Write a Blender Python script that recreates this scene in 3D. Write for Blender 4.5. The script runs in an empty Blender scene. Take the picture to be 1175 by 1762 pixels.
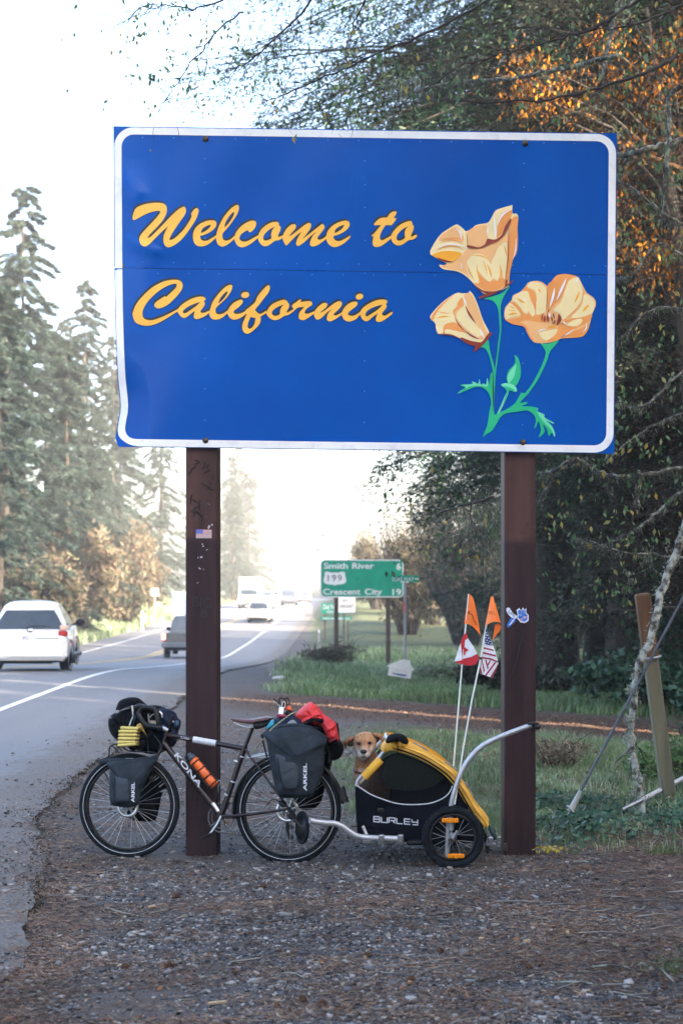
import bpy, math, random
import numpy as np
from mathutils import Vector, Matrix
from mathutils.geometry import tessellate_polygon

SC = bpy.context.scene
COL = SC.collection
RNG = np.random.default_rng(7)
random.seed(7)

# ------------------------------------------------------------------ camera
F, CX, HZ, CAMZ = 2447.0, 587.5, 1000.0, 1.9      # focal length and horizon in photo pixels, eye height in metres
cam_data = bpy.data.cameras.new('camera')
cam = bpy.data.objects.new('camera', cam_data)
COL.objects.link(cam)
cam.location = (0, 0, CAMZ)
cam.rotation_euler = (math.radians(90), 0, 0)
cam_data.sensor_fit = 'VERTICAL'
cam_data.sensor_height = 36.0
cam_data.sensor_width = 24.0
cam_data.lens = 50.0
cam_data.shift_y = (HZ - 881.0) / 1762.0
cam_data.clip_start = 0.1
cam_data.clip_end = 3000
cam_data.dof.use_dof = True
cam_data.dof.focus_distance = 9.65
cam_data.dof.aperture_fstop = 2.8
SC.camera = cam

# ------------------------------------------------------------------ light
SUN_EL = math.radians(16.0)
SUN_H = Vector((0.744, -0.668))                   # horizontal direction towards the sun: low, behind the camera to the right
world = bpy.data.worlds.new('World')
SC.world = world
world.use_nodes = True
_nt = world.node_tree
_sky = _nt.nodes.new('ShaderNodeTexSky')
_sky.sky_type = 'NISHITA'
_sky.sun_disc = False
_sky.sun_elevation = SUN_EL
_sky.sun_rotation = math.atan2(SUN_H.x, SUN_H.y)
_sky.altitude = 10
_sky.air_density = 0.8
_sky.dust_density = 5.0
_sky.ozone_density = 1.0
_bg = _nt.nodes['Background']
_nt.links.new(_sky.outputs[0], _bg.inputs[0])
_bg.inputs[1].default_value = 0.15
sun_data = bpy.data.lights.new('sun', 'SUN')
sun_data.energy = 5.0
sun_data.angle = math.radians(0.5)
sun_data.color = (1.0, 0.83, 0.62)
sun = bpy.data.objects.new('sun', sun_data)
COL.objects.link(sun)
sun.location = (20, -20, 30)
_d = Vector((SUN_H.x * math.cos(SUN_EL), SUN_H.y * math.cos(SUN_EL), math.sin(SUN_EL)))
sun.rotation_euler = _d.to_track_quat('Z', 'Y').to_euler()
SC.view_settings.view_transform = 'Standard'
SC.view_settings.look = 'None'
SC.view_settings.gamma = 1.0
SC.view_settings.use_curve_mapping = False
SC.view_settings.exposure = 3.1
SC.cycles.max_bounces = 8
SC.cycles.diffuse_bounces = 3
SC.cycles.glossy_bounces = 3
SC.cycles.transmission_bounces = 4
SC.cycles.transparent_max_bounces = 12
SC.cycles.volume_bounces = 2
SC.cycles.use_denoising = True
SC.cycles.sample_clamp_indirect = 6.0
# ------------------------------------------------------------------ helpers
def P(u, v, Y):
    """photo pixel at a distance -> point in the place"""
    return Vector(((u - CX) / F * Y, Y, CAMZ - (v - HZ) / F * Y))

def lin(h):
    """sRGB hex -> linear rgb"""
    h = h.lstrip('#')
    c = [int(h[i:i + 2], 16) / 255 for i in (0, 2, 4)]
    return tuple(x / 12.92 if x <= .04045 else ((x + .055) / 1.055) ** 2.4 for x in c)

def root_of(o):
    while o.parent: o = o.parent
    return o

def tag(o, label=None, cat=None, group=None, kind=None):
    if label: o['label'] = label
    if cat: o['category'] = cat
    if group: o['group'] = group
    if kind: o['kind'] = kind
    return o

def thing(name, loc, label, cat, group=None):
    o = bpy.data.objects.new(name, None)
    o.empty_display_size = 0.1
    o.location = loc
    COL.objects.link(o)
    return tag(o, label, cat, group)

def link_mesh(name, me, mats, parent=None, at=None):
    if not isinstance(mats, (list, tuple)): mats = [mats]
    for m in mats: me.materials.append(m)
    o = bpy.data.objects.new(name, me)
    COL.objects.link(o)
    org = None
    if parent is not None:
        org = root_of(parent).location
        o.parent = parent
    elif at is not None:
        org = Vector(at); o.location = org
    if org is not None and org.length > 0:
        n = len(me.vertices)
        co = np.empty(n * 3, dtype=np.float32); me.vertices.foreach_get('co', co)
        co = (co.reshape(-1, 3) - np.array(org, dtype=np.float32)).ravel()
        me.vertices.foreach_set('co', co); me.update()
    return o

def fast(name, V, Fa, mats, parent=None, at=None, smooth=False):
    """one mesh out of numpy arrays; Fa is (n, k)"""
    V = np.asarray(V, dtype=np.float32); Fa = np.asarray(Fa, dtype=np.int32)
    me = bpy.data.meshes.new(name)
    n, k = Fa.shape
    me.vertices.add(len(V)); me.vertices.foreach_set('co', V.ravel())
    me.loops.add(n * k); me.loops.foreach_set('vertex_index', Fa.ravel())
    me.polygons.add(n)
    me.polygons.foreach_set('loop_start', np.arange(0, n * k, k, dtype=np.int32))
    me.polygons.foreach_set('loop_total', np.full(n, k, dtype=np.int32))
    if smooth: me.polygons.foreach_set('use_smooth', np.ones(n, dtype=bool))
    me.update(calc_edges=True)
    return link_mesh(name, me, mats, parent, at)

def basis(z, hint=None):
    z = Vector(z).normalized()
    h = Vector(hint) if hint is not None else (Vector((0, 0, 1)) if abs(z.z) < .9 else Vector((1, 0, 0)))
    x = h.cross(z)
    if x.length < 1e-6: x = Vector((1, 0, 0)).cross(z)
    x.normalize()
    return x, z.cross(x).normalized(), z

class MB:
    """collects shapes, builds ONE mesh object"""
    def __init__(s): s.V = []; s.F = []; s.S = []; s.M = []
    def add(s, V, Fs, smooth=True, m=0):
        b = len(s.V)
        s.V += [tuple(v) for v in V]
        for f in Fs:
            s.F.append(tuple(i + b for i in f)); s.S.append(smooth); s.M.append(m)
        return s
    def rings(s, R, closed=False, cap=True, smooth=True, m=0):
        n = len(R[0]); V = [p for r in R for p in r]; Fs = []
        k = len(R)
        for i in range(k if closed else k - 1):
            a, b = i * n, ((i + 1) % k) * n
            for j in range(n):
                Fs.append((a + j, a + (j + 1) % n, b + (j + 1) % n, b + j))
        s.add(V, Fs, smooth, m)
        if cap and not closed:
            s.add(R[0], [tuple(range(n))[::-1]], False, m); s.add(R[-1], [tuple(range(n))], False, m)
        return s
    def tube(s, pts, r, n=8, cap=True, closed=False, m=0, flat=None):
        pts = [Vector(p) for p in pts]; k = len(pts)
        rs = r if isinstance(r, (list, tuple)) else [r] * k
        R = []; x = None
        for i, p in enumerate(pts):
            if closed: t = pts[(i + 1) % k] - pts[i - 1]
            else: t = pts[min(i + 1, k - 1)] - pts[max(i - 1, 0)]
            if t.length < 1e-9: t = Vector((0, 0, 1))
            t.normalize()
            if x is None: x = basis(t)[0]
            x = (x - t * x.dot(t))
            if x.length < 1e-6: x = basis(t)[0]
            x.normalize(); y = t.cross(x)
            f = flat if flat else (1, 1)
            R.append([p + (x * math.cos(a) * f[0] + y * math.sin(a) * f[1]) * rs[i] for a in (2 * math.pi * j / n for j in range(n))])
        return s.rings(R, closed, cap, True, m)
    def box(s, c, d, M=None, bev=0.0, m=0):
        M = M or Matrix.Identity(3); c = Vector(c)
        hx, hy, hz = d[0] / 2, d[1] / 2, d[2] / 2
        b = min(bev, hx * .9, hy * .9, hz * .9)
        if b <= 0:
            V = [c + M @ Vector((x * hx, y * hy, z * hz)) for x in (-1, 1) for y in (-1, 1) for z in (-1, 1)]
            return s.add(V, [(0, 1, 3, 2), (4, 6, 7, 5), (0, 4, 5, 1), (2, 3, 7, 6), (0, 2, 6, 4), (1, 5, 7, 3)], False, m)
        V = []; idx = {}
        for x in (-1, 1):
            for y in (-1, 1):
                for z in (-1, 1):
                    for ax in range(3):
                        q = [x * (hx - b), y * (hy - b), z * (hz - b)]
                        q[ax] = (x, y, z)[ax] * (hx, hy, hz)[ax]
                        idx[(x, y, z, ax)] = len(V); V.append(c + M @ Vector(q))
        Fs = []
        for ax in range(3):
            o1, o2 = [a for a in range(3) if a != ax]
            for sg in (-1, 1):
                q = []
                for a, bb in ((-1, -1), (1, -1), (1, 1), (-1, 1)):
                    k = [0, 0, 0]; k[ax] = sg; k[o1] = a; k[o2] = bb
                    q.append(idx[(*k, ax)])
                Fs.append(tuple(q))
            for a in (-1, 1):
                for bb in (-1, 1):
                    k1 = [0, 0, 0]; k1[o1] = a; k1[o2] = bb
                    k1[ax] = -1; p1 = idx[(*k1, o1)]; p2 = idx[(*k1, o2)]
                    k1[ax] = 1; p3 = idx[(*k1, o2)]; p4 = idx[(*k1, o1)]
                    Fs.append((p1, p2, p3, p4))
        for x in (-1, 1):
            for y in (-1, 1):
                for z in (-1, 1): Fs.append(tuple(idx[(x, y, z, a)] for a in range(3)))
        return s.add(V, Fs, False, m)
    def ell(s, c, r, nu=14, nv=9, M=None, m=0):
        M = M or Matrix.Identity(3); c = Vector(c); V = [c + M @ Vector((0, 0, -r[2]))]; Fs = []
        for i in range(1, nv):
            a = -math.pi / 2 + math.pi * i / nv
            for j in range(nu):
                t = 2 * math.pi * j / nu
                V.append(c + M @ Vector((r[0] * math.cos(a) * math.cos(t), r[1] * math.cos(a) * math.sin(t), r[2] * math.sin(a))))
        V.append(c + M @ Vector((0, 0, r[2]))); e = len(V) - 1
        for j in range(nu): Fs.append((0, 1 + (j + 1) % nu, 1 + j))
        for i in range(nv - 2):
            a = 1 + i * nu
            for j in range(nu): Fs.append((a + j, a + (j + 1) % nu, a + nu + (j + 1) % nu, a + nu + j))
        a = 1 + (nv - 2) * nu
        for j in range(nu): Fs.append((a + j, a + (j + 1) % nu, e))
        return s.add(V, Fs, True, m)
    def lathe(s, prof, c, axis, n=24, m=0, closed=False, hint=None, smooth=True):
        x, y, z = basis(axis, hint); c = Vector(c)
        R = [[c + z * h + (x * math.cos(a) + y * math.sin(a)) * max(r, 1e-4) for a in (2 * math.pi * j / n for j in range(n))] for r, h in prof]
        return s.rings(R, closed, not closed, smooth, m)
    def prism(s, poly, off, m=0, smooth=False):
        poly = [Vector(p) for p in poly]; off = Vector(off); n = len(poly)
        V = poly + [p + off for p in poly]
        tri = tessellate_polygon([poly])
        Fs = [tuple(t) for t in tri] + [tuple(i + n for i in t)[::-1] for t in tri]
        s.add(V, Fs, False, m)
        s.add(V, [(i, (i + 1) % n, n + (i + 1) % n, n + i) for i in range(n)], smooth, m)
        return s
    def grid(s, fn, nu, nv, smooth=True, m=0):
        V = [fn(i / nu, j / nv) for j in range(nv + 1) for i in range(nu + 1)]
        Fs = [(j * (nu + 1) + i, j * (nu + 1) + i + 1, (j + 1) * (nu + 1) + i + 1, (j + 1) * (nu + 1) + i) for j in range(nv) for i in range(nu)]
        return s.add(V, Fs, smooth, m)
    def puff(s, poly, mp, d0, d1, rim=.35, bulge=.25, wr=0.0, seed=0, m=0, samp=3, corner=()):
        """a stuffed bag: outline in pixels, mp(u,v,d) -> point, back at depth d0, front at d1 (towards the viewer)"""
        pl = smooth_closed(poly, samp, corner)
        n = len(pl); cx = sum(p[0] for p in pl) / n; cy = sum(p[1] for p in pl) / n
        rnd = random.Random(seed); ph = [rnd.uniform(0, 6.28) for _ in range(8)]
        size = max(max(p[0] for p in pl) - min(p[0] for p in pl), max(p[1] for p in pl) - min(p[1] for p in pl))
        def wob(u, v):
            a = (u - cx) / size * 9; b = (v - cy) / size * 9
            return wr * (math.sin(a * 1.3 + b * 2.1 + ph[0]) + .7 * math.sin(a * 3.1 - b * 1.7 + ph[1]) + .5 * math.sin(a * 2.3 + b * 5.3 + ph[2]) + .35 * math.sin(a * 7 + b * 3 + ph[3])) / 2.5
        D = d1 - d0
        prof = [(0.0, 0.90, -1), (0.10, 0.97, -1), (0.3, 1.0, -1), (0.65, 1.0, -1), (0.86, .985, 0)]
        R = []
        for t, sc, _ in prof:
            R.append([mp(cx + (u - cx) * sc, cy + (v - cy) * sc, d0 + D * t * (1 - bulge) / (1 - bulge * .0)) for u, v in pl])
        top = d0 + D * (1 - bulge)
        for sc, h in ((.955, .25), (.88, .5), (.74, .72), (.55, .88), (.33, .97), (.12, 1.0)):
            R.append([mp(cx + (u - cx) * sc, cy + (v - cy) * sc, top - D * rim * .0 + D * bulge * h + wob(cx + (u - cx) * sc, cy + (v - cy) * sc) * min(1, (1 - sc) * 5)) for u, v in pl])
        return s.rings(R, False, True, True, m)
    def build(s, name, mats, parent=None, at=None):
        me = bpy.data.meshes.new(name)
        me.from_pydata(s.V, [], s.F)
        me.polygons.foreach_set('use_smooth', s.S)
        if isinstance(mats, (list, tuple)) and len(mats) > 1: me.polygons.foreach_set('material_index', s.M)
        me.update()
        return link_mesh(name, me, mats, parent, at)

def smooth_closed(poly, k=4, corner=()):
    """closed Catmull-Rom through a polygon; indices in corner stay sharp"""
    n = len(poly); out = []
    for i in range(n):
        p0, p1, p2, p3 = (np.array(poly[(i + j) % n][:2], float) for j in (-1, 0, 1, 2))
        if i in corner: p0 = p1 * 2 - p2 if False else p1
        if (i + 1) % n in corner: p3 = p2
        for t in (j / k for j in range(k)):
            q = .5 * ((2 * p1) + (-p0 + p2) * t + (2 * p0 - 5 * p1 + 4 * p2 - p3) * t * t + (-p0 + 3 * p1 - 3 * p2 + p3) * t ** 3)
            out.append((float(q[0]), float(q[1])))
    return out

def smooth_open(pts, k=6):
    pts = [Vector(p) for p in pts]; out = []
    for i in range(len(pts) - 1):
        p0 = pts[max(i - 1, 0)]; p1 = pts[i]; p2 = pts[i + 1]; p3 = pts[min(i + 2, len(pts) - 1)]
        for j in range(k):
            t = j / k
            out.append(.5 * ((2 * p1) + (p2 - p0) * t + (2 * p0 - 5 * p1 + 4 * p2 - p3) * t * t + (3 * p1 - p0 - 3 * p2 + p3) * t ** 3))
    out.append(pts[-1])
    return out

def flat(contours, mp, mb, m=0, maxlen=0):
    """flat print: outer outline and holes in pixels, filled, put on a surface by mp(u,v)"""
    polys = [[Vector((u, v, 0)) for u, v in c] for c in contours]
    tri = [tuple(t) for t in tessellate_polygon(polys)]
    Q = [(p.x, p.y) for c in polys for p in c]
    if maxlen:                                       # finer triangles, so that the print follows a bent sheet
        mid = {}; todo = tri; tri = []
        while todo:
            a, b, c = todo.pop()
            e = sorted(((math.dist(Q[i], Q[j]), i, j, k) for i, j, k in ((a, b, c), (b, c, a), (c, a, b))), reverse=True)[0]
            if e[0] <= maxlen: tri.append((a, b, c)); continue
            _, i, j, k = e; key = (min(i, j), max(i, j))
            if key not in mid: mid[key] = len(Q); Q.append(((Q[i][0] + Q[j][0]) / 2, (Q[i][1] + Q[j][1]) / 2))
            todo += [(i, mid[key], k), (mid[key], j, k)]
    mb.add([mp(*q) for q in Q], tri, False, m)
    return mb

def text_mb(txt, mp, height, mb=None, width=None, align='LEFT', m=0, spacing=1.0, shear=0.0, bold=0.0):
    """lettering in the built-in font; mp(x, y) puts it on a surface; width squeezes it to a length"""
    cu = bpy.data.curves.new('lettering', 'FONT')
    cu.body = txt; cu.size = 1.0; cu.space_character = spacing; cu.shear = shear; cu.offset = bold
    cu.resolution_u = 3
    ob = bpy.data.objects.new('lettering', cu)
    me = bpy.data.meshes.new_from_object(ob)
    co = np.array([v.co[:2] for v in me.vertices])
    fs = [tuple(p.vertices) for p in me.polygons]
    bpy.data.objects.remove(ob); bpy.data.curves.remove(cu); bpy.data.meshes.remove(me)
    x0, x1 = co[:, 0].min(), co[:, 0].max()
    k = height / 0.70
    kx = (width / (x1 - x0)) if width else k
    xs = (co[:, 0] - x0) * kx; ys = co[:, 1] * k
    if align == 'CENTER': xs -= xs.max() / 2
    if align == 'RIGHT': xs -= xs.max()
    mb = mb or MB()
    mb.add([mp(float(a), float(b)) for a, b in zip(xs, ys)], fs, False, m)
    return mb

# ------------------------------------------------------------------ materials
def new_mat(name):
    m = bpy.data.materials.new(name); m.use_nodes = True
    return m, m.node_tree, m.node_tree.nodes['Principled BSDF'], m.node_tree.nodes, m.node_tree.links

def mix_col(nt, fac, a, b):
    n = nt.nodes.new('ShaderNodeMix'); n.data_type = 'RGBA'
    if hasattr(fac, 'links'): nt.links.new(fac, n.inputs['Factor'])
    else: n.inputs['Factor'].default_value = fac
    for k, v in ((6, a), (7, b)):
        if hasattr(v, 'links'): nt.links.new(v, n.inputs[k])
        else: n.inputs[k].default_value = (*v[:3], 1)
    return n.outputs[2]

def noise(nt, scale, detail=3, rough=.55, vec=None, stretch=None):
    t = nt.nodes.new('ShaderNodeTexCoord'); src = vec or t.outputs['Object']
    if stretch:
        mpn = nt.nodes.new('ShaderNodeMapping'); mpn.inputs['Scale'].default_value = stretch
        nt.links.new(src, mpn.inputs[0]); src = mpn.outputs[0]
    n = nt.nodes.new('ShaderNodeTexNoise'); n.inputs['Scale'].default_value = scale
    n.inputs['Detail'].default_value = detail; n.inputs['Roughness'].default_value = rough
    nt.links.new(src, n.inputs['Vector'])
    return n.outputs['Fac']

def ramp(nt, fac, lo, hi):
    r = nt.nodes.new('ShaderNodeMapRange'); r.inputs['From Min'].default_value = lo; r.inputs['From Max'].default_value = hi
    r.interpolation_type = 'SMOOTHSTEP'
    nt.links.new(fac, r.inputs[0]); return r.outputs[0]

def bump(nt, h, strength, dist=.01):
    b = nt.nodes.new('ShaderNodeBump'); b.inputs['Strength'].default_value = strength; b.inputs['Distance'].default_value = dist
    nt.links.new(h, b.inputs['Height']); return b.outputs[0]

def M(name, c, c2=None, scale=10, lo=.35, hi=.65, rough=.6, metal=0, bmp=0, bscale=60, bdist=.004, spec=.5, coat=0, stretch=None, emit=0, emitc=None, sheen=0, dirt=None, dirt_amt=.5, dirt_scale=6):
    """plain procedural material: colour that wanders between two tones, optional dirt patches and relief"""
    m, nt, b, N, L = new_mat(name)
    if c2 is None: c2 = tuple(x * .8 for x in c)
    col = mix_col(nt, ramp(nt, noise(nt, scale, 4, .6, None, stretch), lo, hi), c, c2)
    if dirt: 
        f = ramp(nt, noise(nt, dirt_scale, 6, .7), .5, .75)
        mu = nt.nodes.new('ShaderNodeMath'); mu.operation = 'MULTIPLY'; mu.inputs[1].default_value = dirt_amt
        L.new(f, mu.inputs[0]); col = mix_col(nt, mu.outputs[0], col, dirt)
    L.new(col, b.inputs['Base Color'])
    b.inputs['Roughness'].default_value = rough; b.inputs['Metallic'].default_value = metal
    b.inputs['Specular IOR Level'].default_value = spec
    b.inputs['Coat Weight'].default_value = coat
    if sheen: b.inputs['Sheen Weight'].default_value = sheen
    if bmp: L.new(bump(nt, noise(nt, bscale, 4, .6, None, stretch), bmp, bdist), b.inputs['Normal'])
    if emit:
        b.inputs['Emission Color'].default_value = (*(emitc or c), 1); b.inputs['Emission Strength'].default_value = emit
    return m

def leaf_mat(name, cols, trans=.35, rough=.55, clump=.5):
    """foliage: every leaf its own tone, clumps lighter and darker, light passing through"""
    m, nt, b, N, L = new_mat(name)
    g = N.new('ShaderNodeNewGeometry')
    cr = N.new('ShaderNodeValToRGB'); cr.color_ramp.interpolation = 'LINEAR'
    e = cr.color_ramp.elements
    while len(e) < len(cols): e.new(.5)
    for i, c in enumerate(cols):
        e[i].position = i / (len(cols) - 1); e[i].color = (*c, 1)
    L.new(g.outputs['Random Per Island'], cr.inputs[0])
    nz = ramp(nt, noise(nt, 1.1, 3, .6), .3, .7)
    mr = N.new('ShaderNodeMapRange'); mr.inputs['To Min'].default_value = 1 - clump * .6; mr.inputs['To Max'].default_value = 1 + clump * .6
    L.new(nz, mr.inputs[0])
    mx = N.new('ShaderNodeVectorMath'); mx.operation = 'SCALE'
    L.new(cr.outputs[0], mx.inputs[0]); L.new(mr.outputs[0], mx.inputs['Scale'])
    L.new(mx.outputs[0], b.inputs['Base Color'])
    b.inputs['Roughness'].default_value = rough; b.inputs['Specular IOR Level'].default_value = .3
    tr = N.new('ShaderNodeBsdfTranslucent'); L.new(mx.outputs[0], tr.inputs[0])
    ms = N.new('ShaderNodeMixShader'); ms.inputs[0].default_value = trans
    L.new(b.outputs[0], ms.inputs[1]); L.new(tr.outputs[0], ms.inputs[2])
    L.new(ms.outputs[0], N['Material Output'].inputs[0])
    return m
# ------------------------------------------------------------------ the lie of the land
_yy = np.arange(-60, 900, 1.0)
_zr = np.interp(_yy, [-60, 26, 30, 40, 50, 62, 80, 107, 165, 200, 260, 400, 900], [0, 0, 0, -.5, -.96, -1.42, -1.45, -1.25, -.95, -.95, -1.6, -3, -6])
_zt = np.interp(_yy, [-60, 25, 35, 45, 55, 70, 90, 120, 200, 400, 900], [0, 0, -.5, -1.0, -1.05, -.95, -.55, .2, 1.5, 3, 3])
def _soft(z, w=7):
    k = np.ones(w) / w
    return np.convolve(np.pad(z, w // 2, mode='edge'), k, mode='valid')
_zr, _zt = _soft(_zr), _soft(_zt)
def sstep(a, b, x):
    t = np.clip((np.asarray(x, float) - a) / (b - a), 0, 1); return t * t * (3 - 2 * t)
def gz(X, Y):
    X = np.asarray(X, float); Y = np.asarray(Y, float)
    zr = np.interp(Y, _yy, _zr); zt = np.interp(Y, _yy, _zt)
    w = sstep(-2.2, 1.5, X)
    z = zr * (1 - w) + zt * w
    z = z + sstep(-13.8, -20, X) * 1.0 + sstep(-20, -60, X) * 4.0          # bank on the far side of the road
    z = z + sstep(4.5, 30, X) * .8
    z = z - .03 * sstep(-2.4, -3.2, X) * 0
    return z
def gp(X, Y, dz=0.0):
    return Vector((X, Y, float(gz(X, Y)) + dz))

ROAD_L, ROAD_R = -14.0, -2.55
def road_edge(Y):
    Y = np.asarray(Y, float)
    return ROAD_R + .95 * sstep(13, 6.5, Y) + .03 * np.sin(Y * 2.1) + .022 * np.sin(Y * 5.3 + 1) + .012 * np.sin(Y * 13.7) + .01 * np.sin(Y * 29)

def vnoise(X, Y, s, seed=0):
    """cheap smooth value noise, -1..1"""
    X = np.asarray(X, float) * s; Y = np.asarray(Y, float) * s
    xi = np.floor(X).astype(int); yi = np.floor(Y).astype(int); fx = X - xi; fy = Y - yi
    def h(a, b):
        n = (a * 374761393 + b * 668265263 + seed * 1442695041) & 0xffffffff
        n = ((n ^ (n >> 13)) * 1274126177) & 0xffffffff
        return ((n ^ (n >> 16)) & 0xffff) / 32767.5 - 1
    fx = fx * fx * (3 - 2 * fx); fy = fy * fy * (3 - 2 * fy)
    return (h(xi, yi) * (1 - fx) + h(xi + 1, yi) * fx) * (1 - fy) + (h(xi, yi + 1) * (1 - fx) + h(xi + 1, yi + 1) * fx) * fy

def micro(X, Y):
    """small humps of the gravel, pressed flat where wheels stand"""
    z = .012 * vnoise(X, Y, 1.3, 1) + .007 * vnoise(X, Y, 4, 2)
    for cx, cy in ((-1.455, 9.77), (-.36, 9.605), (.736, 9.40)):
        w = np.exp(-((np.asarray(X) - cx) ** 2 + (np.asarray(Y) - cy) ** 2) / .05); z = z * (1 - w) + .007 * w
    return z

# the dirt track runs from the road shoulder to the right, along the low sun
TR_A, TR_D = np.array([0.55, 21.0]), np.array([.744, -.668])
def track_d(X, Y):
    """distance from the middle of the dirt track"""
    x = np.asarray(X, float) - TR_A[0]; y = np.asarray(Y, float) - TR_A[1]
    return x * .668 + y * .744
def grass_amount(X, Y):
    """0..1: where grass grows right of the road"""
    X = np.asarray(X, float); Y = np.asarray(Y, float)
    n = vnoise(X, Y, .9, 3) * .45 + vnoise(X, Y, 2.7, 5) * .3
    td = track_d(X, Y)
    near = sstep(-.35, .45, X - .2 - .42 * (10.6 - np.minimum(Y, 10.6)) + n * .8) * sstep(9.9, 11.4, Y + n) * sstep(-1.2, -1.9, td + n * .3)
    right = sstep(3.6, 4.3, X + n * .6 - (Y - 8) * .0) * sstep(10.5, 9.5, Y) * 0
    far = sstep(1.15, 1.6, td + n * .3) * sstep(-1.6, -.7, X + n * .5 + .016 * np.maximum(Y - 40, 0))
    return np.clip(near + right + far, 0, 1)

def make_ground():
    xs = np.unique(np.concatenate([np.arange(-400, -40, 20), np.arange(-40, -12, 2), np.arange(-12, -4, .5), np.arange(-4, 5, .12), np.arange(5, 12, .5), np.arange(12, 40, 3), np.arange(40, 401, 20)]))
    ys = np.unique(np.concatenate([np.arange(-60, 4, 4), np.arange(4, 14, .1), np.arange(14, 30, .25), np.arange(30, 120, 2), np.arange(120, 431, 10)]))
    X, Y = np.meshgrid(xs, ys)
    Z = gz(X, Y)
    nearm = sstep(-2.4, -1.8, X) * sstep(40, 20, Y)
    Z = Z + nearm * micro(X, Y)
    Z = Z - .022 * sstep(.16, .0, X - road_edge(Y)) * sstep(ROAD_L - .3, ROAD_L, X)          # the road sheet lies above
    Z = Z - .03 * (X < road_edge(Y) - .15) * (X > ROAD_L + .2)
    n1, n2 = len(ys), len(xs)
    idx = np.arange(n1 * n2).reshape(n1, n2)
    Fa = np.stack([idx[:-1, :-1], idx[:-1, 1:], idx[1:, 1:], idx[1:, :-1]], -1).reshape(-1, 4)
    o = fast('ground', np.stack([X, Y, Z], -1).reshape(-1, 3), Fa, MAT['ground'], smooth=True)
    me = o.data
    ga = grass_amount(X, Y)
    ga = np.maximum(ga, sstep(-13.4, -14.2, X))
    td = track_d(X, Y)
    dirt = sstep(1.5, .9, np.abs(td) + .25 * vnoise(X, Y, 1.5, 9)) * sstep(-2.5, -.8, X) * (Y > 12)
    leafy = sstep(.1, 1.6, X - 1.1 - .5 * (9.0 - np.minimum(Y, 9.0)) + .8 * vnoise(X, Y, .8, 4)) * (Y < 16) * .8
    col = np.stack([ga, dirt, leafy, np.ones_like(ga)], -1).reshape(-1, 4).astype(np.float32)
    at = me.color_attributes.new('cover', 'FLOAT_COLOR', 'POINT')
    at.data.foreach_set('color', col.ravel())
    return tag(o, kind='structure')

def ground_material():
    m, nt, b, N, L = new_mat('gravel_earth')
    grey = mix_col(nt, ramp(nt, noise(nt, 70, 3, .7), .3, .7), (.055, .053, .056), (.155, .147, .146))
    grey = mix_col(nt, ramp(nt, noise(nt, 1.6, 5, .65), .42, .7), grey, (.115, .085, .07))
    a = N.new('ShaderNodeAttribute'); a.attribute_name = 'cover'
    sp = N.new('ShaderNodeSeparateColor'); L.new(a.outputs['Color'], sp.inputs[0])
    soil = mix_col(nt, ramp(nt, noise(nt, 9, 5, .7), .35, .65), (.125, .070, .048), (.070, .042, .032))
    need = mix_col(nt, ramp(nt, noise(nt, 25, 5, .7), .35, .65), (.12, .068, .046), (.06, .038, .03))
    turf = mix_col(nt, ramp(nt, noise(nt, 3, 5, .7), .35, .65), (.055, .075, .03), (.12, .13, .07))
    c = mix_col(nt, sp.outputs[2], grey, need)
    c = mix_col(nt, sp.outputs[1], c, soil)
    c = mix_col(nt, sp.outputs[0], c, turf)
    L.new(c, b.inputs['Base Color']); b.inputs['Roughness'].default_value = .9
    b.inputs['Specular IOR Level'].default_value = .25
    L.new(bump(nt, noise(nt, 45, 5, .7), .9, .03), b.inputs['Normal'])
    return m

def asphalt_material():
    m, nt, b, N, L = new_mat('old_asphalt')
    c = mix_col(nt, ramp(nt, noise(nt, 75, 4, .8), .36, .64), (.085, .090, .102), (.215, .22, .235))
    c = mix_col(nt, ramp(nt, noise(nt, .5, 5, .6, None, (1, .12, 1)), .4, .65), c, (.15, .15, .16))
    c = mix_col(nt, ramp(nt, noise(nt, 3.2, 8, .75), .58, .72), c, (.12, .095, .08))
    c = mix_col(nt, ramp(nt, noise(nt, .35, 5, .6, None, (1, .08, 1)), .5, .62), c, (.135, .138, .15))
    a = N.new('ShaderNodeAttribute'); a.attribute_name = 'cover'; sp = N.new('ShaderNodeSeparateColor'); L.new(a.outputs['Color'], sp.inputs[0])
    ad = N.new('ShaderNodeMath'); ad.operation = 'MULTIPLY_ADD'; ad.inputs[1].default_value = 1.1; L.new(noise(nt, 4.5, 8, .75), ad.inputs[0]); L.new(sp.outputs[0], ad.inputs[2])
    grit = mix_col(nt, ramp(nt, noise(nt, 60, 4, .8), .35, .65), (.055, .045, .04), (.17, .15, .14))
    c = mix_col(nt, ramp(nt, ad.outputs[0], .82, 1.12), c, grit)
    L.new(c, b.inputs['Base Color']); b.inputs['Roughness'].default_value = .8
    L.new(bump(nt, noise(nt, 200, 3, .7), .5, .006), b.inputs['Normal'])
    return m

def strip(name, xa, xb, ya, yb, step, mat, lift, nx=2, edge=None):
    ys = np.arange(ya, yb + step, step); t = np.linspace(0, 1, nx)
    R = edge(ys) if edge else np.full(len(ys), xb)
    X = xa + (R[:, None] - xa) * t[None, :]; Y = np.repeat(ys[:, None], nx, 1)
    if edge is not None: X = xa + (R[:, None] - xa) * (1 - (1 - t[None, :]) ** 2.2)
    Z = gz(X, Y) + lift
    idx = np.arange(len(ys) * nx).reshape(len(ys), nx)
    Fa = np.stack([idx[:-1, :-1], idx[:-1, 1:], idx[1:, 1:], idx[1:, :-1]], -1).reshape(-1, 4)
    return fast(name, np.stack([X, Y, Z], -1).reshape(-1, 3), Fa, mat, smooth=True)

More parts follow.
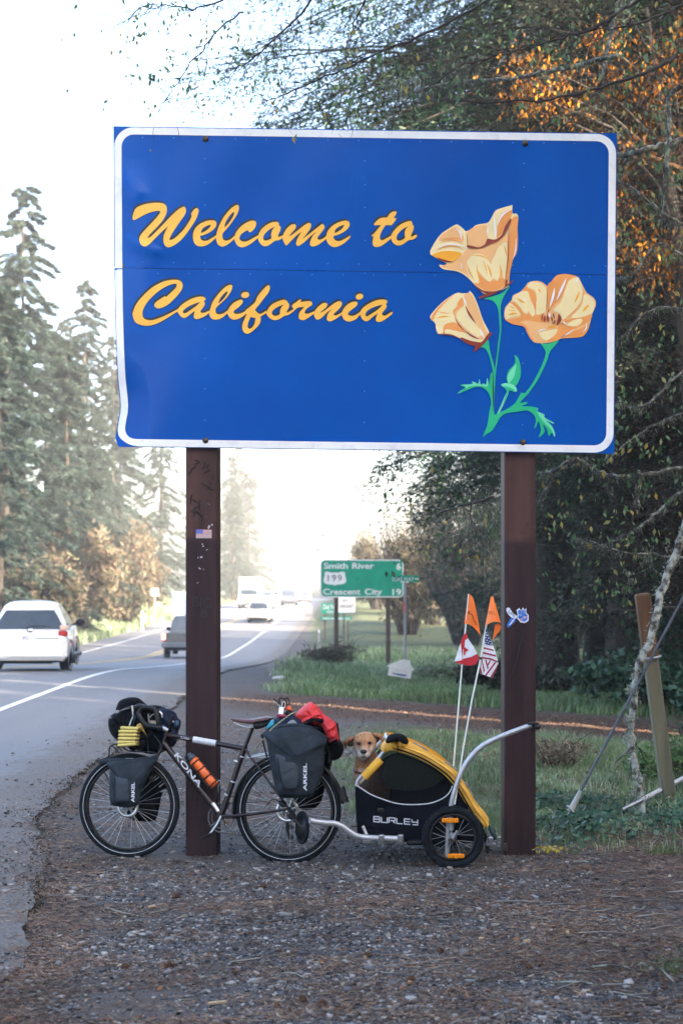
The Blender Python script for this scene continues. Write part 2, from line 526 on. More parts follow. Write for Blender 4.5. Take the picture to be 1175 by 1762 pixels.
MAT = {}
MAT['ground'] = ground_material()
MAT['asphalt'] = asphalt_material()
MAT['white_line'] = M('worn_white_line', (.72, .72, .72), (.45, .45, .46), 14, .5, .75, .7, dirt=(.2, .2, .2), dirt_amt=.4, dirt_scale=20)
MAT['yellow_line'] = M('worn_yellow_line', (.62, .42, .12), (.45, .33, .14), 14, .5, .75, .7)
make_ground()
rd = tag(strip('road', ROAD_L, ROAD_R, -40, 425, .12, MAT['asphalt'], .012, 16, road_edge), kind='structure')
_co = np.empty(len(rd.data.vertices) * 3, dtype=np.float32); rd.data.vertices.foreach_get('co', _co); _co = _co.reshape(-1, 3)
_de = road_edge(_co[:, 1]) - _co[:, 0]
_ed = np.exp(-np.maximum(_de, 0) / .32) + .55 * np.exp(-np.maximum(_de, 0) / 1.1)
_at = rd.data.color_attributes.new('cover', 'FLOAT_COLOR', 'POINT')
_at.data.foreach_set('color', np.stack([_ed, _ed * 0, _ed * 0, _ed * 0 + 1], -1).astype(np.float32).ravel())
for nm, x, w, mt in (('road_edge_line', -5.0, .13, 'white_line'), ('road_edge_line', -12.0, .12, 'white_line'), ('road_centre_line', -8.28, .11, 'yellow_line'), ('road_centre_line', -8.58, .11, 'yellow_line')):
    tag(strip(nm, x - w / 2, x + w / 2, -40, 425, 1.0, MAT[mt], .018, 2), kind='structure')

# ------------------------------------------------------------------ haze: one closed box of thin fog
def make_haze():
    mb = MB(); mb.box((0, 180, 12.5), (860, 520, 36))
    m = bpy.data.materials.new('fog'); m.use_nodes = True
    nt = m.node_tree; nt.nodes.remove(nt.nodes['Principled BSDF'])
    v = nt.nodes.new('ShaderNodeVolumePrincipled')
    v.inputs['Color'].default_value = (.97, .98, 1, 1); v.inputs['Density'].default_value = HAZE
    v.inputs['Anisotropy'].default_value = .12
    nt.links.new(v.outputs[0], nt.nodes['Material Output'].inputs['Volume'])
    o = mb.build('haze', m)
    return tag(o, kind='stuff')
HAZE = .0008
make_haze()
# ------------------------------------------------------------------ vegetation
def unit(a): return a / np.maximum(np.linalg.norm(a, axis=-1, keepdims=True), 1e-9)

def cards(C, A, W, shape='leaf'):
    """C centres, A half long axis, W half width axis -> rhombus-like quads (4 verts each)"""
    n = len(C)
    V = np.stack([C - A, C + W - A * .1, C + A, C - W - A * .1], 1).reshape(-1, 3)
    Fa = np.arange(n * 4).reshape(n, 4)
    return V, Fa

def sticks(P0, P1, r0, r1, k=3):
    """many tapered sticks in one go"""
    d = unit(P1 - P0); h = np.where(np.abs(d[:, 2:3]) < .9, np.array([[0, 0, 1.]]), np.array([[1., 0, 0]]))
    x = unit(np.cross(h, d)); y = np.cross(d, x)
    n = len(P0); a = np.arange(k) * 2 * np.pi / k
    ring = x[:, None, :] * np.cos(a)[None, :, None] + y[:, None, :] * np.sin(a)[None, :, None]
    r0 = np.broadcast_to(np.asarray(r0, float), (n,)); r1 = np.broadcast_to(np.asarray(r1, float), (n,))
    V = np.concatenate([P0[:, None, :] + ring * r0[:, None, None], P1[:, None, :] + ring * r1[:, None, None]], 1).reshape(-1, 3)
    b = np.arange(n)[:, None] * 2 * k; j = np.arange(k)[None, :]
    Fa = np.stack([b + j, b + (j + 1) % k, b + k + (j + 1) % k, b + k + j], -1).reshape(-1, 4)
    return V, Fa

def merge(*parts):
    V = []; Fa = []; o = 0
    for v, f in parts:
        V.append(v); Fa.append(f + o); o += len(v)
    return np.concatenate(V), np.concatenate(Fa)

def conifer_mesh(seed, H, z0, rad, nb, per, cl, cw, droop=.35, hang=.5, dead=0.0, jit=.12, rise=.1, wid=.26, lo=.62, m=16):
    """boughs with hanging sprays; returns (foliage V,F), (branch V,F)"""
    g = np.random.default_rng(seed)
    t = g.random(nb) ** .85
    z = z0 + (H - z0) * t
    az = g.random(nb) * 2 * np.pi
    L = np.array([rad(q) for q in z]) * g.uniform(lo, 1.14, nb)
    d = np.stack([np.cos(az), np.sin(az), np.zeros(nb)], -1)
    dr = droop * g.uniform(.5, 1.4, nb)
    def pt(i, s):
        l = L[i] * s
        return np.concatenate([d[i, :2] * l[:, None], (z[i] + rise * l - dr[i] * L[i] * s * s)[:, None]], -1)
    ns = max(6, per // m)                                   # branchlets on each bough, m sprigs on each branchlet
    i = np.repeat(np.arange(nb), ns); k = len(i)
    s = np.sqrt(g.random(k)) * .9 + .1
    p = pt(i, s)
    side = np.stack([-d[i, 1], d[i, 0], np.zeros(k)], -1) * np.sign(g.uniform(-1, 1, k))[:, None]
    D = d[i] * g.uniform(.3, 1.1, (k, 1)) + side * g.uniform(.35, 1.1, (k, 1)); D[:, 2] -= g.uniform(.05, 1.0, k) * hang
    D = unit(D + g.normal(0, .12, (k, 3))); sl = L[i] * wid * (1.2 - s) ** .6 * g.uniform(.6, 1.5, k)
    up = unit(np.cross(D, g.normal(0, .35, (k, 3)) + [0, 0, 1.])); up2 = np.cross(D, up)
    j = np.repeat(np.arange(k), m); q = (np.tile(np.arange(m), k) + g.random(k * m)) / m
    sg = np.where(np.arange(k * m) % 2, 1., -1.)[:, None]
    C = p[j] + D[j] * (sl[j] * q)[:, None] + up[j] * sg * (cl * .55 * (1.1 - q))[:, None] + g.normal(0, jit * .12, (k * m, 3))
    C[:, 2] -= (sl[j] * q) ** 2 * (.3 + .5 * hang)
    A = unit(D[j] * .8 + up[j] * sg * .75 * (1.1 - q * .6)[:, None] + g.normal(0, .14, (k * m, 3)))
    Wv = unit(np.cross(A, up2[j] + g.normal(0, .35, (k * m, 3))))
    sc = (g.uniform(.6, 1.2, k * m) * (1.15 - .5 * q))[:, None]
    fol = cards(C, A * cl * sc, Wv * cw * sc)
    segs = 4; bi = np.arange(nb); parts = []
    for k in range(segs):
        a0, a1 = k / segs, (k + 1) / segs
        r = .008 + .006 * L
        parts.append(sticks(pt(bi, np.full(nb, a0)), pt(bi, np.full(nb, a1)), r * (1 - a0 * .85), r * (1 - a1 * .85), 3))
    return fol, merge(*parts)

def trunk_mb(H, r, lean=(0, 0), n=9, seed=0):
    mb = MB(); rnd = random.Random(seed); pts = []; rr = []
    for k in range(9):
        t = k / 8
        pts.append((lean[0] * t + rnd.uniform(-.04, .04) * H * .05, lean[1] * t + rnd.uniform(-.04, .04) * H * .05, H * t - .25 * (k == 0)))
        rr.append(r * (1.35 if k == 0 else 1) * (1 - t * .9) + .01)
    mb.tube(pts, rr, n)
    return mb

MAT['bark'] = M('dark_bark', (.035, .026, .021), (.016, .013, .011), 7, .3, .7, .9, bmp=.8, bscale=18, bdist=.03, stretch=(1, 1, .25))
MAT['grey_bark'] = M('grey_lichen_bark', (.055, .052, .047), (.24, .26, .225), 16, .45, .66, .9, bmp=.8, bscale=60, bdist=.01)
MAT['twig'] = M('dark_twig', (.022, .016, .015), (.05, .042, .038), 20, .4, .7, .8)
MAT['spruce'] = leaf_mat('spruce_needles', [(.003, .010, .006), (.006, .022, .013), (.013, .040, .022), (.034, .074, .036)], .15, .6, .7)
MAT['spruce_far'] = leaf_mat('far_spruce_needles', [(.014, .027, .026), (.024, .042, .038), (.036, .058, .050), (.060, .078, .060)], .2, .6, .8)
MAT['moss'] = leaf_mat('mossy_needles', [(.010, .016, .010), (.022, .030, .019), (.045, .050, .036), (.09, .095, .07)], .2, .7, .6)
MAT['dead'] = leaf_mat('dead_brown_needles', [(.005, .0035, .003), (.010, .006, .004), (.020, .010, .005), (.075, .028, .006)], .35, .85, .6)
MAT['autumn'] = leaf_mat('autumn_leaves', [(.13, .10, .07), (.17, .12, .08), (.12, .105, .075), (.07, .085, .055)], .4, .6, .6)
MAT['thicket'] = leaf_mat('grey_brown_thicket', [(.10, .075, .055), (.15, .115, .085), (.08, .08, .05), (.06, .075, .04)], .3, .8, .6)
MAT['salal'] = leaf_mat('dark_glossy_leaves', [(.008, .028, .016), (.018, .055, .030), (.032, .085, .045), (.075, .15, .085)], .15, .42, .5)
MAT['green_leaf'] = leaf_mat('green_yellow_leaves', [(.03, .07, .03), (.07, .14, .06), (.12, .20, .09), (.18, .24, .12), (.42, .28, .05)], .45, .5, .3)
MAT['orange_leaf'] = leaf_mat('orange_leaves', [(.012, .006, .003), (.04, .016, .003), (.26, .09, .004), (.62, .25, .012), (.03, .022, .006)], .55, .6, .5)
MAT['grass'] = leaf_mat('grass_blades', [(.075, .15, .05), (.12, .22, .07), (.17, .26, .11), (.28, .29, .18)], .3, .6, .6)
MAT['frost_grass'] = leaf_mat('pale_dewy_grass', [(.11, .18, .085), (.20, .28, .14), (.30, .35, .23), (.42, .43, .33)], .3, .6, .6)
MAT['dry_stalk'] = leaf_mat('dry_stalks', [(.10, .065, .045), (.20, .15, .10), (.30, .25, .18), (.07, .06, .035)], .2, .8, .3)
MAT['lichen'] = leaf_mat('hanging_lichen', [(.09, .105, .08), (.13, .145, .105), (.18, .19, .14), (.06, .07, .05)], .2, .9, .3)

CONI = {}
def conifer(name, X, Y, key, label, rot=0.0, scale=1.0, group=None, trunk_r=.3, Hh=20, fol='spruce_far', lean=(0, 0)):
    base = gp(X, Y, -.05)
    t = thing(name, base, label, 'tree', group)
    (fV, fF), (bV, bF) = CONI[key]
    if key + fol not in CONI:
        o1 = fast('crown', fV, fF, MAT[fol]); o2 = fast('branches', bV, bF, MAT['bark'])
        CONI[key + fol] = (o1.data, o2.data)
        bpy.data.objects.remove(o1); bpy.data.objects.remove(o2)
    a, b = CONI[key + fol]
    for nm, me in (('crown', a), ('branches', b)):
        o = bpy.data.objects.new(nm, me); COL.objects.link(o); o.parent = t
        o.rotation_euler = (0, 0, rot); o.scale = (scale,) * 3
        if nm == 'branches': o['kind'] = 'stuff'
        o.name = 'crown' if nm == 'crown' else 'boughs'
    tk = trunk_mb(Hh * scale, trunk_r, lean, seed=int(X * 10)).build('trunk', MAT['bark'], None)
    tk.parent = t
    return t

CONI['far1'] = conifer_mesh(11, 23, 1.0, lambda z: 4.6 * (1 - z / 24.5) ** .75 + .25, 240, 480, .17, .035, .50, .55, wid=.20, lo=.38, jit=.3, m=10)
CONI['far2'] = conifer_mesh(12, 20, .5, lambda z: 4.2 * (1 - z / 21.5) ** .6 + .3, 230, 470, .17, .035, .45, .6, wid=.22, lo=.36, jit=.3, m=10)
# left side of the road, seen through the fog
for i, (X, Y, k, s, lab) in enumerate([
    (-18.8, 84, 'far1', 1.12, 'tallest spire-topped spruce across the road, at the picture edge'),
    (-15.9, 66, 'far2', .84, 'dense low-branched spruce behind the white hatchback'),
    (-16.6, 86, 'far2', .88, 'bushy grey-green spruce between the tall spire and the sign'),
    (-20.2, 112, 'far1', 1.12, 'misty pointed spruce beside the lower corner of the welcome sign'),
    (-17.3, 99, 'far1', .62, 'short dark spruce standing over the roadside thicket'),
    (-20.5, 128, 'far1', 1.05, 'pale spruce behind the left end of the welcome sign'),
    (-25, 100, 'far2', 1.22, 'broad misty spruce behind the tall spire'),
    (-19.0, 150, 'far1', .92, 'faint fog-blurred spruce beside the wooden post'),
    (-17.5, 178, 'far2', .85, 'palest spruce where the road fades into fog'),
    (-26, 135, 'far1', 1.15, 'misty spruce in the second row across the road'),
    (-23.5, 92, 'far2', 1.05, 'full-skirted spruce filling the gap beside the tall spire'),
    (-19.5, 94, 'far2', .98, 'thick grey spruce between the spire and the bushy spruce'),
    (-17.9, 76, 'far1', .80, 'narrow spruce just behind the low-branched one'),
    (-22.5, 145, 'far2', 1.2, 'soft misty spruce beyond the sign corner, second row'),
    (-18.0, 232, 'far1', 1.0, 'ghostly spruce at the road crest, right of the wooden post'),
    (-17.0, 262, 'far2', 1.15, 'farthest pale spruce beyond the road crest'),
    (-20.5, 285, 'far1', 1.3, 'tall pale spruce far behind the truck'),
    (-15.6, 205, 'far2', .8, 'last ghostly spruce near the road crest'),
]):
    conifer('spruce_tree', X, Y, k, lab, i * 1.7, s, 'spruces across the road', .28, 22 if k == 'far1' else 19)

def clump_bush(g, n, r, cl, cw, centre=(0, 0, 0), hollow=.5):
    q = unit(g.normal(0, 1, (n, 3))) * (hollow + (1 - hollow) * g.random((n, 1)))
    q = q * (1 + .25 * np.sin(q[:, :1] * 5 + 1) * np.sin(q[:, 1:2] * 7) + .2 * np.sin(q[:, 2:] * 9))
    C = np.array(centre) + q * np.array(r)
    A = unit(g.normal(0, 1, (n, 3)) + q * .5); W = unit(np.cross(A, g.normal(0, 1, (n, 3))))
    s = g.uniform(.5, 1.3, (n, 1))
    return cards(C, A * cl * s, W * cw * s)

def bush(name, X, Y, r, n, cl, cw, mat, label, cat='bush', group=None, twigs=60, seed=0, lobes=5, hollow=.45):
    g = np.random.default_rng(seed + 100)
    t = thing(name, gp(X, Y), label, cat, group)
    parts = []
    for k in range(lobes):
        c = np.array([g.uniform(-.55, .55) * r[0], g.uniform(-.55, .55) * r[1], r[2] * g.uniform(.55, 1.25)])
        parts.append(clump_bush(g, n // lobes, np.array(r) * g.uniform(.4, .65), cl, cw, c, hollow))
    V, Fa = merge(*parts); V[:, 2] = np.maximum(V[:, 2], -.05)
    o = fast('crown', V, Fa, MAT[mat]); o.parent = t
    p0 = np.stack([g.uniform(-.2, .2, twigs) * r[0], g.uniform(-.2, .2, twigs) * r[1], np.zeros(twigs) - .05], -1)
    p1 = np.stack([g.uniform(-1, 1, twigs) * r[0], g.uniform(-1, 1, twigs) * r[1], g.uniform(.7, 2.0, twigs) * r[2]], -1)
    mid = (p0 + p1) / 2 + g.normal(0, .1, p0.shape) * r[0]; mid[:, 2] += .15 * r[2]
    V, Fa = merge(sticks(p0, mid, .012 * r[2] + .006, .008 * r[2] + .004), sticks(mid, p1, .008 * r[2] + .004, .003))
    o = fast('stems', V, Fa, MAT['twig']); o.parent = t; o['kind'] = 'stuff'
    return t

bush('autumn_thicket', -14.8, 70, (2.3, 2.5, 2.6), 9000, .22, .06, 'thicket', 'grey-brown leafless thicket beside the white hatchback', seed=1, group='thickets along the verge')
bush('autumn_thicket', -15.6, 84, (2.6, 3, 3.6), 9000, .25, .07, 'autumn', 'peach-coloured autumn bush to the right of the hatchback', seed=2, group='thickets along the verge')
bush('autumn_thicket', -15.4, 98, (2.6, 3, 3.0), 8000, .25, .07, 'thicket', 'pale brown bush behind the pickup truck', seed=3, group='thickets along the verge')
bush('autumn_thicket', -16.8, 112, (3, 3, 4.6), 8000, .3, .08, 'autumn', 'tall yellowish bush above the far road sign', seed=4, group='thickets along the verge')
bush('autumn_thicket', -15.0, 57, (1.5, 2.5, .9), 6000, .16, .05, 'thicket', 'low scrub on the verge behind the hatchback mirror', seed=5, group='thickets along the verge')
# ------------------------------------------------------------------ the forest on the right and the woods behind the photographer
def make_roadside_woods():
    """the belt of trees behind and to the right of the photographer that keeps the lay-by in shade; one gap lets a blade of sun through"""
    g = np.random.default_rng(5)
    n = 84000
    s = g.uniform(-22, 62, n); t = g.uniform(11, 18, n)
    Hs = np.interp(s, [-25, 11.2, 12.2, 16.5, 18, 22, 30, 62], [15.0, 14.5, 10.3, 10.3, 12.5, 15, 18, 22])
    z = Hs * g.random(n) ** .8 * (.94 + .1 * np.sin(s * 2.1) + .06 * np.sin(s * 5.7))
    keep = np.abs(s - 15.92) > .12 + .02 * g.random(n)
    s, t, z = s[keep], t[keep], z[keep]; n = len(s)
    # unseen shrub walls added beside the same gap to narrow the sun streak
    n2 = 9000; s2 = 15.92 + g.choice([-1, 1], n2) * (.185 + 1.0 * g.random(n2)); s = np.concatenate([s, s2]); t = np.concatenate([t, g.uniform(-6.6, -3.4, n2)]); z = np.concatenate([z, 5.6 * g.random(n2)])
    s = np.concatenate([s, 15.92 + g.uniform(-.07, .07, 11)]); t = np.concatenate([t, g.uniform(-6.6, -3.4, 11)]); z = np.concatenate([z, g.uniform(3.5, 5.7, 11)]); n = len(s)  # a few cards added in the gap to dim the streak's far end
    X = s * .668 + t * .744; Y = s * .744 - t * .668
    C = np.stack([X, Y, gz(X, Y) + z], -1)
    es = np.array([.668, .744, 0]); gap = np.abs(s - 15.92) < .9
    A = unit(g.normal(0, 1, (n, 3))); A[gap] = unit(A[gap] - es * (A[gap] @ es)[:, None])
    W = unit(np.cross(A, g.normal(0, 1, (n, 3)))); W[gap] = unit(np.cross(A[gap], np.array([.744, -.668, 0]) * 0 + es)) 
    nr = t < 0; A[nr] = unit(np.array([0, 0, 1.]) + g.normal(0, .12, (nr.sum(), 3))); W[nr] = es
    k = g.uniform(.6, 1.0, (n, 1)) * np.where(t < 0, .42, 1)[:, None]
    V, Fa = cards(C, A * .55 * k, W * .26 * k)
    m = 60
    s = np.linspace(-20, 60, m) + g.uniform(-.4, .4, m); t = g.uniform(12, 17, m); s = np.where(np.abs(s - 15.92) < 1, s + 1.5, s)
    P0 = np.stack([s * .668 + t * .744, s * .744 - t * .668, np.full(m, -.2)], -1); P1 = P0 + np.array([0, 0, 7.5])
    V, Fa = merge((V, Fa), sticks(P0, P1, .18, .05, 6))
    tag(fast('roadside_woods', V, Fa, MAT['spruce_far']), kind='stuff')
make_roadside_woods()

def radp(zs, rs): return lambda z: float(np.interp(z, zs, rs))
CONI['big1'] = conifer_mesh(21, 24, 3.7, radp([2, 3, 4, 7, 12, 18, 24], [3.4, 4.3, 5.0, 5.8, 6.6, 5, .8]), 420, 1120, .060, .016, .36, 1.3, jit=.5, wid=.30, m=20, rise=.16)
CONI['big3'] = conifer_mesh(24, 24, 6.5, radp([6, 7, 9, 12, 18, 24], [4.0, 5.2, 6.2, 6.6, 5, .8]), 360, 1120, .060, .016, .36, 1.3, jit=.5, rise=.16, wid=.30, m=20)
CONI['big2'] = conifer_mesh(22, 22, 1.0, radp([1, 3, 6, 12, 18, 22], [3.2, 4.2, 4.6, 4.4, 3, .6]), 280, 840, .058, .017, .3, .9, jit=.5, wid=.34, m=20)
CONI['dead1'] = conifer_mesh(23, 13, .4, radp([.4, 2, 5, 9, 13], [3.0, 3.4, 3.4, 3.0, 2.2]), 330, 640, .050, .009, .3, 1.0, jit=.9, wid=.34, m=16)
conifer('spruce_tree', 5.3, 26.0, 'big1', 'great spruce whose boughs spread behind the top of the welcome sign', .4, 1.0, 'spruces on the forest side', .42, 23, 'spruce')
conifer('spruce_tree', 4.3, 29.0, 'big3', 'dense dark spruce right behind the great spruce, crown above the sign', 3.3, 1.05, 'spruces on the forest side', .42, 23, 'spruce')
conifer('spruce_tree', 5.35, 29.6, 'big3', 'spruce whose drooping boughs hang between the green sign and the post with stickers', 5.1, .62, 'spruces on the forest side', .3, 23, 'spruce')
conifer('spruce_tree', 6.7, 31.5, 'big3', 'tall dark spruce thickening the canopy over the right half of the sign', 1.2, 1.0, 'spruces on the forest side', .4, 23, 'spruce')
conifer('spruce_tree', 10.2, 29.0, 'big1', 'dark green spruce deep behind the wooden sign post with stickers', 2.6, 1.1, 'spruces on the forest side', .42, 23, 'spruce')
conifer('spruce_tree', 7.5, 19.9, 'dead1', 'brown dead-branched spruce lit orange above the sign corner', 1.0, 1.0, 'brown dying spruces', .25, 13, 'dead')
conifer('spruce_tree', 6.4, 21.8, 'dead1', 'second brown spruce with bare lower boughs behind the leaning post', 3.0, .78, 'brown dying spruces', .25, 13, 'dead')
conifer('spruce_tree', 5.75, 22.8, 'big2', 'mossy grey-green spruce drooping beside the safety flags', 1.9, .80, 'spruces on the forest side', .22, 20, 'moss')
conifer('spruce_tree', 10.5, 24.0, 'big2', 'shady spruce filling the forest behind the leaning trunk', .9, .95, 'spruces on the forest side', .3, 20, 'spruce')
for X, Y, k, s, fol, lab in ((9.0, 27.5, 'dead1', 1.15, 'dead', 'third brown spruce, deep in the shade behind the brown pair'), (11.6, 25.5, 'dead1', 1.1, 'dead', 'brown spruce at the far right edge of the forest shade'), (8.2, 34.0, 'big2', 1.1, 'spruce', 'dark spruce closing the forest behind the sign post'), (12.5, 29.5, 'big2', 1.0, 'spruce', 'dark spruce behind the leaning post, second row'), (6.0, 38.0, 'big2', .9, 'spruce', 'half-lit spruce behind the mossy one, near the meadow')):
    conifer('spruce_tree', X, Y, k, lab, X * 2.3, s, 'dark spruces inside the forest', .3, 20 if k == 'big2' else 13, fol)
conifer('spruce_tree', 13.5, 34.0, 'big2', 'tall spruce hidden deep in the forest', 4.1, 1.2, 'spruces on the forest side', .3, 20, 'spruce')
for i, (X, Y, k, s, lab) in enumerate([
    (9.5, 62, 'far2', .62, 'grey misty spruce beyond the street name sign'),
    (12.5, 74, 'far1', .75, 'hazy spruce above the meadow behind the green sign'),
    (9.6, 92, 'far2', .62, 'pale spruce to the right of the green distance sign'),
    (8.0, 118, 'far1', .6, 'faint spruce just beside the green sign top'),
    (16.0, 55, 'far1', .85, 'dim spruce behind the safety flags'),
]):
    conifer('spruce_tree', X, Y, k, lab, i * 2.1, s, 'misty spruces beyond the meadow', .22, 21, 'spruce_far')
bush('meadow_thicket', 7.6, 60, (3.0, 3, 2.6), 9000, .2, .05, 'thicket', 'grey bare thicket behind the street name sign', seed=11, group='thickets by the meadow')
bush('meadow_thicket', 9.4, 47, (3.0, 2.5, 2.2), 8000, .16, .04, 'thicket', 'brown bare thicket behind the two safety flags', seed=12, group='thickets by the meadow')
bush('meadow_thicket', 5.4, 84, (2.2, 3, 2.2), 7000, .2, .05, 'thicket', 'faint thicket behind the right half of the green sign', seed=13, group='thickets by the meadow')
bush('bare_tree', 3.4, 74, (2.2, 2.6, 3.6), 8000, .16, .03, 'thicket', 'misty bare tree rising right behind the green distance sign', 'tree', 'misty bare trees', 160, 21)
bush('bare_tree', 5.6, 64, (2.6, 2.6, 4.2), 9000, .16, .03, 'thicket', 'grey bare tree between the green sign and the mossy spruce', 'tree', 'misty bare trees', 160, 22)
bush('bare_tree', 2.6, 105, (2.0, 2.6, 3.4), 6000, .2, .04, 'thicket', 'faintest bare tree above the left half of the green sign', 'tree', 'misty bare trees', 120, 23)
bush('weed_clump', -.3, 40, (1.0, .8, .5), 3500, .07, .016, 'thicket', 'brown weedy clump left of the green distance sign posts', 'weeds', 'weed clumps on the verge', 14, 31)
bush('weed_clump', 2.15, 14.4, (.5, .4, .20), 1500, .035, .007, 'dry_stalk', 'dark tangle of dead stems in the grass right of the sign post', 'weeds', 'weed clumps on the verge', 16, 32)
bush('weed_clump', 3.0, 13.2, (.5, .4, .28), 2000, .035, .014, 'grass', 'leafy weed clump in the grass below the leaning trunk', 'weeds', 'weed clumps on the verge', 10, 33)
bush('weed_clump', 1.95, 28.4, (.8, .5, .32), 2400, .05, .012, 'frost_grass', 'grey-green weeds at the foot of the street sign pole', 'weeds', 'weed clumps on the verge', 10, 34)
bush('salal_bush', 4.55, 20.9, (1.3, 1.0, .55), 5000, .07, .035, 'salal', 'low dark glossy bush beyond the dirt track, right of the sign post', seed=14, group='glossy bushes')
bush('salal_bush', 5.6, 22.0, (1.5, 1.2, .9), 6000, .07, .035, 'salal', 'shaded glossy bush under the brown spruce', seed=15, group='glossy bushes')
bush('salal_bush', 4.45, 15.6, (.75, .7, .55), 4500, .05, .025, 'salal', 'rounded glossy bush where the dirt track meets the forest', seed=16, group='glossy bushes')
bush('salal_bush', 5.1, 14.6, (.8, .8, .8), 4500, .05, .025, 'salal', 'tall glossy bush behind the leaning grey post', seed=17, group='glossy bushes')
bush('salal_bush', 2.9, 23.6, (1.0, .6, .4), 4000, .07, .03, 'moss', 'grey-green low bush on the far side of the track', seed=18, group='glossy bushes')

# ---- deciduous tree whose lichen-covered limbs reach in from the right
def make_alder():
    base = gp(4.9, 11.6)
    t = thing('alder_tree', base, 'lichen-covered alder reaching in from the picture edge over the sign', 'tree')
    MB().tube([(4.9, 11.6, -.3), (4.8, 11.7, 2.5), (4.7, 11.8, 5), (4.6, 11.6, 8)], [.17, .13, .1, .05], 9).build('trunk', MAT['grey_bark'], t)
    g = np.random.default_rng(31)
    B = [  # distance, radius at the base and the tip, lichen?, pixels from the base to the tip
        (10.6, .016, .006, 0, [(1230, 62), (1175, 85), (1141, 111), (1082, 136), (1022, 153), (957, 170), (900, 174), (822, 176), (740, 172)]),
        (10.9, .014, .004, 0, [(1240, -10), (1175, 8), (1121, 31), (1070, 48), (1022, 50), (960, 62)]),
        (10.2, .014, .004, 0, [(1140, -30), (1096, 0), (1059, 25), (1013, 51), (957, 68), (900, 85), (838, 100), (780, 118), (740, 150)]),
        (9.7, .011, .003, 0, [(880, -30), (830, 8), (731, 58), (660, 86), (590, 120), (520, 148), (482, 166), (452, 172)]),
        (9.9, .009, .003, 0, [(560, -40), (520, 20), (470, 70), (440, 96), (400, 120)]),
        (9.6, .007, .002, 0, [(420, -30), (370, 6), (320, 14), (280, 8), (240, 14), (215, 40)]),
        (9.8, .007, .002, 0, [(640, -30), (610, 40), (596, 90), (602, 140)]),
        (9.5, .006, .002, 0, [(420, 20), (370, 55), (330, 110), (300, 150), (288, 175)]),
        (11.5, .022, .010, 1, [(1060, 96), (980, 116), (920, 126), (864, 137), (800, 140), (731, 153), (690, 176)]),
        (11.9, .02, .012, 1, [(1075, -20), (1062, 14), (1047, 71), (1033, 139), (1015, 170)]),
        (11.3, .022, .014, 1, [(1168, 150), (1150, 170), (1150, 241), (1144, 312), (1140, 392)]),
        (11.6, .03, .02, 1, [(1230, 232), (1175, 241), (1135, 250), (1098, 261), (1062, 267), (1030, 272)]),
        (12.4, .036, .022, 2, [(1215, 305), (1175, 295), (1141, 281), (1104, 270), (1086, 285), (1070, 315)]),
        (11.7, .02, .008, 1, [(1240, 400), (1175, 386), (1147, 372), (1104, 338), (1062, 306), (1020, 290)]),
        (12.0, .016, .006, 1, [(1240, 470), (1175, 440), (1130, 420), (1090, 470), (1066, 480), (1040, 486)]),
        (11.2, .016, .005, 1, [(1240, 560), (1160, 530), (1110, 540), (1080, 570), (1060, 590)]),
        (11.8, .016, .005, 1, [(1240, 640), (1175, 640), (1120, 690), (1090, 700), (1062, 690)]),
        (11.5, .02, .010, 1, [(1240, 795), (1175, 805), (1106, 816), (1061, 820), (1031, 813), (1008, 798), (985, 790), (955, 808), (921, 819), (880, 838), (845, 858), (800, 868), (745, 888), (716, 898)]),
        (11.6, .015, .008, 1, [(1008, 790), (955, 808), (940, 836), (925, 870)]),
        (11.4, .016, .010, 1, [(1099, 812), (1096, 848), (1098, 870)]),
        (12.3, .017, .006, 1, [(1240, 800), (1161, 853), (1131, 883), (1093, 911), (1061, 927), (1030, 940), (1000, 935)]),
        (11.9, .012, .004, 1, [(1240, 970), (1140, 955), (1080, 952), (1030, 938), (1010, 930), (988, 926)]),
        (12.1, .012, .004, 0, [(1240, 1040), (1150, 1045), (1090, 1050), (1040, 1052), (1005, 1048)]),
        (12.8, .012, .004, 1, [(1240, 700), (1150, 720), (1080, 760), (1040, 790)]),
        (13.4, .014, .004, 1, [(900, 880), (850, 893), (800, 918), (760, 930), (735, 950)]),
    ]
    mats = [MAT['twig'], MAT['grey_bark'], MAT['sunlit_bark']]
    S0 = []; S1 = []; R0 = []; R1 = []; tips = []
    for Y, ra, rb, li, px in B:
        pts = smooth_open([P(u, v, Y + .12 * math.sin(i * 1.7)) for i, (u, v) in enumerate(px)], 5)
        n = len(pts); pts = [p + Vector((random.gauss(0, .006), random.gauss(0, .01), random.gauss(0, .006))) for p in pts]
        MB().tube(pts, [ra + (rb - ra) * i / (n - 1) for i in range(n)], 6).build('branch', mats[li], t)
        for i in range(2, n):
            for _ in range(1 + (i % 2)):
                q = pts[i]; dirr = (pts[i] - pts[i - 1]).normalized()
                dv = (dirr * random.uniform(.2, 1) + Vector((random.gauss(0, .6), random.gauss(0, .6), random.gauss(-.1, .6)))).normalized()
                for k in range(random.randint(2, 5)):
                    l = random.uniform(.05, .16)
                    e = q + dv * l
                    S0.append(q); S1.append(e); R0.append(.0028 * (1 - k * .14)); R1.append(.0028 * (1 - (k + 1) * .14))
                    q = e; dv = (dv + Vector((random.gauss(0, .3), random.gauss(0, .3), random.gauss(0, .3)))).normalized()
                tips.append((q, Y, li))
    C = []; hang = []
    for q, Y, li in tips:
        p = (.85 if q.x < -.2 else .62)
        if random.random() < p:
            for _ in range(random.randint(1, 3)):
                C.append(q + Vector((random.gauss(0, .03), random.gauss(0, .03), random.gauss(-.02, .03))))
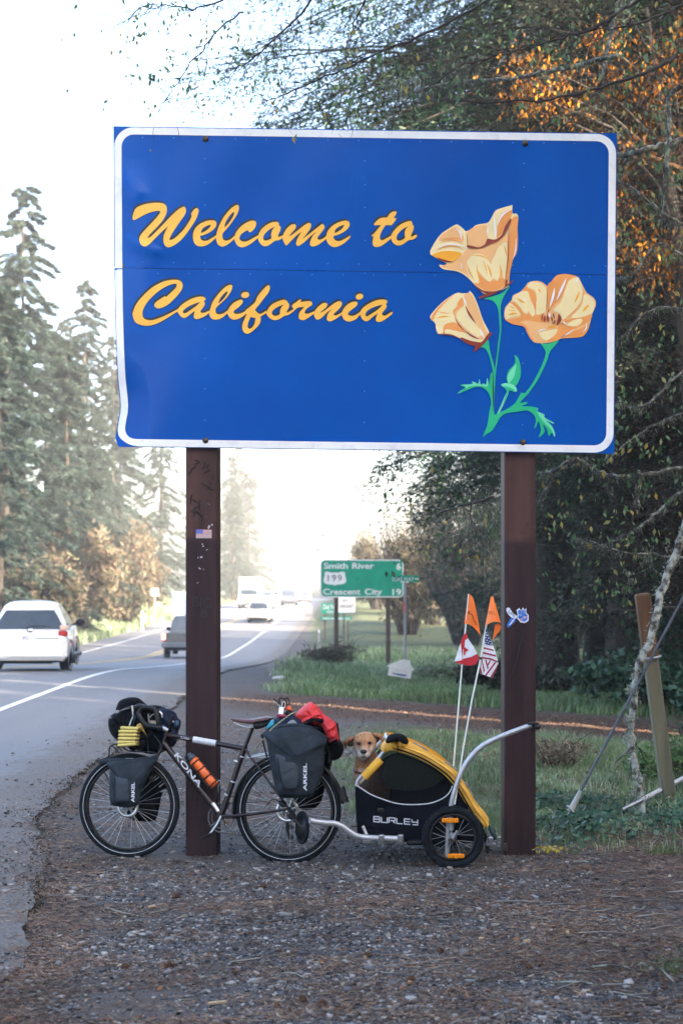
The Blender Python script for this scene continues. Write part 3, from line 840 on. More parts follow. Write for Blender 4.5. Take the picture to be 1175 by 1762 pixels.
    # leaf sprays that can be picked out one by one in front of the dark forest
    for u, v, Y in [(995, 928, 11.9), (1048, 929, 11.9), (1058, 940, 11.9), (985, 960, 11.9), (998, 957, 11.9), (1010, 940, 11.9), (1092, 963, 12), (1075, 968, 12), (1030, 962, 12), (1125, 988, 12), (1064, 1005, 12), (1085, 1012, 12), (992, 1022, 12.1), (1005, 1046, 12.1), (1000, 1060, 12.1), (1036, 1050, 12.1), (1075, 1040, 12.1), (1085, 1035, 12.1), (1062, 897, 12), (1060, 912, 12), (1030, 917, 12), (1140, 880, 12), (1148, 928, 12), (838, 893, 11.5), (842, 905, 11.5), (740, 897, 11.5), (758, 915, 11.5), (744, 935, 11.5), (728, 950, 11.5), (1082, 778, 12), (1110, 785, 12), (1040, 790, 12), (1150, 812, 12), (1112, 838, 12)]:
        for _ in range(2): C.append(P(u + random.gauss(0, 4), v + random.gauss(0, 4), Y))
    for u, v in [(232, 35), (250, 62), (228, 70), (240, 58), (255, 140), (265, 134), (275, 141), (300, 28), (318, 22), (330, 62), (352, 40), (380, 60), (395, 66), (268, 186), (300, 166), (326, 158), (345, 185), (352, 176), (290, 120), (310, 140), (372, 20), (420, 88), (405, 110), (436, 150), (180, 182), (215, 60), (285, 45), (340, 120)]:
        for _ in range(3): C.append(P(u + random.gauss(0, 5), v + random.gauss(0, 5), 9.6))
        a = P(u, v, 9.6); S0.append(a); S1.append(a + Vector((random.uniform(.05, .16), 0, random.uniform(.04, .16)))); R0.append(.0012); R1.append(.002)
    for _ in range(60):
        u, v, Y = g.uniform(1062, 1185), g.choice([g.uniform(40, 440), g.uniform(430, 780)]), 12 + g.normal(0, .4)
        for _ in range(4): C.append(P(u + random.gauss(0, 9), v + random.gauss(0, 9), Y))
    C = np.array([tuple(c) for c in C]); n = len(C)
    A = unit(g.normal(0, .5, (n, 3)) + np.array([0, 0, -1.])); W = unit(np.cross(A, np.array([[0, 1., 0]]) + g.normal(0, .5, (n, 3))))
    k = g.uniform(.55, 1.15, (n, 1)); k = np.where(C[:, :1] < -.2, k * .7, k)
    V, Fa = cards(C, A * .032 * k, W * .015 * k)
    o = fast('leaves', V, Fa, MAT['green_leaf'], t); o['kind'] = 'stuff'
    V, Fa = sticks(np.array(S0), np.array(S1), np.array(R0), np.array(R1), 3)
    o = fast('twigs', V, Fa, MAT['twig'], t); o['kind'] = 'stuff'
    # the crown of the same tree, over the sign and the lay-by
    n = 8500; X = g.uniform(-1.2, 6.5, n); Yc = g.uniform(4.8, 9.4, n); z = g.uniform(6.3, 8.8, n) + .25 * np.abs(X - 3)
    kp = g.random(n) < np.clip(.15 + .2 * (X + .6) + .4 * vnoise(X, Yc, 1.1, 5), 0, 1); Cc = np.stack([X, Yc, z], -1)[kp]; n = len(Cc)
    A = unit(g.normal(0, 1, (n, 3))); W = unit(np.cross(A, g.normal(0, 1, (n, 3)))); k = g.uniform(.6, 1.4, (n, 1))
    V, Fa = cards(Cc, A * .085 * k, W * .045 * k)
    o = fast('crown', V, Fa, MAT['green_leaf'], t)
    for q in range(14):
        a = Vector((4.6, 11.4, 6.5)); e = Vector((g.uniform(-.4, 5), g.uniform(5, 9), g.uniform(7, 9))); MB().tube([a, (a + e) / 2 + Vector((0, 0, .5)), e], [.04, .025, .008], 5).build('branch', MAT['twig'], t)
    # hanging lichen on the limbs
    L = []
    for Y, ra, rb, li, px in B:
        if li != 1: continue
        pts = smooth_open([P(u, v, Y) for u, v in px], 8)
        for p in pts:
            for _ in range(5): L.append(p + Vector((random.gauss(0, .03), random.gauss(0, .03), -abs(random.gauss(0, .03)))))
    for u, v, sx, sy, n2, Y in [(862, 930, 14, 40, 900, 13.2), (840, 880, 26, 20, 600, 13), (800, 905, 20, 18, 350, 13), (1085, 1000, 8, 10, 60, 11.5), (1110, 960, 8, 12, 60, 11.5), (700, 150, 25, 12, 300, 11.6), (790, 120, 20, 14, 200, 11.6)]:
        for _ in range(n2): L.append(P(random.gauss(u, sx), random.gauss(v, sy), Y + random.gauss(0, .25)))
    L = np.array([tuple(p) for p in L]); n = len(L)
    A = unit(g.normal(0, .35, (n, 3)) + np.array([0, 0, -1.])); W = unit(np.cross(A, g.normal(0, 1, (n, 3))))
    k = g.uniform(.4, 1.3, (n, 1))
    V, Fa = cards(L, A * .022 * k, W * .0055 * k)
    o = fast('lichen', V, Fa, MAT['lichen'], t); o['kind'] = 'stuff'
    return t
MAT['sunlit_bark'] = M('sunlit_orange_bark', (.33, .15, .05), (.14, .06, .025), 9, .4, .65, .9, bmp=.5, bscale=30)  # low sun on one limb, put into its bark colour
make_alder()

MAT['lichen_bark'] = M('lichen_crusted_bark', (.42, .44, .40), (.05, .045, .04), 13, .40, .62, .9, bmp=.9, bscale=50, bdist=.012)
def make_leaning_trunk():
    Y = 11.35
    px = [(1200, 820), (1175, 915), (1152, 975), (1132, 1040), (1118, 1100), (1100, 1140), (1089, 1200), (1085, 1250), (1087, 1290), (1097, 1340), (1104, 1380), (1108, 1412), (1109, 1432)]
    pts = smooth_open([P(u, v, Y + .05 * math.sin(i)) for i, (u, v) in enumerate(px)], 4)
    b = P(1109, 1425, Y); b.z = float(gz(b.x, b.y))
    t = thing('sapling_tree', b, 'thin leaning sapling trunk crusted with pale lichen by the grey post', 'tree')
    n = len(pts)
    pts = [p + Vector((random.gauss(0, .007), 0, random.gauss(0, .007))) for p in pts]
    MB().tube(pts, [.034 + .005 * math.sin(i * 1.9) * random.random() - .010 * (i / n) for i in range(n)], 8).build('trunk', MAT['lichen_bark'], t)
    MB().tube([P(1084, 1287, Y), P(1072, 1298, Y - .03), P(1058, 1312, Y - .05), P(1051, 1330, Y - .05)], [.009, .008, .006, .004], 6).build('branch', MAT['grey_bark'], t)
    g = np.random.default_rng(3); C = []
    for p in pts:
        for _ in range(26): C.append(p + Vector((g.normal(0, .026), g.normal(0, .026), g.normal(0, .03))))
    for u, v in [(1091, 1163), (1083, 1187), (1080, 1240), (1092, 1365), (1095, 1340), (1077, 1272)]:
        for _ in range(90): C.append(P(u + g.normal(0, 4), v + g.normal(0, 4), Y - .03 + g.normal(0, .02)))
    C = np.array([tuple(p) for p in C]); n = len(C)
    A = unit(g.normal(0, 1, (n, 3))); W = unit(np.cross(A, g.normal(0, 1, (n, 3)))); k = g.uniform(.5, 1.4, (n, 1))
    V, Fa = cards(C, A * .011 * k, W * .006 * k)
    o = fast('lichen', V, Fa, leaf_mat('pale_lichen', [(.20, .22, .18), (.30, .33, .27), (.40, .42, .35), (.12, .13, .10)], .2), t); o['kind'] = 'stuff'
make_leaning_trunk()

# ---- autumn tree catching the low sun above the sign corner
def make_autumn_tree():
    g = np.random.default_rng(77); X0, Y0 = 5.2, 20.4
    t = thing('autumn_tree', gp(X0, Y0), 'tree with glowing orange leaves above the upper corner of the welcome sign', 'tree')
    m = MB(); m.tube([(X0, Y0, -.2), (X0 - .1, Y0, 3), (X0 - .4, Y0 - .2, 6.5), (X0 - .9, Y0 - .3, 10)], [.16, .13, .09, .03], 8); m.build('trunk', MAT['bark'], t)
    C = []; T0 = []; T1 = []
    for k in range(27):
        u, v = (g.uniform(880, 1190), g.uniform(50, 240)) if k < 19 else (g.uniform(1060, 1200), g.uniform(235, 470))
        c = np.array(P(u, v, Y0 + g.uniform(-.9, .9))); n = int(g.uniform(70, 260))
        q = g.normal(0, 1, (n, 3)) * [.30, .30, .22] * g.uniform(.5, 1.2); C.append(c + q)
        T0.append(np.repeat(c[None], 16, 0) + g.normal(0, .12, (16, 3))); T1.append(c + g.normal(0, 1, (16, 3)) * [.4, .4, .3])
        a = Vector((X0 - .3, Y0, c[2] - 1.2)); MB().tube([a, (a + Vector(c)) / 2 + Vector((0, 0, .25)), Vector(c)], [.03, .018, .006], 5).build('branch', MAT['twig'], t)
    C = np.concatenate(C); n = len(C); A = unit(g.normal(0, .5, (n, 3)) + [0, 0, -1]); W = unit(np.cross(A, g.normal(0, 1, (n, 3)))); k = g.uniform(.5, 1.3, (n, 1))
    V, Fa = cards(C, A * .045 * k, W * .019 * k)
    o = fast('crown', V, Fa, MAT['orange_leaf'], t)
    V, Fa = sticks(np.concatenate(T0), np.concatenate(T1), .005, .002); o = fast('twigs', V, Fa, MAT['twig'], t); o['kind'] = 'stuff'
make_autumn_tree()
# ------------------------------------------------------------------ the welcome sign
SGY = 9.82
def post_paint():
    """old brown paint, with a newer dark coat rolled over the lower part"""
    m, nt, b, N, L = new_mat('two_coats_of_brown_paint')
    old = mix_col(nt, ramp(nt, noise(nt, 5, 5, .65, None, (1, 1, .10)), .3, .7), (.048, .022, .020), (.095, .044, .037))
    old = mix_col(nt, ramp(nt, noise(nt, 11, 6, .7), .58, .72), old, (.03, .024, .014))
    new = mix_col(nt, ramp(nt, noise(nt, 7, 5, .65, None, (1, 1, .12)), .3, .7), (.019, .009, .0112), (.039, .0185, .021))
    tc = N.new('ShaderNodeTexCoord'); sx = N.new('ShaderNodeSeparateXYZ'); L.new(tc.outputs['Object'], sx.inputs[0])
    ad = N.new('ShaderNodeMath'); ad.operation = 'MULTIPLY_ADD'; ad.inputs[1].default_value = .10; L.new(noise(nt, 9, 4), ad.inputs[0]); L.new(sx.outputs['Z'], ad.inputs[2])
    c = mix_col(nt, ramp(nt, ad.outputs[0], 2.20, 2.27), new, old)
    c = mix_col(nt, ramp(nt, noise(nt, 60, 5, .8), .70, .76), c, (.10, .075, .07))
    L.new(c, b.inputs['Base Color']); b.inputs['Roughness'].default_value = .6; b.inputs['Specular IOR Level'].default_value = .25
    L.new(bump(nt, noise(nt, 55, 4, .6, None, (1, 1, .06)), .5, .006), b.inputs['Normal'])
    return m
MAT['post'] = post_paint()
def blue_panel():
    m, nt, b, N, L = new_mat('blue_sheeting')
    c = mix_col(nt, ramp(nt, noise(nt, .9, 4, .6), .35, .7), (.0001, .070, .36), (.0001, .088, .43))
    c = mix_col(nt, ramp(nt, noise(nt, 5, 6, .75, None, (1, 1, .25)), .62, .8), c, (.001, .125, .47))
    L.new(c, b.inputs['Base Color']); b.inputs['Roughness'].default_value = .45
    b.inputs['Specular IOR Level'].default_value = .07; b.inputs['Coat Weight'].default_value = .2; b.inputs['Coat Roughness'].default_value = .16
    L.new(bump(nt, noise(nt, 3.0, 3, .5), .12, .02), b.inputs['Normal'])
    return m
MAT['sign_blue'] = blue_panel()
MAT['sign_white'] = M('white_sheeting', (.84, .85, .87), (.76, .77, .80), 4, .4, .7, .45, dirt=(.38, .38, .38), dirt_amt=.35, dirt_scale=9)
MAT['sign_yellow'] = M('yellow_print', (.95, .50, .055), (.90, .46, .05), 4, .4, .7, .45)
MAT['sign_black'] = M('black_print', (.006, .007, .012), (.012, .012, .016), 6, .4, .7, .45)
MAT['steel_dark'] = M('dark_bolt_steel', (.06, .055, .05), (.14, .10, .075), 60, .4, .6, .5, .8)
MAT['rivet'] = M('bright_rivet', (.06, .30, .62), (.10, .36, .66), 40, .4, .6, .4, .3)
MAT['alu'] = M('raw_aluminium_edge', (.45, .46, .48), (.3, .3, .32), 20, .4, .6, .4, .8)

def s_edge(py):
    L = float(np.interp(py, [217, 460, 530, 600, 650, 690, 706, 716, 735, 752, 764, 772], [195.5, 197, 198, 200, 202.5, 207, 207.5, 205, 202, 199, 202, 208]))
    R = float(np.interp(py, [229, 781], [1061, 1056]))
    return L, R
def s_depth(u, v):
    """how far the sheet is bent back (m)"""
    d = .0035 * math.sin(u * .011 + 1) * math.sin(v * .012) + .002 * math.sin(u * .03 + v * .021)
    t = max(0.0, (262 - 10 * ((v - 705) / 60) ** 2 - u) / 60) if v > 600 else 0
    if v > 600:
        k = float(sstep(600, 690, v)) * (1 - .45 * float(sstep(745, 772, v)))
        d += .075 * t ** 1.1 * k
    if v < 461:
        d += -.016 * math.exp(-((u - 232 - (v - 330) * .35) / 26) ** 2) * float(sstep(270, 330, v)) * float(sstep(452, 420, v))
        for (x0, y0), (x1, y1), wd, am in (((206, 404), (290, 442), 10, .012), ((207, 296), (250, 345), 16, .010)):      # creases
            lx, ly = x1 - x0, y1 - y0; ll = math.hypot(lx, ly); al = ((u - x0) * lx + (v - y0) * ly) / ll / ll; sd = ((u - x0) * ly - (v - y0) * lx) / ll
            d -= (am * max(0, 1 - sd / wd) if sd > 0 else am * max(0, 1 + sd / (wd * 4.5)) ** 1.6) * float(sstep(-.25, .1, al)) * float(sstep(1.05, .7, al)) * float(sstep(209, 224, u))
        d += .030 * max(0, (250 - u) / 55) ** 1.5 * float(sstep(250, 440, v))
    else:
        d += .006 * max(0, (250 - u) / 55) * float(sstep(560, 461, v))
    return d
def SP(u, v, lift=0.0):
    return P(u, v, SGY + s_depth(u, v) - lift)
def s_bil(a, b):
    """sheet coordinates 0..1 -> pixel"""
    py = (1 - b) * (217 + 12.5 * a) + b * (769 + 11.8 * a)
    L, R = s_edge(py)
    return L + (R - L) * a, py

def panel(name, b0, b1, parent, shift=0.0):
    mb = MB(); au = np.concatenate([np.linspace(0, .1, 22), np.linspace(.11, 1, 30)]); nv = 62
    bs = [b0 + (b1 - b0) * j / nv for j in range(nv + 1)]
    for back in (0, 1):
        V = []
        for b in bs:
            for a in au:
                u, v = s_bil(a, b)
                V.append(SP(u, v, -.004 * back - shift))
        n = len(au)
        Fs = [(j * n + i, j * n + i + 1, (j + 1) * n + i + 1, (j + 1) * n + i) for j in range(nv) for i in range(n - 1)]
        mb.add(V, Fs, True, back)
    return mb.build(name, [MAT['sign_blue'], MAT['alu']], parent)

def make_sign():
    zc = gp(-.05, 9.95)
    t = thing('welcome_sign', zc, 'large blue Welcome to California sign on two brown posts', 'sign')
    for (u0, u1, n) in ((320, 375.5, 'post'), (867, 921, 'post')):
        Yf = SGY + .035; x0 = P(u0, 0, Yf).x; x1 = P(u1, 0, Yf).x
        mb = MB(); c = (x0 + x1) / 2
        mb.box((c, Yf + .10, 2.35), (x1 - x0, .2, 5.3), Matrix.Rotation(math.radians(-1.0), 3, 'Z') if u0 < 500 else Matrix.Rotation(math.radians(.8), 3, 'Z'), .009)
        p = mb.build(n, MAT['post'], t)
        if u0 < 500: pl = p
        else: pr = p
    bseam = (461 - 217) / 552.0
    up = panel('upper_panel', 0, bseam - .0007, t)
    lo = panel('lower_panel', bseam + .0007, 1.0, t, .002)
    for b0, e0 in ((.03, .06), (.428, .014), (.90, .10)):
        mb = MB(); (ua, va), (ub, vb) = s_bil(e0, b0 + .02), s_bil(.985, b0 + .02)
        A0, B0 = P(ua, va, SGY + .024), P(ub, vb, SGY + .024)
        mb.box((A0 + B0) / 2, ((B0 - A0).length, .016, .09), Matrix.Rotation(-math.atan2((B0 - A0).z, (B0 - A0).x), 3, 'Y'))
        mb.build('stringer', MAT['steel_dark'], t)
    # white border
    W, H, r, w = 866.0, 553.0, 34.0, 12.5
    def rr(inset, rad, k=10):
        out = []
        for cx, cy, a0 in ((W - inset - rad, inset + rad, -90), (W - inset - rad, H - inset - rad, 0), (inset + rad, H - inset - rad, 90), (inset + rad, inset + rad, 180)):
            for j in range(k + 1):
                a = math.radians(a0 + 90 * j / k); out.append((cx + rad * math.cos(a), cy + rad * math.sin(a)))
        return out
    def dense(pl):
        out = []
        for i in range(len(pl)):
            a, b = pl[i], pl[(i + 1) % len(pl)]; n = 40
            if math.hypot(a[0] - b[0], a[1] - b[1]) < 30: n = 1
            out += [(a[0] + (b[0] - a[0]) * j / n, a[1] + (b[1] - a[1]) * j / n) for j in range(n)]
        return out
    A, B = dense(rr(1.5, r)), dense(rr(1.5 + w, r - w))
    mb = MB()
    def mapab(p, l): 
        u, v = s_bil(p[0] / W, p[1] / H); return SP(u, v, l)
    n = len(A); V = [mapab(p, .0045) for p in A] + [mapab(p, .0045) for p in B]
    mb.add(V, [(i, (i + 1) % n, n + (i + 1) % n, n + i) for i in range(n) if not (abs(A[i][1] / H - bseam) < .003 or abs(A[(i + 1) % n][1] / H - bseam) < .003)], True)
    mb.build('border', MAT['sign_white'], t)
    # bolts and rivets
    for u, v in ((354, 239), (903, 247), (354, 758), (899, 761)):
        MB().lathe([(.0, .016), (.010, .016), (.013, .008), (.021, .006), (.022, 0)], SP(u, v, .001), (0, -1, 0), 12).build('bolt', MAT['steel_dark'], t)
    mb = MB(); rp = []
    for v in (273, 314, 353, 410, 466, 566, 617, 669, 723): rp += [(353, v), (628 + (v - 273) * -.003, v + 4), (901 - (v - 273) * .006, v + 8)]
    for u in list(range(246, 1046, 53)):
        rp += [(u, 236 + (u - 200) * .014), (u, 460 - 9 + (u - 200) * .008), (u + 26, 470 + (u - 200) * .008), (u, 757 + (u - 200) * .012)]
    for u, v in rp: mb.ell(SP(u, v, .0005), (.0042, .003, .0042), 6, 4)
    o = mb.build('rivet', MAT['rivet'], t); o['kind'] = 'stuff'
    # ---------------- lettering, traced outlines
    K = 5.875
    def C(ox, oy, *pts): return [(ox + x / K, oy + y / K) for x, y in pts]
    def L1(ox, oy, pts, holes=(), dense=3):
        """points with a third value are sharp"""
        cs = []
        for q in (pts, *holes):
            corner = [i for i, p in enumerate(q) if len(p) > 2]
            cs.append(smooth_closed([(ox + p[0] / K, oy + p[1] / K) for p in q], dense, corner))
        return cs
    def ellipse(cx, cy, rx, ry, a): return [(cx + rx * math.cos(k) * math.cos(a) - ry * math.sin(k) * math.sin(a), cy + rx * math.cos(k) * math.sin(a) + ry * math.sin(k) * math.cos(a)) for k in (i * math.pi / 7 for i in range(14))]
    S = 1
    word1 = [
        L1(220, 335, [(50, 240), (58, 195), (75, 150), (110, 120), (180, 95), (270, 82), (345, 85), (385, 105), (397, 145), (390, 195), (355, 260), (300, 325), (240, 385), (200, 432, S), (225, 432), (290, 372), (360, 300), (430, 225), (500, 160), (555, 125), (578, 125), (592, 165), (570, 215), (520, 285), (460, 375), (425, 440), (432, 458), (480, 437), (555, 365), (610, 290), (646, 222), (642, 192), (665, 158), (695, 135), (715, 148), (716, 180), (690, 250), (640, 330), (570, 425), (500, 492), (440, 526), (400, 530), (372, 505), (362, 460), (370, 400), (410, 318, S), (350, 370), (280, 440), (220, 500), (175, 523), (140, 510), (120, 470), (122, 430), (150, 385), (220, 310), (290, 235), (330, 180), (320, 165), (270, 168), (200, 190), (130, 225), (70, 257)]),
        L1(220, 335, [(660, 430), (665, 380), (690, 330), (740, 290), (800, 265), (855, 258), (890, 270), (898, 300), (880, 340), (830, 380), (770, 408), (735, 415, S), (735, 440), (760, 465), (800, 465), (850, 440), (893, 412, S), (893, 432), (850, 475), (800, 510), (745, 524), (700, 515), (670, 480)], [[(740, 388, S), (755, 345), (800, 315), (835, 305), (838, 318), (810, 350), (770, 378)]]),
        L1(220, 335, [(893, 430), (895, 460), (910, 500), (940, 522), (975, 522), (1030, 490), (1085, 440, S), (1085, 412, S), (1040, 450), (995, 465), (965, 450), (957, 410), (970, 380), (1010, 335), (1060, 270), (1105, 200), (1125, 140), (1118, 108), (1095, 105), (1050, 135), (990, 200), (940, 280), (907, 360)], [[(975, 335, S), (990, 280), (1030, 215), (1065, 178), (1078, 185), (1060, 230), (1020, 290)]]),
        L1(400, 335, [(20, 440), (25, 415), (45, 370), (100, 310), (165, 272), (210, 262), (238, 275), (240, 305), (225, 340), (195, 372), (172, 380), (162, 360, S), (135, 368), (90, 400), (72, 435), (80, 460), (110, 475), (150, 470), (200, 445), (258, 412, S), (262, 432), (215, 475), (160, 512), (105, 532), (60, 520), (30, 480)]),
        L1(400, 335, [(258, 440), (262, 410), (290, 355), (340, 310), (400, 280), (450, 275), (470, 290), (470, 310, S), (487, 325), (485, 360), (465, 400), (465, 428), (505, 412, S), (507, 435), (470, 460), (430, 467), (385, 500), (345, 520), (305, 515), (272, 480)], [[(312, 430), (325, 400), (370, 355), (430, 322, S), (400, 365), (392, 410), (395, 440), (370, 455), (335, 465), (315, 455)]]),
        L1(400, 335, [(505, 440), (512, 410), (540, 355), (585, 310), (620, 297), (642, 310), (638, 340), (600, 385), (568, 420, S), (610, 400), (680, 345), (740, 300), (775, 285), (795, 300), (788, 340), (750, 395), (705, 450, S), (760, 410), (830, 355), (880, 315), (910, 295), (932, 330), (905, 375), (865, 425), (862, 448), (885, 455), (920, 440), (950, 415, S), (955, 440), (905, 480), (850, 515), (810, 525), (785, 510), (785, 475), (810, 420), (850, 372, S), (790, 420), (720, 485), (670, 517), (648, 510), (645, 480), (665, 430), (700, 375, S), (650, 410), (590, 470), (550, 512), (530, 500)]),
        L1(540, 335, [(126, 440), (133, 385), (165, 335), (210, 300), (270, 272), (325, 262), (355, 275), (362, 305), (345, 340), (300, 378), (240, 408), (200, 415, S), (200, 440), (225, 465), (265, 468), (315, 445), (368, 412, S), (368, 432), (330, 470), (275, 510), (210, 530), (165, 515), (135, 480)], [[(207, 390, S), (220, 350), (260, 320), (300, 305), (303, 318), (280, 348), (240, 375)]]),
    ]
    word2 = [
        L1(540, 335, [(583, 425, S), (585, 408), (610, 390), (660, 330), (678, 308, S), (640, 308), (610, 310, S), (608, 295), (640, 260), (680, 235), (740, 228), (760, 200), (795, 172), (830, 170), (835, 185), (815, 220), (803, 235, S), (832, 237, S), (825, 260), (785, 310, S), (725, 308, S), (690, 360), (668, 415), (670, 450), (695, 460), (735, 440), (785, 412, S), (785, 435), (735, 480), (680, 518), (630, 530), (600, 515), (592, 480), (600, 440), (603, 420)]),
        L1(540, 335, [(780, 440), (785, 400), (820, 350), (870, 305), (920, 280), (970, 265), (992, 280), (993, 300, S), (1010, 320), (1005, 355), (985, 400), (985, 425), (1035, 402, S), (1040, 425), (1000, 455), (960, 460), (910, 495), (865, 515), (820, 505), (792, 475)], [[(835, 430), (850, 395), (895, 350), (950, 318, S), (920, 365), (918, 410), (920, 435), (895, 455), (860, 465), (838, 455)]]),
    ]
    word3 = [
        L1(220, 470, [(52, 430), (55, 390), (90, 310), (160, 225), (250, 145), (350, 90), (430, 70), (500, 68), (540, 85), (557, 120), (545, 170), (500, 230), (430, 300), (370, 340), (315, 357), (280, 345), (270, 320), (290, 290), (340, 255), (380, 230, S), (387, 243, S), (440, 195), (485, 150), (497, 115), (470, 108), (400, 130), (310, 185), (220, 270), (165, 350), (150, 410), (160, 450), (190, 470), (250, 475), (330, 450), (410, 415), (500, 368, S), (502, 388, S), (430, 435), (340, 490), (260, 522), (190, 532), (120, 520), (75, 490)]),
        L1(220, 470, [(500, 380), (515, 355), (560, 310), (640, 262), (710, 240), (760, 238), (780, 250), (790, 265), (770, 282, S), (782, 310), (765, 345), (735, 385), (745, 400), (775, 400), (828, 378, S), (830, 398, S), (780, 435), (720, 462), (690, 465), (670, 450), (670, 420), (680, 380, S), (640, 410), (590, 448), (560, 452), (530, 430)], [[(558, 395), (570, 370), (620, 335), (680, 308), (735, 290, S), (690, 335), (640, 370), (595, 400), (570, 405)]]),
        L1(220, 470, [(826, 400), (828, 430), (850, 460), (880, 470), (925, 465), (970, 440), (1012, 400, S), (1012, 375, S), (970, 405), (925, 418), (895, 405), (888, 375), (895, 350), (930, 315), (990, 260), (1040, 190), (1058, 140), (1050, 120), (1020, 122), (970, 155), (910, 220), (860, 290), (838, 350)], [[(912, 310, S), (935, 255), (975, 205), (1005, 183), (1008, 200), (985, 240), (950, 280)]]),
        L1(380, 470, [(68, 400), (80, 360), (120, 310), (170, 278), (210, 268), (225, 285), (215, 310), (175, 350), (140, 375), (130, 395), (145, 410), (180, 412), (220, 400), (260, 375, S), (265, 400, S), (220, 440), (170, 465), (130, 470), (95, 455), (75, 425)]),
        [[(380 + x / K, 470 + y / K) for x, y in ellipse(248, 222, 42, 31, -.25)]],
        L1(380, 470, [(250, 380), (290, 345), (345, 295), (370, 240), (420, 175), (470, 125), (490, 125), (498, 150), (480, 200), (440, 250), (395, 310), (345, 372, S), (395, 413), (460, 378, S), (466, 402, S), (405, 440), (405, 480), (380, 530), (330, 580), (285, 610), (255, 612), (228, 590), (217, 550), (225, 500), (262, 418, S)], [[(303, 440, S), (278, 500), (273, 545), (295, 562), (325, 540), (345, 500), (352, 452, S), (325, 450)]]),
        L1(380, 470, [(464, 400), (480, 360), (520, 315), (580, 285), (640, 268), (672, 285), (678, 300, S), (692, 315), (690, 345), (670, 380), (668, 400), (720, 372), (738, 358, S), (720, 340), (725, 320), (760, 295), (800, 265), (812, 275), (805, 292, S), (860, 285), (905, 283), (922, 300), (918, 325), (880, 350), (855, 375), (848, 405), (870, 410), (900, 405), (942, 385, S), (944, 407, S), (900, 440), (850, 472), (820, 475), (790, 460), (788, 430), (800, 390), (845, 342, S), (780, 348), (735, 385), (690, 420), (640, 433), (590, 465), (540, 475), (495, 455), (470, 425)], [[(518, 395), (535, 370), (580, 340), (635, 318, S), (605, 360), (598, 400), (600, 410), (570, 430), (540, 430), (522, 418)]]),
        L1(530, 470, [(60, 400), (80, 365), (125, 320), (165, 300), (195, 310), (192, 335), (155, 370), (118, 400, S), (160, 385), (230, 330), (290, 290), (325, 283), (342, 300), (335, 335), (300, 375), (262, 410), (262, 425), (290, 425), (345, 395, S), (350, 412, S), (300, 450), (245, 482), (215, 488), (190, 470), (195, 430), (215, 390), (250, 360, S), (200, 390), (140, 450), (105, 470), (85, 468), (65, 440)]),
        L1(530, 470, [(343, 415), (352, 375), (390, 325), (440, 295), (480, 287), (500, 300), (490, 330), (440, 370), (408, 400), (405, 420), (430, 430), (470, 428), (528, 390, S), (530, 415, S), (490, 460), (440, 485), (400, 488), (365, 470), (347, 440)]),
        [[(530 + x / K, 470 + y / K) for x, y in ellipse(520, 238, 40, 30, -.3)]],
        L1(530, 470, [(525, 410), (535, 375), (580, 330), (650, 290), (720, 268), (780, 268), (803, 290), (785, 312, S), (795, 335), (780, 365), (748, 405), (755, 425), (785, 428), (845, 390, S), (855, 405), (810, 445), (750, 485), (710, 495), (685, 480), (688, 445), (705, 405, S), (650, 445), (610, 480), (575, 485), (540, 455)], [[(580, 420), (590, 390), (640, 355), (700, 330), (755, 320, S), (710, 365), (650, 405), (610, 430), (588, 437)]]),
    ]
    for word in (word1, word2, word3):
        ms, mt = MB(), MB()
        for k, cs in enumerate(word):
            flat([[(u - 1.8, v - 3.7) for u, v in c] for c in cs], lambda u, v: SP(u, v, .0028 + .0002 * (k % 3)), ms, 0, 9)
            flat(cs, lambda u, v: SP(u, v, .0040 + .0002 * (k % 3)), mt, 0, 9)
        ms.build('letter_shadow', MAT['sign_black'], t); mt.build('lettering', MAT['sign_yellow'], t)
    # ---------------- painted poppies, traced
    pc = {k: M('poppy_' + k, lin(h), tuple(x * .93 for x in lin(h)), 6, .4, .7, .45) for k, h in dict(peach='#f2b878', orange='#ef9a4c', cream='#f3dda4', gold='#f6a81e', rust='#8c2c14', pale='#f1eef2', green='#0bb87e', mint='#6fdcae', dark='#0a3a2c').items()}
    def art(name, layers, ox, oy, k, lift=.003):
        f = None
        mats = []; mb = MB()
        for i, (col, pts, *sm) in enumerate(layers):
            if pc[col] not in mats: mats.append(pc[col])
            pl = [(ox + p[0] / k, oy + p[1] / k) for p in pts]
            if not sm: pl = smooth_closed(pl, 3, [j for j, p in enumerate(pts) if len(p) > 2])
            flat([pl], lambda u, v, i=i: SP(u, v, lift + .00022 * i), mb, mats.index(pc[col]), 14)
        o = mb.build(name, mats, t)
        if len(mats) == 1: pass
        return o
    def lens(x0, y0, x1, y1, w, bend=0):
        """thin brush stroke"""
        dx, dy = x1 - x0, y1 - y0; l = math.hypot(dx, dy); nx, ny = -dy / l, dx / l
        out = []
        for t in (0, .25, .5, .75): out.append((x0 + dx * t + nx * (w * math.sin(math.pi * t) + bend * math.sin(math.pi * t)), y0 + dy * t + ny * (w * math.sin(math.pi * t) + bend * math.sin(math.pi * t))))
        for t in (1, .75, .5, .25): out.append((x0 + dx * t - nx * (w * math.sin(math.pi * t) - bend * math.sin(math.pi * t)), y0 + dy * t - ny * (w * math.sin(math.pi * t) - bend * math.sin(math.pi * t))))
        return out
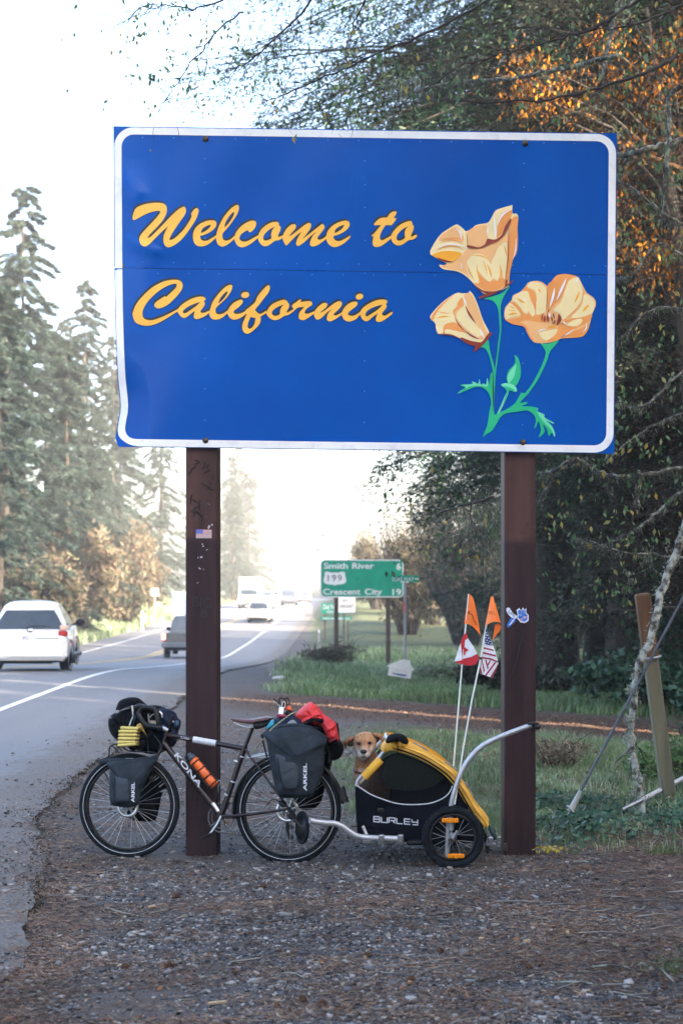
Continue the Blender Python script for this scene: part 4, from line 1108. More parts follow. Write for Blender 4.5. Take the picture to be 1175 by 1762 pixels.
    # stems and leaves (crop 730,490 x5.109)
    art('poppy_stem', [
        ('green', [(525, 125), (560, 110), (640, 90), (700, 60), (745, 5, 1), (748, 20), (715, 70), (680, 140), (668, 210), (672, 300), (672, 410), (655, 560), (640, 680), (625, 790), (618, 900), (612, 1000), (608, 1130, 1), (600, 1000), (604, 880), (615, 760), (632, 640), (648, 500), (660, 400), (655, 300), (645, 210), (620, 160), (580, 132)]),
        ('green', [(492, 548), (520, 525), (560, 480), (572, 560), (585, 620), (605, 690), (622, 790), (610, 800), (595, 730), (570, 630), (545, 575), (515, 552)]),
        ('green', [(1018, 512), (1060, 520), (1120, 510), (1180, 485), (1150, 530), (1110, 575), (1092, 610), (1075, 670), (1030, 770), (980, 860), (930, 930), (905, 965), (890, 945), (940, 880), (1000, 770), (1045, 670), (1065, 600), (1050, 560)]),
        ('green', [(588, 772), (600, 775), (612, 900), (612, 1130), (640, 1128), (720, 1095), (790, 1045), (820, 1000), (850, 945, 1), (862, 955), (880, 950), (905, 960), (870, 1000), (840, 1038), (900, 1030), (895, 1048), (850, 1068), (930, 1070), (1000, 1085), (985, 1105), (1010, 1140), (1060, 1190), (1120, 1240), (1145, 1310), (1140, 1340), (1120, 1300), (1090, 1330), (1075, 1270), (1040, 1230), (1055, 1290), (1010, 1340), (1005, 1330), (1022, 1270), (1000, 1200), (985, 1240), (962, 1262), (978, 1200), (965, 1150), (920, 1110), (880, 1105), (800, 1118), (720, 1130), (670, 1160), (640, 1210), (590, 1285), (545, 1310), (518, 1340), (520, 1310), (550, 1240), (565, 1150), (575, 1090), (585, 1040), (575, 980), (550, 935), (510, 905), (450, 898), (400, 915), (295, 958), (310, 935), (360, 905), (318, 888), (325, 878), (420, 870), (412, 852), (440, 855), (470, 872), (482, 828), (495, 880), (520, 868), (540, 880), (552, 815), (566, 880), (570, 850), (578, 790)]),
        ('mint', [(295, 956), (330, 925), (400, 895), (480, 888), (540, 895), (560, 880), (552, 815), (540, 878), (520, 866), (495, 878), (482, 828), (470, 870), (440, 855), (412, 852), (425, 872), (325, 880), (365, 900)]),
        ('mint', [(985, 1098), (1000, 1090), (990, 1110), (1030, 1130), (1055, 1142), (1050, 1158), (1075, 1180), (1135, 1212), (1125, 1220), (1070, 1195), (1110, 1235), (1145, 1300), (1140, 1335), (1110, 1270), (1050, 1210), (1005, 1150)]),
        ('green', [(790, 618), (820, 640), (842, 710), (845, 790), (830, 840), (800, 888), (740, 870), (722, 840), (722, 800), (740, 750), (780, 710), (798, 670)]),
        ('mint', [(805, 700), (775, 730), (742, 775), (730, 820), (740, 865), (765, 840), (790, 800)]),
        ('mint', [(672, 882), (700, 865), (760, 870), (800, 895), (812, 930), (800, 940), (770, 935), (745, 930), (735, 960), (710, 1020), (660, 1120), (640, 1128), (670, 1060), (700, 990), (722, 935), (700, 905)]),
        ('green', [(690, 895), (740, 900), (790, 925), (770, 935), (745, 930), (715, 1000), (690, 1050), (722, 935)]),
        ('dark', lens(605, 778, 608, 1118, 6, 4)),
    ], 730, 490, 5.109)
    # upper poppy (crop 730,340 x6.912)
    art('poppy_flower', [
        ('cream', [(68, 670), (100, 570), (190, 440), (280, 375), (375, 320), (430, 345), (490, 402, 1), (550, 380), (600, 335), (660, 315), (750, 300), (790, 250), (840, 160), (900, 130), (1030, 92), (1045, 100), (1043, 185), (1090, 190), (1115, 230), (1105, 350), (1110, 520), (1095, 660), (1050, 740), (1015, 900), (1000, 1040), (960, 1080), (860, 1120), (720, 1150), (650, 1090), (590, 1030), (500, 940), (420, 890), (350, 870), (220, 850), (175, 800), (240, 805), (270, 790), (180, 740)]),
        ('peach', [(500, 420), (600, 345), (720, 325), (755, 370), (755, 470), (730, 530), (650, 600), (520, 580), (505, 500)]),
        ('peach', [(200, 450), (370, 345), (440, 420), (470, 490), (440, 530), (300, 500), (180, 520)]),
        ('peach', [(500, 620), (650, 605), (800, 555), (990, 430), (985, 700), (970, 980), (900, 1090), (760, 1110), (620, 1020), (500, 920), (400, 870), (240, 840), (200, 815), (330, 770), (440, 690)]),
        ('orange', [(1030, 260), (1112, 232), (1105, 350), (1110, 520), (1095, 660), (1050, 740), (1015, 900), (995, 1030), (965, 1010), (985, 800), (1000, 500)]),
        ('orange', [(860, 480), (865, 350), (900, 220), (960, 165), (1040, 150), (1035, 210), (1000, 300), (950, 400), (890, 460)]),
        ('orange', [(590, 1020), (640, 1020), (660, 990), (640, 900), (690, 950), (760, 1000), (800, 990), (840, 985), (900, 960), (950, 975), (965, 1030), (900, 1080), (780, 1110), (690, 1090)]),
        ('cream', [(500, 780), (560, 690), (640, 665), (720, 700), (780, 780), (830, 850), (870, 990), (820, 960), (770, 1000), (690, 930), (640, 880), (640, 1020), (560, 970), (510, 880)]),
        ('cream', [(840, 680), (880, 590), (960, 530), (985, 600), (975, 800), (945, 970), (910, 830), (870, 990), (800, 860), (800, 760)]),
        ('gold', lens(620, 790, 660, 1000, 8, 6)), ('gold', lens(740, 790, 800, 960, 10, -8)), ('gold', lens(900, 790, 915, 950, 8)), ('gold', lens(690, 740, 745, 930, 6, -10)), ('gold', lens(940, 560, 975, 700, 8, -6)),
        ('gold', lens(500, 780, 590, 980, 8, 10)), ('gold', lens(560, 690, 760, 740, 7, -25)),
        ('gold', [(85, 685), (200, 640), (330, 635), (440, 665), (400, 720), (340, 760), (260, 750), (150, 710)]),
        ('orange', lens(130, 640, 480, 625, 8, -60)), ('orange', lens(180, 540, 480, 560, 7, -45)), ('orange', lens(200, 500, 470, 500, 5, -20)),
        ('pale', lens(120, 610, 490, 590, 7, -45)), ('pale', lens(370, 360, 435, 500, 11, -25)), ('pale', lens(840, 490, 830, 200, 9, 0)), ('pale', lens(870, 330, 1040, 140, 10, -40)), ('pale', lens(860, 370, 845, 470, 7)), ('pale', lens(750, 340, 750, 460, 7)), ('pale', lens(1088, 480, 1050, 740, 7, -14)), ('pale', lens(430, 770, 445, 850, 6)),
        ('rust', lens(140, 710, 345, 765, 12, 14)),
        ('rust', [(508, 565), (570, 575), (650, 590), (720, 550), (745, 490), (790, 495), (850, 495), (920, 440), (960, 340), (1015, 255), (1030, 260), (1010, 330), (960, 430), (880, 510), (760, 565), (655, 605), (520, 598)]),
        ('rust', lens(505, 440, 515, 595, 4)), ('rust', lens(998, 340, 960, 1000, 6, -16)),
        ('rust', [(590, 1035), (650, 1075), (720, 1110), (850, 1112), (950, 1060), (962, 980), (985, 985), (985, 1030), (1045, 985), (1055, 995), (1000, 1040), (900, 1105), (780, 1165), (660, 1200), (645, 1190), (700, 1155), (740, 1150), (650, 1100)]),
    ], 730, 340, 6.912, .0036)
    # left poppy (crop 730,490 x5.109)
    art('poppy_flower', [
        ('cream', [(50, 290), (70, 245), (150, 160), (230, 100), (290, 70), (330, 75), (385, 72), (395, 52, 1), (430, 90), (470, 180), (510, 300), (545, 370), (567, 420), (540, 470), (500, 505), (420, 505), (320, 470), (220, 440), (125, 435), (100, 380), (95, 340)]),
        ('peach', [(345, 100), (395, 70), (440, 130), (480, 240), (540, 400), (560, 430), (510, 480), (470, 470), (380, 420), (300, 350), (262, 280), (265, 230), (320, 190), (360, 195)]),
        ('orange', [(55, 300), (90, 235), (170, 150), (260, 85), (180, 160), (110, 240), (75, 310)]),
        ('orange', [(180, 350), (260, 330), (320, 370), (370, 420), (300, 410), (190, 390), (175, 430), (165, 400)]),
        ('orange', [(330, 110), (345, 180), (310, 200), (265, 240), (262, 275), (250, 230), (285, 190), (290, 160)]),
        ('cream', [(330, 200), (360, 200), (440, 330), (500, 420), (470, 460), (380, 400), (300, 320), (280, 260)]),
        ('gold', lens(105, 295, 220, 280, 7, -8)), ('orange', lens(110, 230, 230, 250, 4, 8)), ('pale', lens(485, 385, 525, 470, 9)), ('pale', lens(345, 110, 370, 190, 6)), ('pale', lens(340, 400, 480, 480, 5)),
        ('rust', lens(360, 190, 450, 340, 9, 6)), ('rust', lens(265, 290, 360, 410, 5, 8)), ('rust', lens(350, 400, 485, 480, 7, 8)), ('rust', lens(165, 410, 172, 435, 4)),
        ('rust', [(120, 435), (180, 430), (250, 440), (330, 480), (320, 460), (400, 490), (480, 505), (510, 495), (560, 430), (590, 420), (592, 432), (540, 500), (490, 550), (440, 590), (430, 580), (445, 545), (380, 520), (300, 470), (220, 445)]),
    ], 730, 490, 5.109, .0036)
    # right poppy (crop 860,465 x6.714)
    art('poppy_flower', [
        ('peach', [(48, 500), (60, 430), (110, 370), (135, 340), (150, 290), (230, 250), (290, 190), (330, 140), (410, 122), (480, 135), (545, 185, 1), (590, 130), (640, 70), (700, 45), (780, 45), (890, 75), (915, 100), (950, 170), (1000, 260), (1070, 310), (1103, 360), (1100, 420), (1060, 510), (1040, 600), (1010, 690), (960, 760), (890, 778), (760, 785), (690, 795), (600, 830), (500, 843), (400, 835), (350, 790), (310, 720), (270, 650), (150, 625), (60, 570)]),
        ('orange', [(545, 185), (590, 130), (640, 70), (700, 45), (780, 45), (890, 75), (800, 110), (760, 170), (730, 260), (680, 350), (600, 430), (560, 470), (530, 400)]),
        ('orange', [(290, 190), (340, 215), (390, 250), (420, 330), (410, 460), (380, 400), (340, 300), (320, 240), (260, 240)]),
        ('orange', [(110, 370), (170, 380), (230, 440), (270, 500), (330, 510), (420, 520), (520, 520), (540, 600), (440, 600), (380, 590), (300, 580), (230, 600), (300, 640), (330, 720), (400, 830), (350, 790), (310, 720), (270, 650), (150, 625), (70, 575), (160, 560), (240, 530), (200, 450)]),
        ('orange', [(690, 620), (760, 640), (900, 655), (840, 690), (770, 740), (690, 795), (600, 830), (540, 810), (620, 740), (660, 670)]),
        ('orange', [(960, 300), (950, 240), (940, 380), (860, 470), (780, 545), (740, 580), (830, 560), (940, 550), (1060, 515), (1020, 600), (930, 640), (850, 700), (1000, 640), (1000, 590), (1030, 640), (1000, 710), (950, 765), (860, 775), (780, 770), (720, 780), (800, 730), (900, 650), (940, 600), (930, 555), (800, 600), (740, 590), (840, 500), (930, 400)]),
        ('cream', [(315, 190), (350, 140), (430, 140), (500, 170), (535, 230), (535, 380), (520, 480), (480, 500), (420, 510), (415, 400), (420, 300), (400, 230), (350, 210)]),
        ('cream', [(140, 350), (160, 295), (260, 245), (320, 250), (345, 330), (390, 420), (400, 500), (370, 540), (330, 470), (300, 510), (240, 440), (180, 370)]),
        ('cream', [(50, 500), (70, 430), (115, 380), (170, 420), (220, 480), (230, 520), (130, 545), (70, 565)]),
        ('cream', [(610, 460), (700, 370), (760, 200), (800, 120), (880, 80), (920, 120), (950, 220), (940, 330), (880, 430), (780, 530), (720, 570), (690, 500)]),
        ('cream', [(970, 280), (1060, 320), (1090, 370), (1080, 450), (1050, 500), (940, 545), (820, 545), (900, 460), (950, 380)]),
        ('cream', [(450, 720), (540, 700), (660, 680), (640, 740), (580, 790), (520, 810), (470, 770)]),
        ('cream', [(770, 630), (850, 575), (940, 560), (935, 610), (860, 650)]),
        ('gold', lens(860, 380, 920, 240, 12)), ('gold', lens(950, 480, 1025, 395, 14)), ('gold', lens(190, 320, 285, 380, 10)), ('gold', lens(90, 520, 200, 500, 12, -8)), ('gold', lens(90, 460, 180, 470, 5)), ('gold', lens(110, 410, 170, 450, 5)), ('gold', lens(440, 210, 470, 260, 7)), ('gold', lens(550, 640, 650, 640, 14, 16)),
        ('pale', lens(570, 430, 630, 200, 14, 6)), ('pale', lens(650, 350, 765, 90, 14)), ('pale', lens(860, 150, 905, 90, 8)), ('pale', lens(420, 720, 540, 685, 8, -12)), ('pale', lens(995, 600, 950, 720, 8, -22)), ('pale', lens(690, 790, 860, 680, 7)), ('pale', lens(725, 590, 770, 635, 8)), ('pale', lens(280, 330, 290, 350, 12)), ('pale', lens(560, 560, 575, 490, 11)),
        ('rust', lens(545, 200, 528, 480, 3, -4)), ('rust', lens(480, 590, 500, 490, 8, -6)), ('rust', lens(510, 600, 515, 520, 12)), ('rust', lens(555, 605, 545, 500, 14)), ('rust', lens(545, 500, 580, 450, 6, -6)), ('rust', lens(605, 600, 590, 530, 9)), ('rust', lens(625, 560, 610, 490, 9)), ('rust', lens(600, 625, 635, 570, 10, 8)),
        ('rust', [(650, 635), (665, 560), (675, 505), (705, 545), (700, 585), (675, 625)]), ('rust', lens(690, 615, 770, 635, 3, -5)), ('rust', lens(700, 775, 770, 742, 3)),
    ], 860, 465, 6.714, .0036)
    # ---------------- stickers and scrawls on the posts
    PF = SGY + .035 - .0015
    sw, sr, sb = M('sticker_white', (.7, .68, .70)), M('sticker_red', (.45, .09, .08)), M('sticker_blue', (.12, .15, .50), (.08, .11, .4))
    mb = MB(); X = lambda u, v, l=0: P(u, v, PF - .004 - l)
    flat([[(337.5, 911), (364.5, 911), (364.5, 926), (337.5, 926)]], lambda u, v: X(u, v), mb, 0)
    for k in range(7): flat([[(337.5, 911 + k * 2.14), (364.5, 911 + k * 2.14), (364.5, 912 + k * 2.14), (337.5, 912 + k * 2.14)]], lambda u, v: X(u, v, .0006), mb, 1)
    flat([[(337.5, 911), (349.5, 911), (349.5, 918.5), (337.5, 918.5)]], lambda u, v: X(u, v, .0012), mb, 2)
    mb.build('flag_sticker', [sw, sr, sb], pl)
    mb = MB(); rnd = random.Random(4)
    for cx, cy, n, r in ((361, 905, 5, 2.4), (350, 940, 3, 1.8), (341, 957, 2, 2.2), (349, 956, 1, 2), (342, 978, 3, 1.6), (350, 980, 2, 1), (340, 1003, 3, 1), (359, 868, 2, .8), (355, 890, 1, .8), (356, 945, 5, .9)):
        for _ in range(n):
            c = (cx + rnd.gauss(0, r), cy + rnd.gauss(0, r)); q = [(c[0] + rnd.uniform(.3, 1) * r * math.cos(a) * .8, c[1] + rnd.uniform(.3, 1.2) * r * math.sin(a)) for a in (i * 1.05 for i in range(6))]
            l = rnd.uniform(0, .0009); flat([q], lambda u, v: X(u, v, l), mb)
    o = mb.build('sticker_remains', M('torn_sticker_paper', (.42, .45, .55), (.55, .42, .45), 90), pl); o['kind'] = 'stuff'
    ink = M('marker_ink', (.014, .011, .014))
    mb = MB()
    text_mb('BIG', lambda x, y: X(331 + x, 1043 - y + .10 * x), 17, mb, 34, shear=.05)
    text_mb('B', lambda x, y: X(346 + x, 1062 - y), 14, mb, 11)
    mb.build('scrawl', ink, pl)
    mb = MB(); rnd = random.Random(9)
    for _ in range(16):
        a = (rnd.uniform(328, 368), rnd.uniform(790, 900)); q = [a]
        for _ in range(3): q.append((q[-1][0] + rnd.gauss(0, 4), q[-1][1] + rnd.uniform(2, 7)))
        mb.tube([P(u, v, PF - .003) for u, v in q], .0035, 4)
    mb.build('scratches', ink, pl)['kind'] = 'stuff'
    # right post: three stickers
    stk = [M('sticker_' + n, lin(h), lin(h2), 70, .4, .6) for n, h, h2 in (('paper', '#e6e8f4', '#cfd6ee'), ('sky', '#3f7fd0', '#2a5fb8'), ('mixed', '#7fa6dc', '#e88f6a'), ('lilac', '#5a6fc0', '#8fb0e0'))]
    cat = [(888, 1050), (893, 1046), (896, 1051), (899, 1045), (902, 1050), (905, 1046), (905, 1055), (909, 1058), (909, 1068), (903, 1072), (895, 1071), (889, 1064), (890, 1057)]
    mb = MB(); flat([cat], lambda u, v: X(u, v), mb, 0)
    cx, cy = 898.5, 1059
    flat([[(cx + (u - cx) * .8, cy + (v - cy) * .8) for u, v in cat]], lambda u, v: X(u, v, .0006), mb, 1)
    for k, (u0, v0, r) in enumerate(((895, 1058, 3), (902, 1062, 3.6), (900, 1054, 2.4), (897, 1066, 3))): flat([[(u0 + r * math.cos(a), v0 + r * .7 * math.sin(a)) for a in (i * .785 for i in range(8))]], lambda u, v: X(u, v, .0012 + .0003 * k), mb, 2 if k % 2 else 3)
    mb.build('shaped_sticker', stk, pr)
    mb = MB(); flat([smooth_closed([(871, 1047), (876, 1046), (882, 1055), (889, 1060), (886, 1065), (879, 1062), (872, 1054)], 3)], lambda u, v: X(u, v), mb, 0)
    text_mb('Love', lambda x, y: X(873.5 + x * .80 + y * .45, 1054 - y * .85 + x * .62, .0006), 6.5, mb, 14, m=1)
    mb.build('word_sticker', [stk[0], ink], pr)
    mb = MB(); flat([smooth_closed([(872, 1075), (876, 1067), (880, 1062), (887, 1068), (882, 1073), (874, 1080)], 3)], lambda u, v: X(u, v), mb, 1)
    for k in range(3): flat([[(875 + k * 2, 1075 - k * 3), (880 + k * 2, 1071 - k * 3), (881 + k * 2, 1072 - k * 3), (876 + k * 2, 1076 - k * 3)]], lambda u, v: X(u, v, .0006), mb, 0)
    mb.build('blue_sticker', [stk[0], stk[1]], pr)
    MB().tube([X(902, 1083), X(895, 1110), X(887, 1140), X(880, 1160), X(875, 1168)], [.006, .005, .005, .004, .002], 5).build('scratch', ink, pr)
    MB().box(P(870, 1456, SGY + .05) + Vector((-.005, -.03, 0)), (.02, .03, .05), None, .004).build('bracket', MAT['steel_dark'], pr)
make_sign()
# ------------------------------------------------------------------ the loaded touring bicycle, leaning on the left post
BB_, BC_, BA_ = -0.149, 0.10, 9.552
def B(u, v, d=0.0):
    """pixel -> point on the plane of the bicycle, d metres nearer the viewer"""
    a = BA_ - d
    Y = (a + CAMZ * BC_) / (1 - BB_ * (u - CX) / F + BC_ * (v - HZ) / F)
    return P(u, v, Y)
BN = Vector((BB_, -1, BC_)).normalized()          # towards the viewer
BX = Vector((1, BB_, 0)).normalized(); BZ = BX.cross(-BN).normalized()
if BZ.z < 0: BZ = -BZ
MAT['rubber'] = M('black_tyre_rubber', (.006, .0085, .012), (.012, .015, .020), 30, .4, .7, .75, spec=.12, bmp=.3, bscale=160)
MAT['black_plastic'] = M('black_plastic', (.005, .0055, .007), (.010, .0105, .013), 25, .4, .7, .42, spec=.3)
MAT['black_cloth'] = M('black_nylon', (.003, .0034, .0048), (.006, .0066, .009), 40, .4, .7, .9, bmp=.4, bscale=260, bdist=.002, spec=.06)
MAT['slate_cloth'] = M('slate_waterproof_cloth', (.012, .018, .025), (.026, .034, .044), 9, .3, .7, .7, spec=.12, bmp=.5, bscale=24, bdist=.010, dirt=(.06, .07, .08), dirt_amt=.35, dirt_scale=12)
MAT['navy_cloth'] = M('navy_cloth', (.006, .011, .028), (.012, .022, .048), 18, .4, .7, .75, spec=.2, bmp=.5, bscale=40, bdist=.006)
MAT['frame_paint'] = M('dark_plum_paint', (.010, .0045, .0075), (.016, .007, .011), 12, .4, .7, .3, coat=.25, spec=.3)
MAT['silver'] = M('brushed_silver', (.62, .63, .65), (.48, .49, .5), 60, .4, .7, .28, .95)
MAT['white_tape'] = M('white_tape', (.62, .64, .70), (.5, .52, .58), 30, .4, .7, .5)
MAT['reflect_strip'] = M('reflective_strip', (.58, .60, .64), (.5, .52, .56), 60, .4, .7, .35)
MAT['brown_leather'] = M('worn_plum_leather', (.12, .045, .045), (.065, .025, .028), 16, .4, .7, .32, bmp=.3, bscale=80)
MAT['orange_plastic'] = M('orange_bottle', (.85, .14, .012), (.72, .11, .01), 14, .4, .7, .3)
MAT['red_cloth'] = M('red_jacket_shell', (.66, .030, .035), (.50, .020, .028), 9, .35, .7, .6, bmp=.6, bscale=18, bdist=.015)
MAT['pad_yellow'] = M('yellow_foam', (.66, .52, .16), (.55, .42, .10), 22, .4, .7, .8)

def make_wheel(root, c, R, wide, spokes, mat_hub, name='wheel', tag_disc=False, reflect=True):
    c = Vector(c)
    n = 64
    def ring(r, h): return [c + BN * h + (BX * math.cos(a) + BZ * math.sin(a)) * r for a in (2 * math.pi * j / n for j in range(n))]
    w = wide / 2
    tyre = MB(); pr = [(R - .048, -w * .6), (R - .030, -w * .98), (R - .012, -w * .9), (R - .003, -w * .5), (R, 0), (R - .003, w * .5), (R - .012, w * .9), (R - .030, w * .98), (R - .048, w * .6)]
    tyre.rings([ring(r, h) for r, h in pr], True, False)
    ty = tyre.build(name, MAT['rubber'], root)
    m = MB(); pr = [(R - .050, -w * .55), (R - .068, -w * .45), (R - .068, w * .45), (R - .050, w * .55)]
    m.rings([ring(r, h) for r, h in pr], True, False); m.build('rim', MAT['black_plastic'], ty)
    if reflect:
        for sg in (1, -1):
            m = MB(); m.rings([ring(R - .0362, sg * (w * .97 + .001)), ring(R - .0345, sg * (w * 1.0 + .0015)), ring(R - .0328, sg * (w * .97 + .001))], False, False)
            m.build('reflective_band', MAT['reflect_strip'], ty)
    for k in range(spokes):
        a = 2 * math.pi * (k + .3) / spokes; b = a + (.45 if k % 4 < 2 else -.45)
        sgn = 1 if k % 2 else -1
        p0 = c + BN * (sgn * .028) + (BX * math.cos(b) + BZ * math.sin(b)) * .024
        p1 = c + BN * (sgn * .004) + (BX * math.cos(a) + BZ * math.sin(a)) * (R - .066)
        MB().tube([p0, p1], .0012, 4, False).build('spoke', MAT['silver'], ty)
    m = MB(); m.lathe([(.008, -.055), (.008, -.04), (.026, -.034), (.026, -.028), (.014, -.024), (.014, .024), (.026, .028), (.026, .034), (.008, .04), (.008, .055)], c, BN, 16)
    m.build('hub', MAT['silver'], ty)
    return ty

def letters_along(txt, p0, p1, height, mat, name, parent, off, bold=.0, flip=False, lift=BN, fill=1.0):
    """lettering that runs from pixel-plane point p0 to p1"""
    d = (p1 - p0); L = d.length; ex = d.normalized(); ey = lift.cross(ex).normalized()
    if flip: ey = -ey
    mb = text_mb(txt, lambda x, y: p0 + ex * x + ey * (y - height * .5) + lift * off, height, None, L * fill, bold=bold)
    return mb.build(name, mat, parent)

def make_bike():
    base = B(360, 1480); base.z = 0
    t = thing('touring_bicycle', base, 'black loaded touring bicycle leaning against the left sign post', 'bicycle')
    front, rear = B(223, 1386), B(496, 1394)
    Rf = .3585
    make_wheel(t, front, Rf, .044, 32, None); make_wheel(t, rear, .3625, .044, 32, None)
    # frame
    m = MB()
    m.tube([B(289, 1258), B(285, 1270), B(279, 1285)], .019, 12)
    m.tube([B(287, 1264), B(421, 1288)], .0185, 12)
    m.tube([B(281, 1277), B(379, 1402)], .0215, 12)
    m.tube([B(422, 1283), B(381, 1404)], .0195, 12)
    for s in (-.062, .062):
        m.tube([B(383, 1404, s * .5), B(400, 1404, s * .7), B(430, 1401, s), B(497, 1392, s)], [.012, .012, .011, .009], 10)
        m.tube([B(422, 1289, s * .25), B(440, 1314, s * .8), B(497, 1391, s)], [.009, .009, .0075], 10)
    fr = m.build('frame', MAT['frame_paint'], t)
    MB().lathe([(.022, -.038), (.024, -.03), (.024, .03), (.022, .038)], B(380, 1404), BN, 18).build('bottom_bracket', MAT['black_plastic'], fr)
    m = MB()
    m.tube([B(279, 1285), B(277, 1292)], .021, 12)
    for s in (-.055, .055): m.tube([B(277, 1290, s * .6), B(270, 1302, s), B(245, 1350, s), B(223, 1386, s)], [.013, .013, .011, .009], 10)
    m.build('fork', MAT['frame_paint'], t)
    # pale rings and tape
    for (u, v, du, dv) in ((416, 1303, 1, -3), (407, 1311, 1, -3), (401, 1346, 1, -3), (391, 1369, 1.2, -3)):
        MB().tube([B(u, v), B(u + du * .7, v + dv * .7)], .0205, 12).build('frame_ring', MAT['reflect_strip'], fr)
    MB().tube([B(333, 1272.3), B(372, 1279.3)], .0225, 14).build('tape_sleeve', MAT['white_tape'], t)
    letters_along('KONA', B(303, 1297, .0225), B(346, 1353, .0225), .034, MAT['white_tape'], 'lettering', fr, .001, bold=.025)
    letters_along('SUTRA', B(311, 1268.6, .019), B(326, 1271.4, .019), .016, MAT['white_tape'], 'lettering', fr, .0008)
    for a, b in (((366, 1382), (376, 1396)),): MB().tube([B(*a, .006), B(*b, .006)], .0188, 10).build('chrome_chip', MAT['silver'], fr)
    # saddle
    m = MB(); m.tube([B(421, 1287), B(435, 1250)], .0135, 12); m.build('seatpost', MAT['frame_paint'], t)
    def sec(u, v, w, h):
        c = B(u, v); return [c + BX * 0 + BN * (w * math.cos(a)) + BZ * (h * (math.sin(a) if math.sin(a) > 0 else .75 * math.sin(a))) for a in (2 * math.pi * j / 14 for j in range(14))]
    m = MB(); m.rings([sec(398, 1238, .006, .006), sec(401, 1238.5, .018, .011), (sec(410, 1240, .022, .014)), sec(424, 1241.5, .032, .018), sec(438, 1242, .055, .022), sec(450, 1240, .078, .025), sec(460, 1238, .083, .022), sec(467, 1237, .07, .013), sec(469, 1236, .045, .006)], False, True)
    sd = m.build('saddle', MAT['brown_leather'], t)
    m = MB()
    for s in (-.022, .022): m.tube(smooth_open([B(402, 1243, s * .5), B(420, 1250, s), B(440, 1251, s), B(458, 1245, s)], 4), .0035, 6)
    m.build('saddle_rail', MAT['silver'], sd)
    for s in (-.014, .0, .014): MB().ell(B(399.5, 1240, s), (.004, .004, .004), 6, 4).build('rivet', MAT['silver'], sd)
    MB().puff([(436, 1246), (466, 1238), (470, 1241), (456, 1251), (440, 1255)], lambda u, v, d: B(u, v, d), -.05, .05).build('saddle_skirt', MAT['black_plastic'], sd)
    # drivetrain
    m = MB(); m.lathe([(.098, -.066), (.102, -.064), (.102, -.060), (.098, -.058)], B(380, 1408), BN, 40, closed=True); 
    for k in range(40):
        a = 2 * math.pi * k / 40; m.box(B(380, 1408) - BN * .062 + (BX * math.cos(a) + BZ * math.sin(a)) * .103, (.006, .004, .007), Matrix((BX, BN, BZ)).transposed() @ Matrix.Rotation(-a, 3, 'Y'))
    for k in range(5):
        a = 2 * math.pi * k / 5; m.tube([B(380, 1408) - BN * .06, B(380, 1408) - BN * .06 + (BX * math.cos(a) + BZ * math.sin(a)) * .099], .007, 6)
    m.lathe([(.072, -.056), (.078, -.054), (.072, -.052)], B(380, 1408), BN, 36, closed=True)
    m.build('chainring', MAT['steel_grey'], t)
    m = MB(); m.tube([B(381, 1404, .075), B(374, 1418, .078), B(360, 1437, .08)], [.014, .012, .011], 10, flat=(1, .7)); ck = m.build('crank', MAT['silver'], t)
    m = MB(); m.tube([B(381, 1404, -.075), B(396, 1378, -.08)], .011, 8); m.build('crank', MAT['silver'], t)
    m = MB(); cc = B(357, 1438, .13)
    m.box(cc, (.075, .085, .014), Matrix((BX, BN, BZ)).transposed() @ Matrix.Rotation(math.radians(-28), 3, 'Y'), .004)
    m.tube([B(360, 1437, .08), B(357, 1438, .16)], .007, 8)
    m.tube(smooth_open([B(351, 1436, .13), B(347, 1431, .13), B(350, 1428, .13)], 3), .003, 5); m.build('pedal', MAT['black_plastic'], t)
    # chain, cassette, derailleur
    m = MB(); m.tube([B(382, 1383, -.06), B(495, 1377, -.06)], .0035, 5); m.tube([B(382, 1433, -.06), B(440, 1440, -.06), B(492, 1442, -.06)], .0035, 5)
    m.build('chain', MAT['steel_dark'], t)
    m = MB()
    for k in range(7): m.lathe([(.026, -.045 - .004 * k), (.05 - .0035 * k, -.044 - .004 * k), (.05 - .0035 * k, -.042 - .004 * k), (.026, -.041 - .004 * k)], rear, BN, 24, closed=True)
    m.build('cassette', MAT['steel_grey'], t)
    m = MB(); m.tube(smooth_open([B(496, 1412, -.07), B(494, 1424, -.075), B(498, 1440, -.07)], 4), .011, 6)
    for v in (1424, 1442): m.lathe([(.018, -.075), (.02, -.07), (.018, -.065)], B(497, v), BN, 14)
    m.build('derailleur', MAT['black_plastic'], t)
    # brake disc and caliper
    m = MB(); m.lathe([(.058, .036), (.080, .036), (.080, .039), (.058, .039)], rear, BN, 40, closed=True)
    for k in range(6):
        a = 2 * math.pi * k / 6; m.tube([rear + BN * .037 + (BX * math.cos(a) + BZ * math.sin(a)) * .02, rear + BN * .037 + (BX * math.cos(a + .4) + BZ * math.sin(a + .4)) * .06], .004, 4)
    m.build('brake_disc', MAT['silver'], t)
    m = MB(); m.lathe([(.058, .036), (.080, .036), (.080, .039), (.058, .039)], front, BN, 40, closed=True)
    for k in range(6):
        a = 2 * math.pi * k / 6; m.tube([front + BN * .037 + (BX * math.cos(a) + BZ * math.sin(a)) * .02, front + BN * .037 + (BX * math.cos(a + .4) + BZ * math.sin(a + .4)) * .06], .004, 4)
    m.build('brake_disc', MAT['silver'], t)
    m = MB(); m.box(B(486, 1383, .06), (.05, .035, .035), Matrix((BX, BN, BZ)).transposed() @ Matrix.Rotation(.5, 3, 'Y'), .008)
    m.tube(smooth_open([B(482, 1382, .07), B(474, 1375, .075), B(466, 1378, .07), B(455, 1391, .06)], 4), .0035, 6)
    m.tube([B(497, 1392, .06), B(502, 1398, .12), B(508, 1412, .16)], [.015, .014, .011], 8)
    m.box(B(503, 1404, .11), (.045, .05, .05), Matrix((BX, BN, BZ)).transposed(), .012); m.build('caliper', MAT['black_plastic'], t)
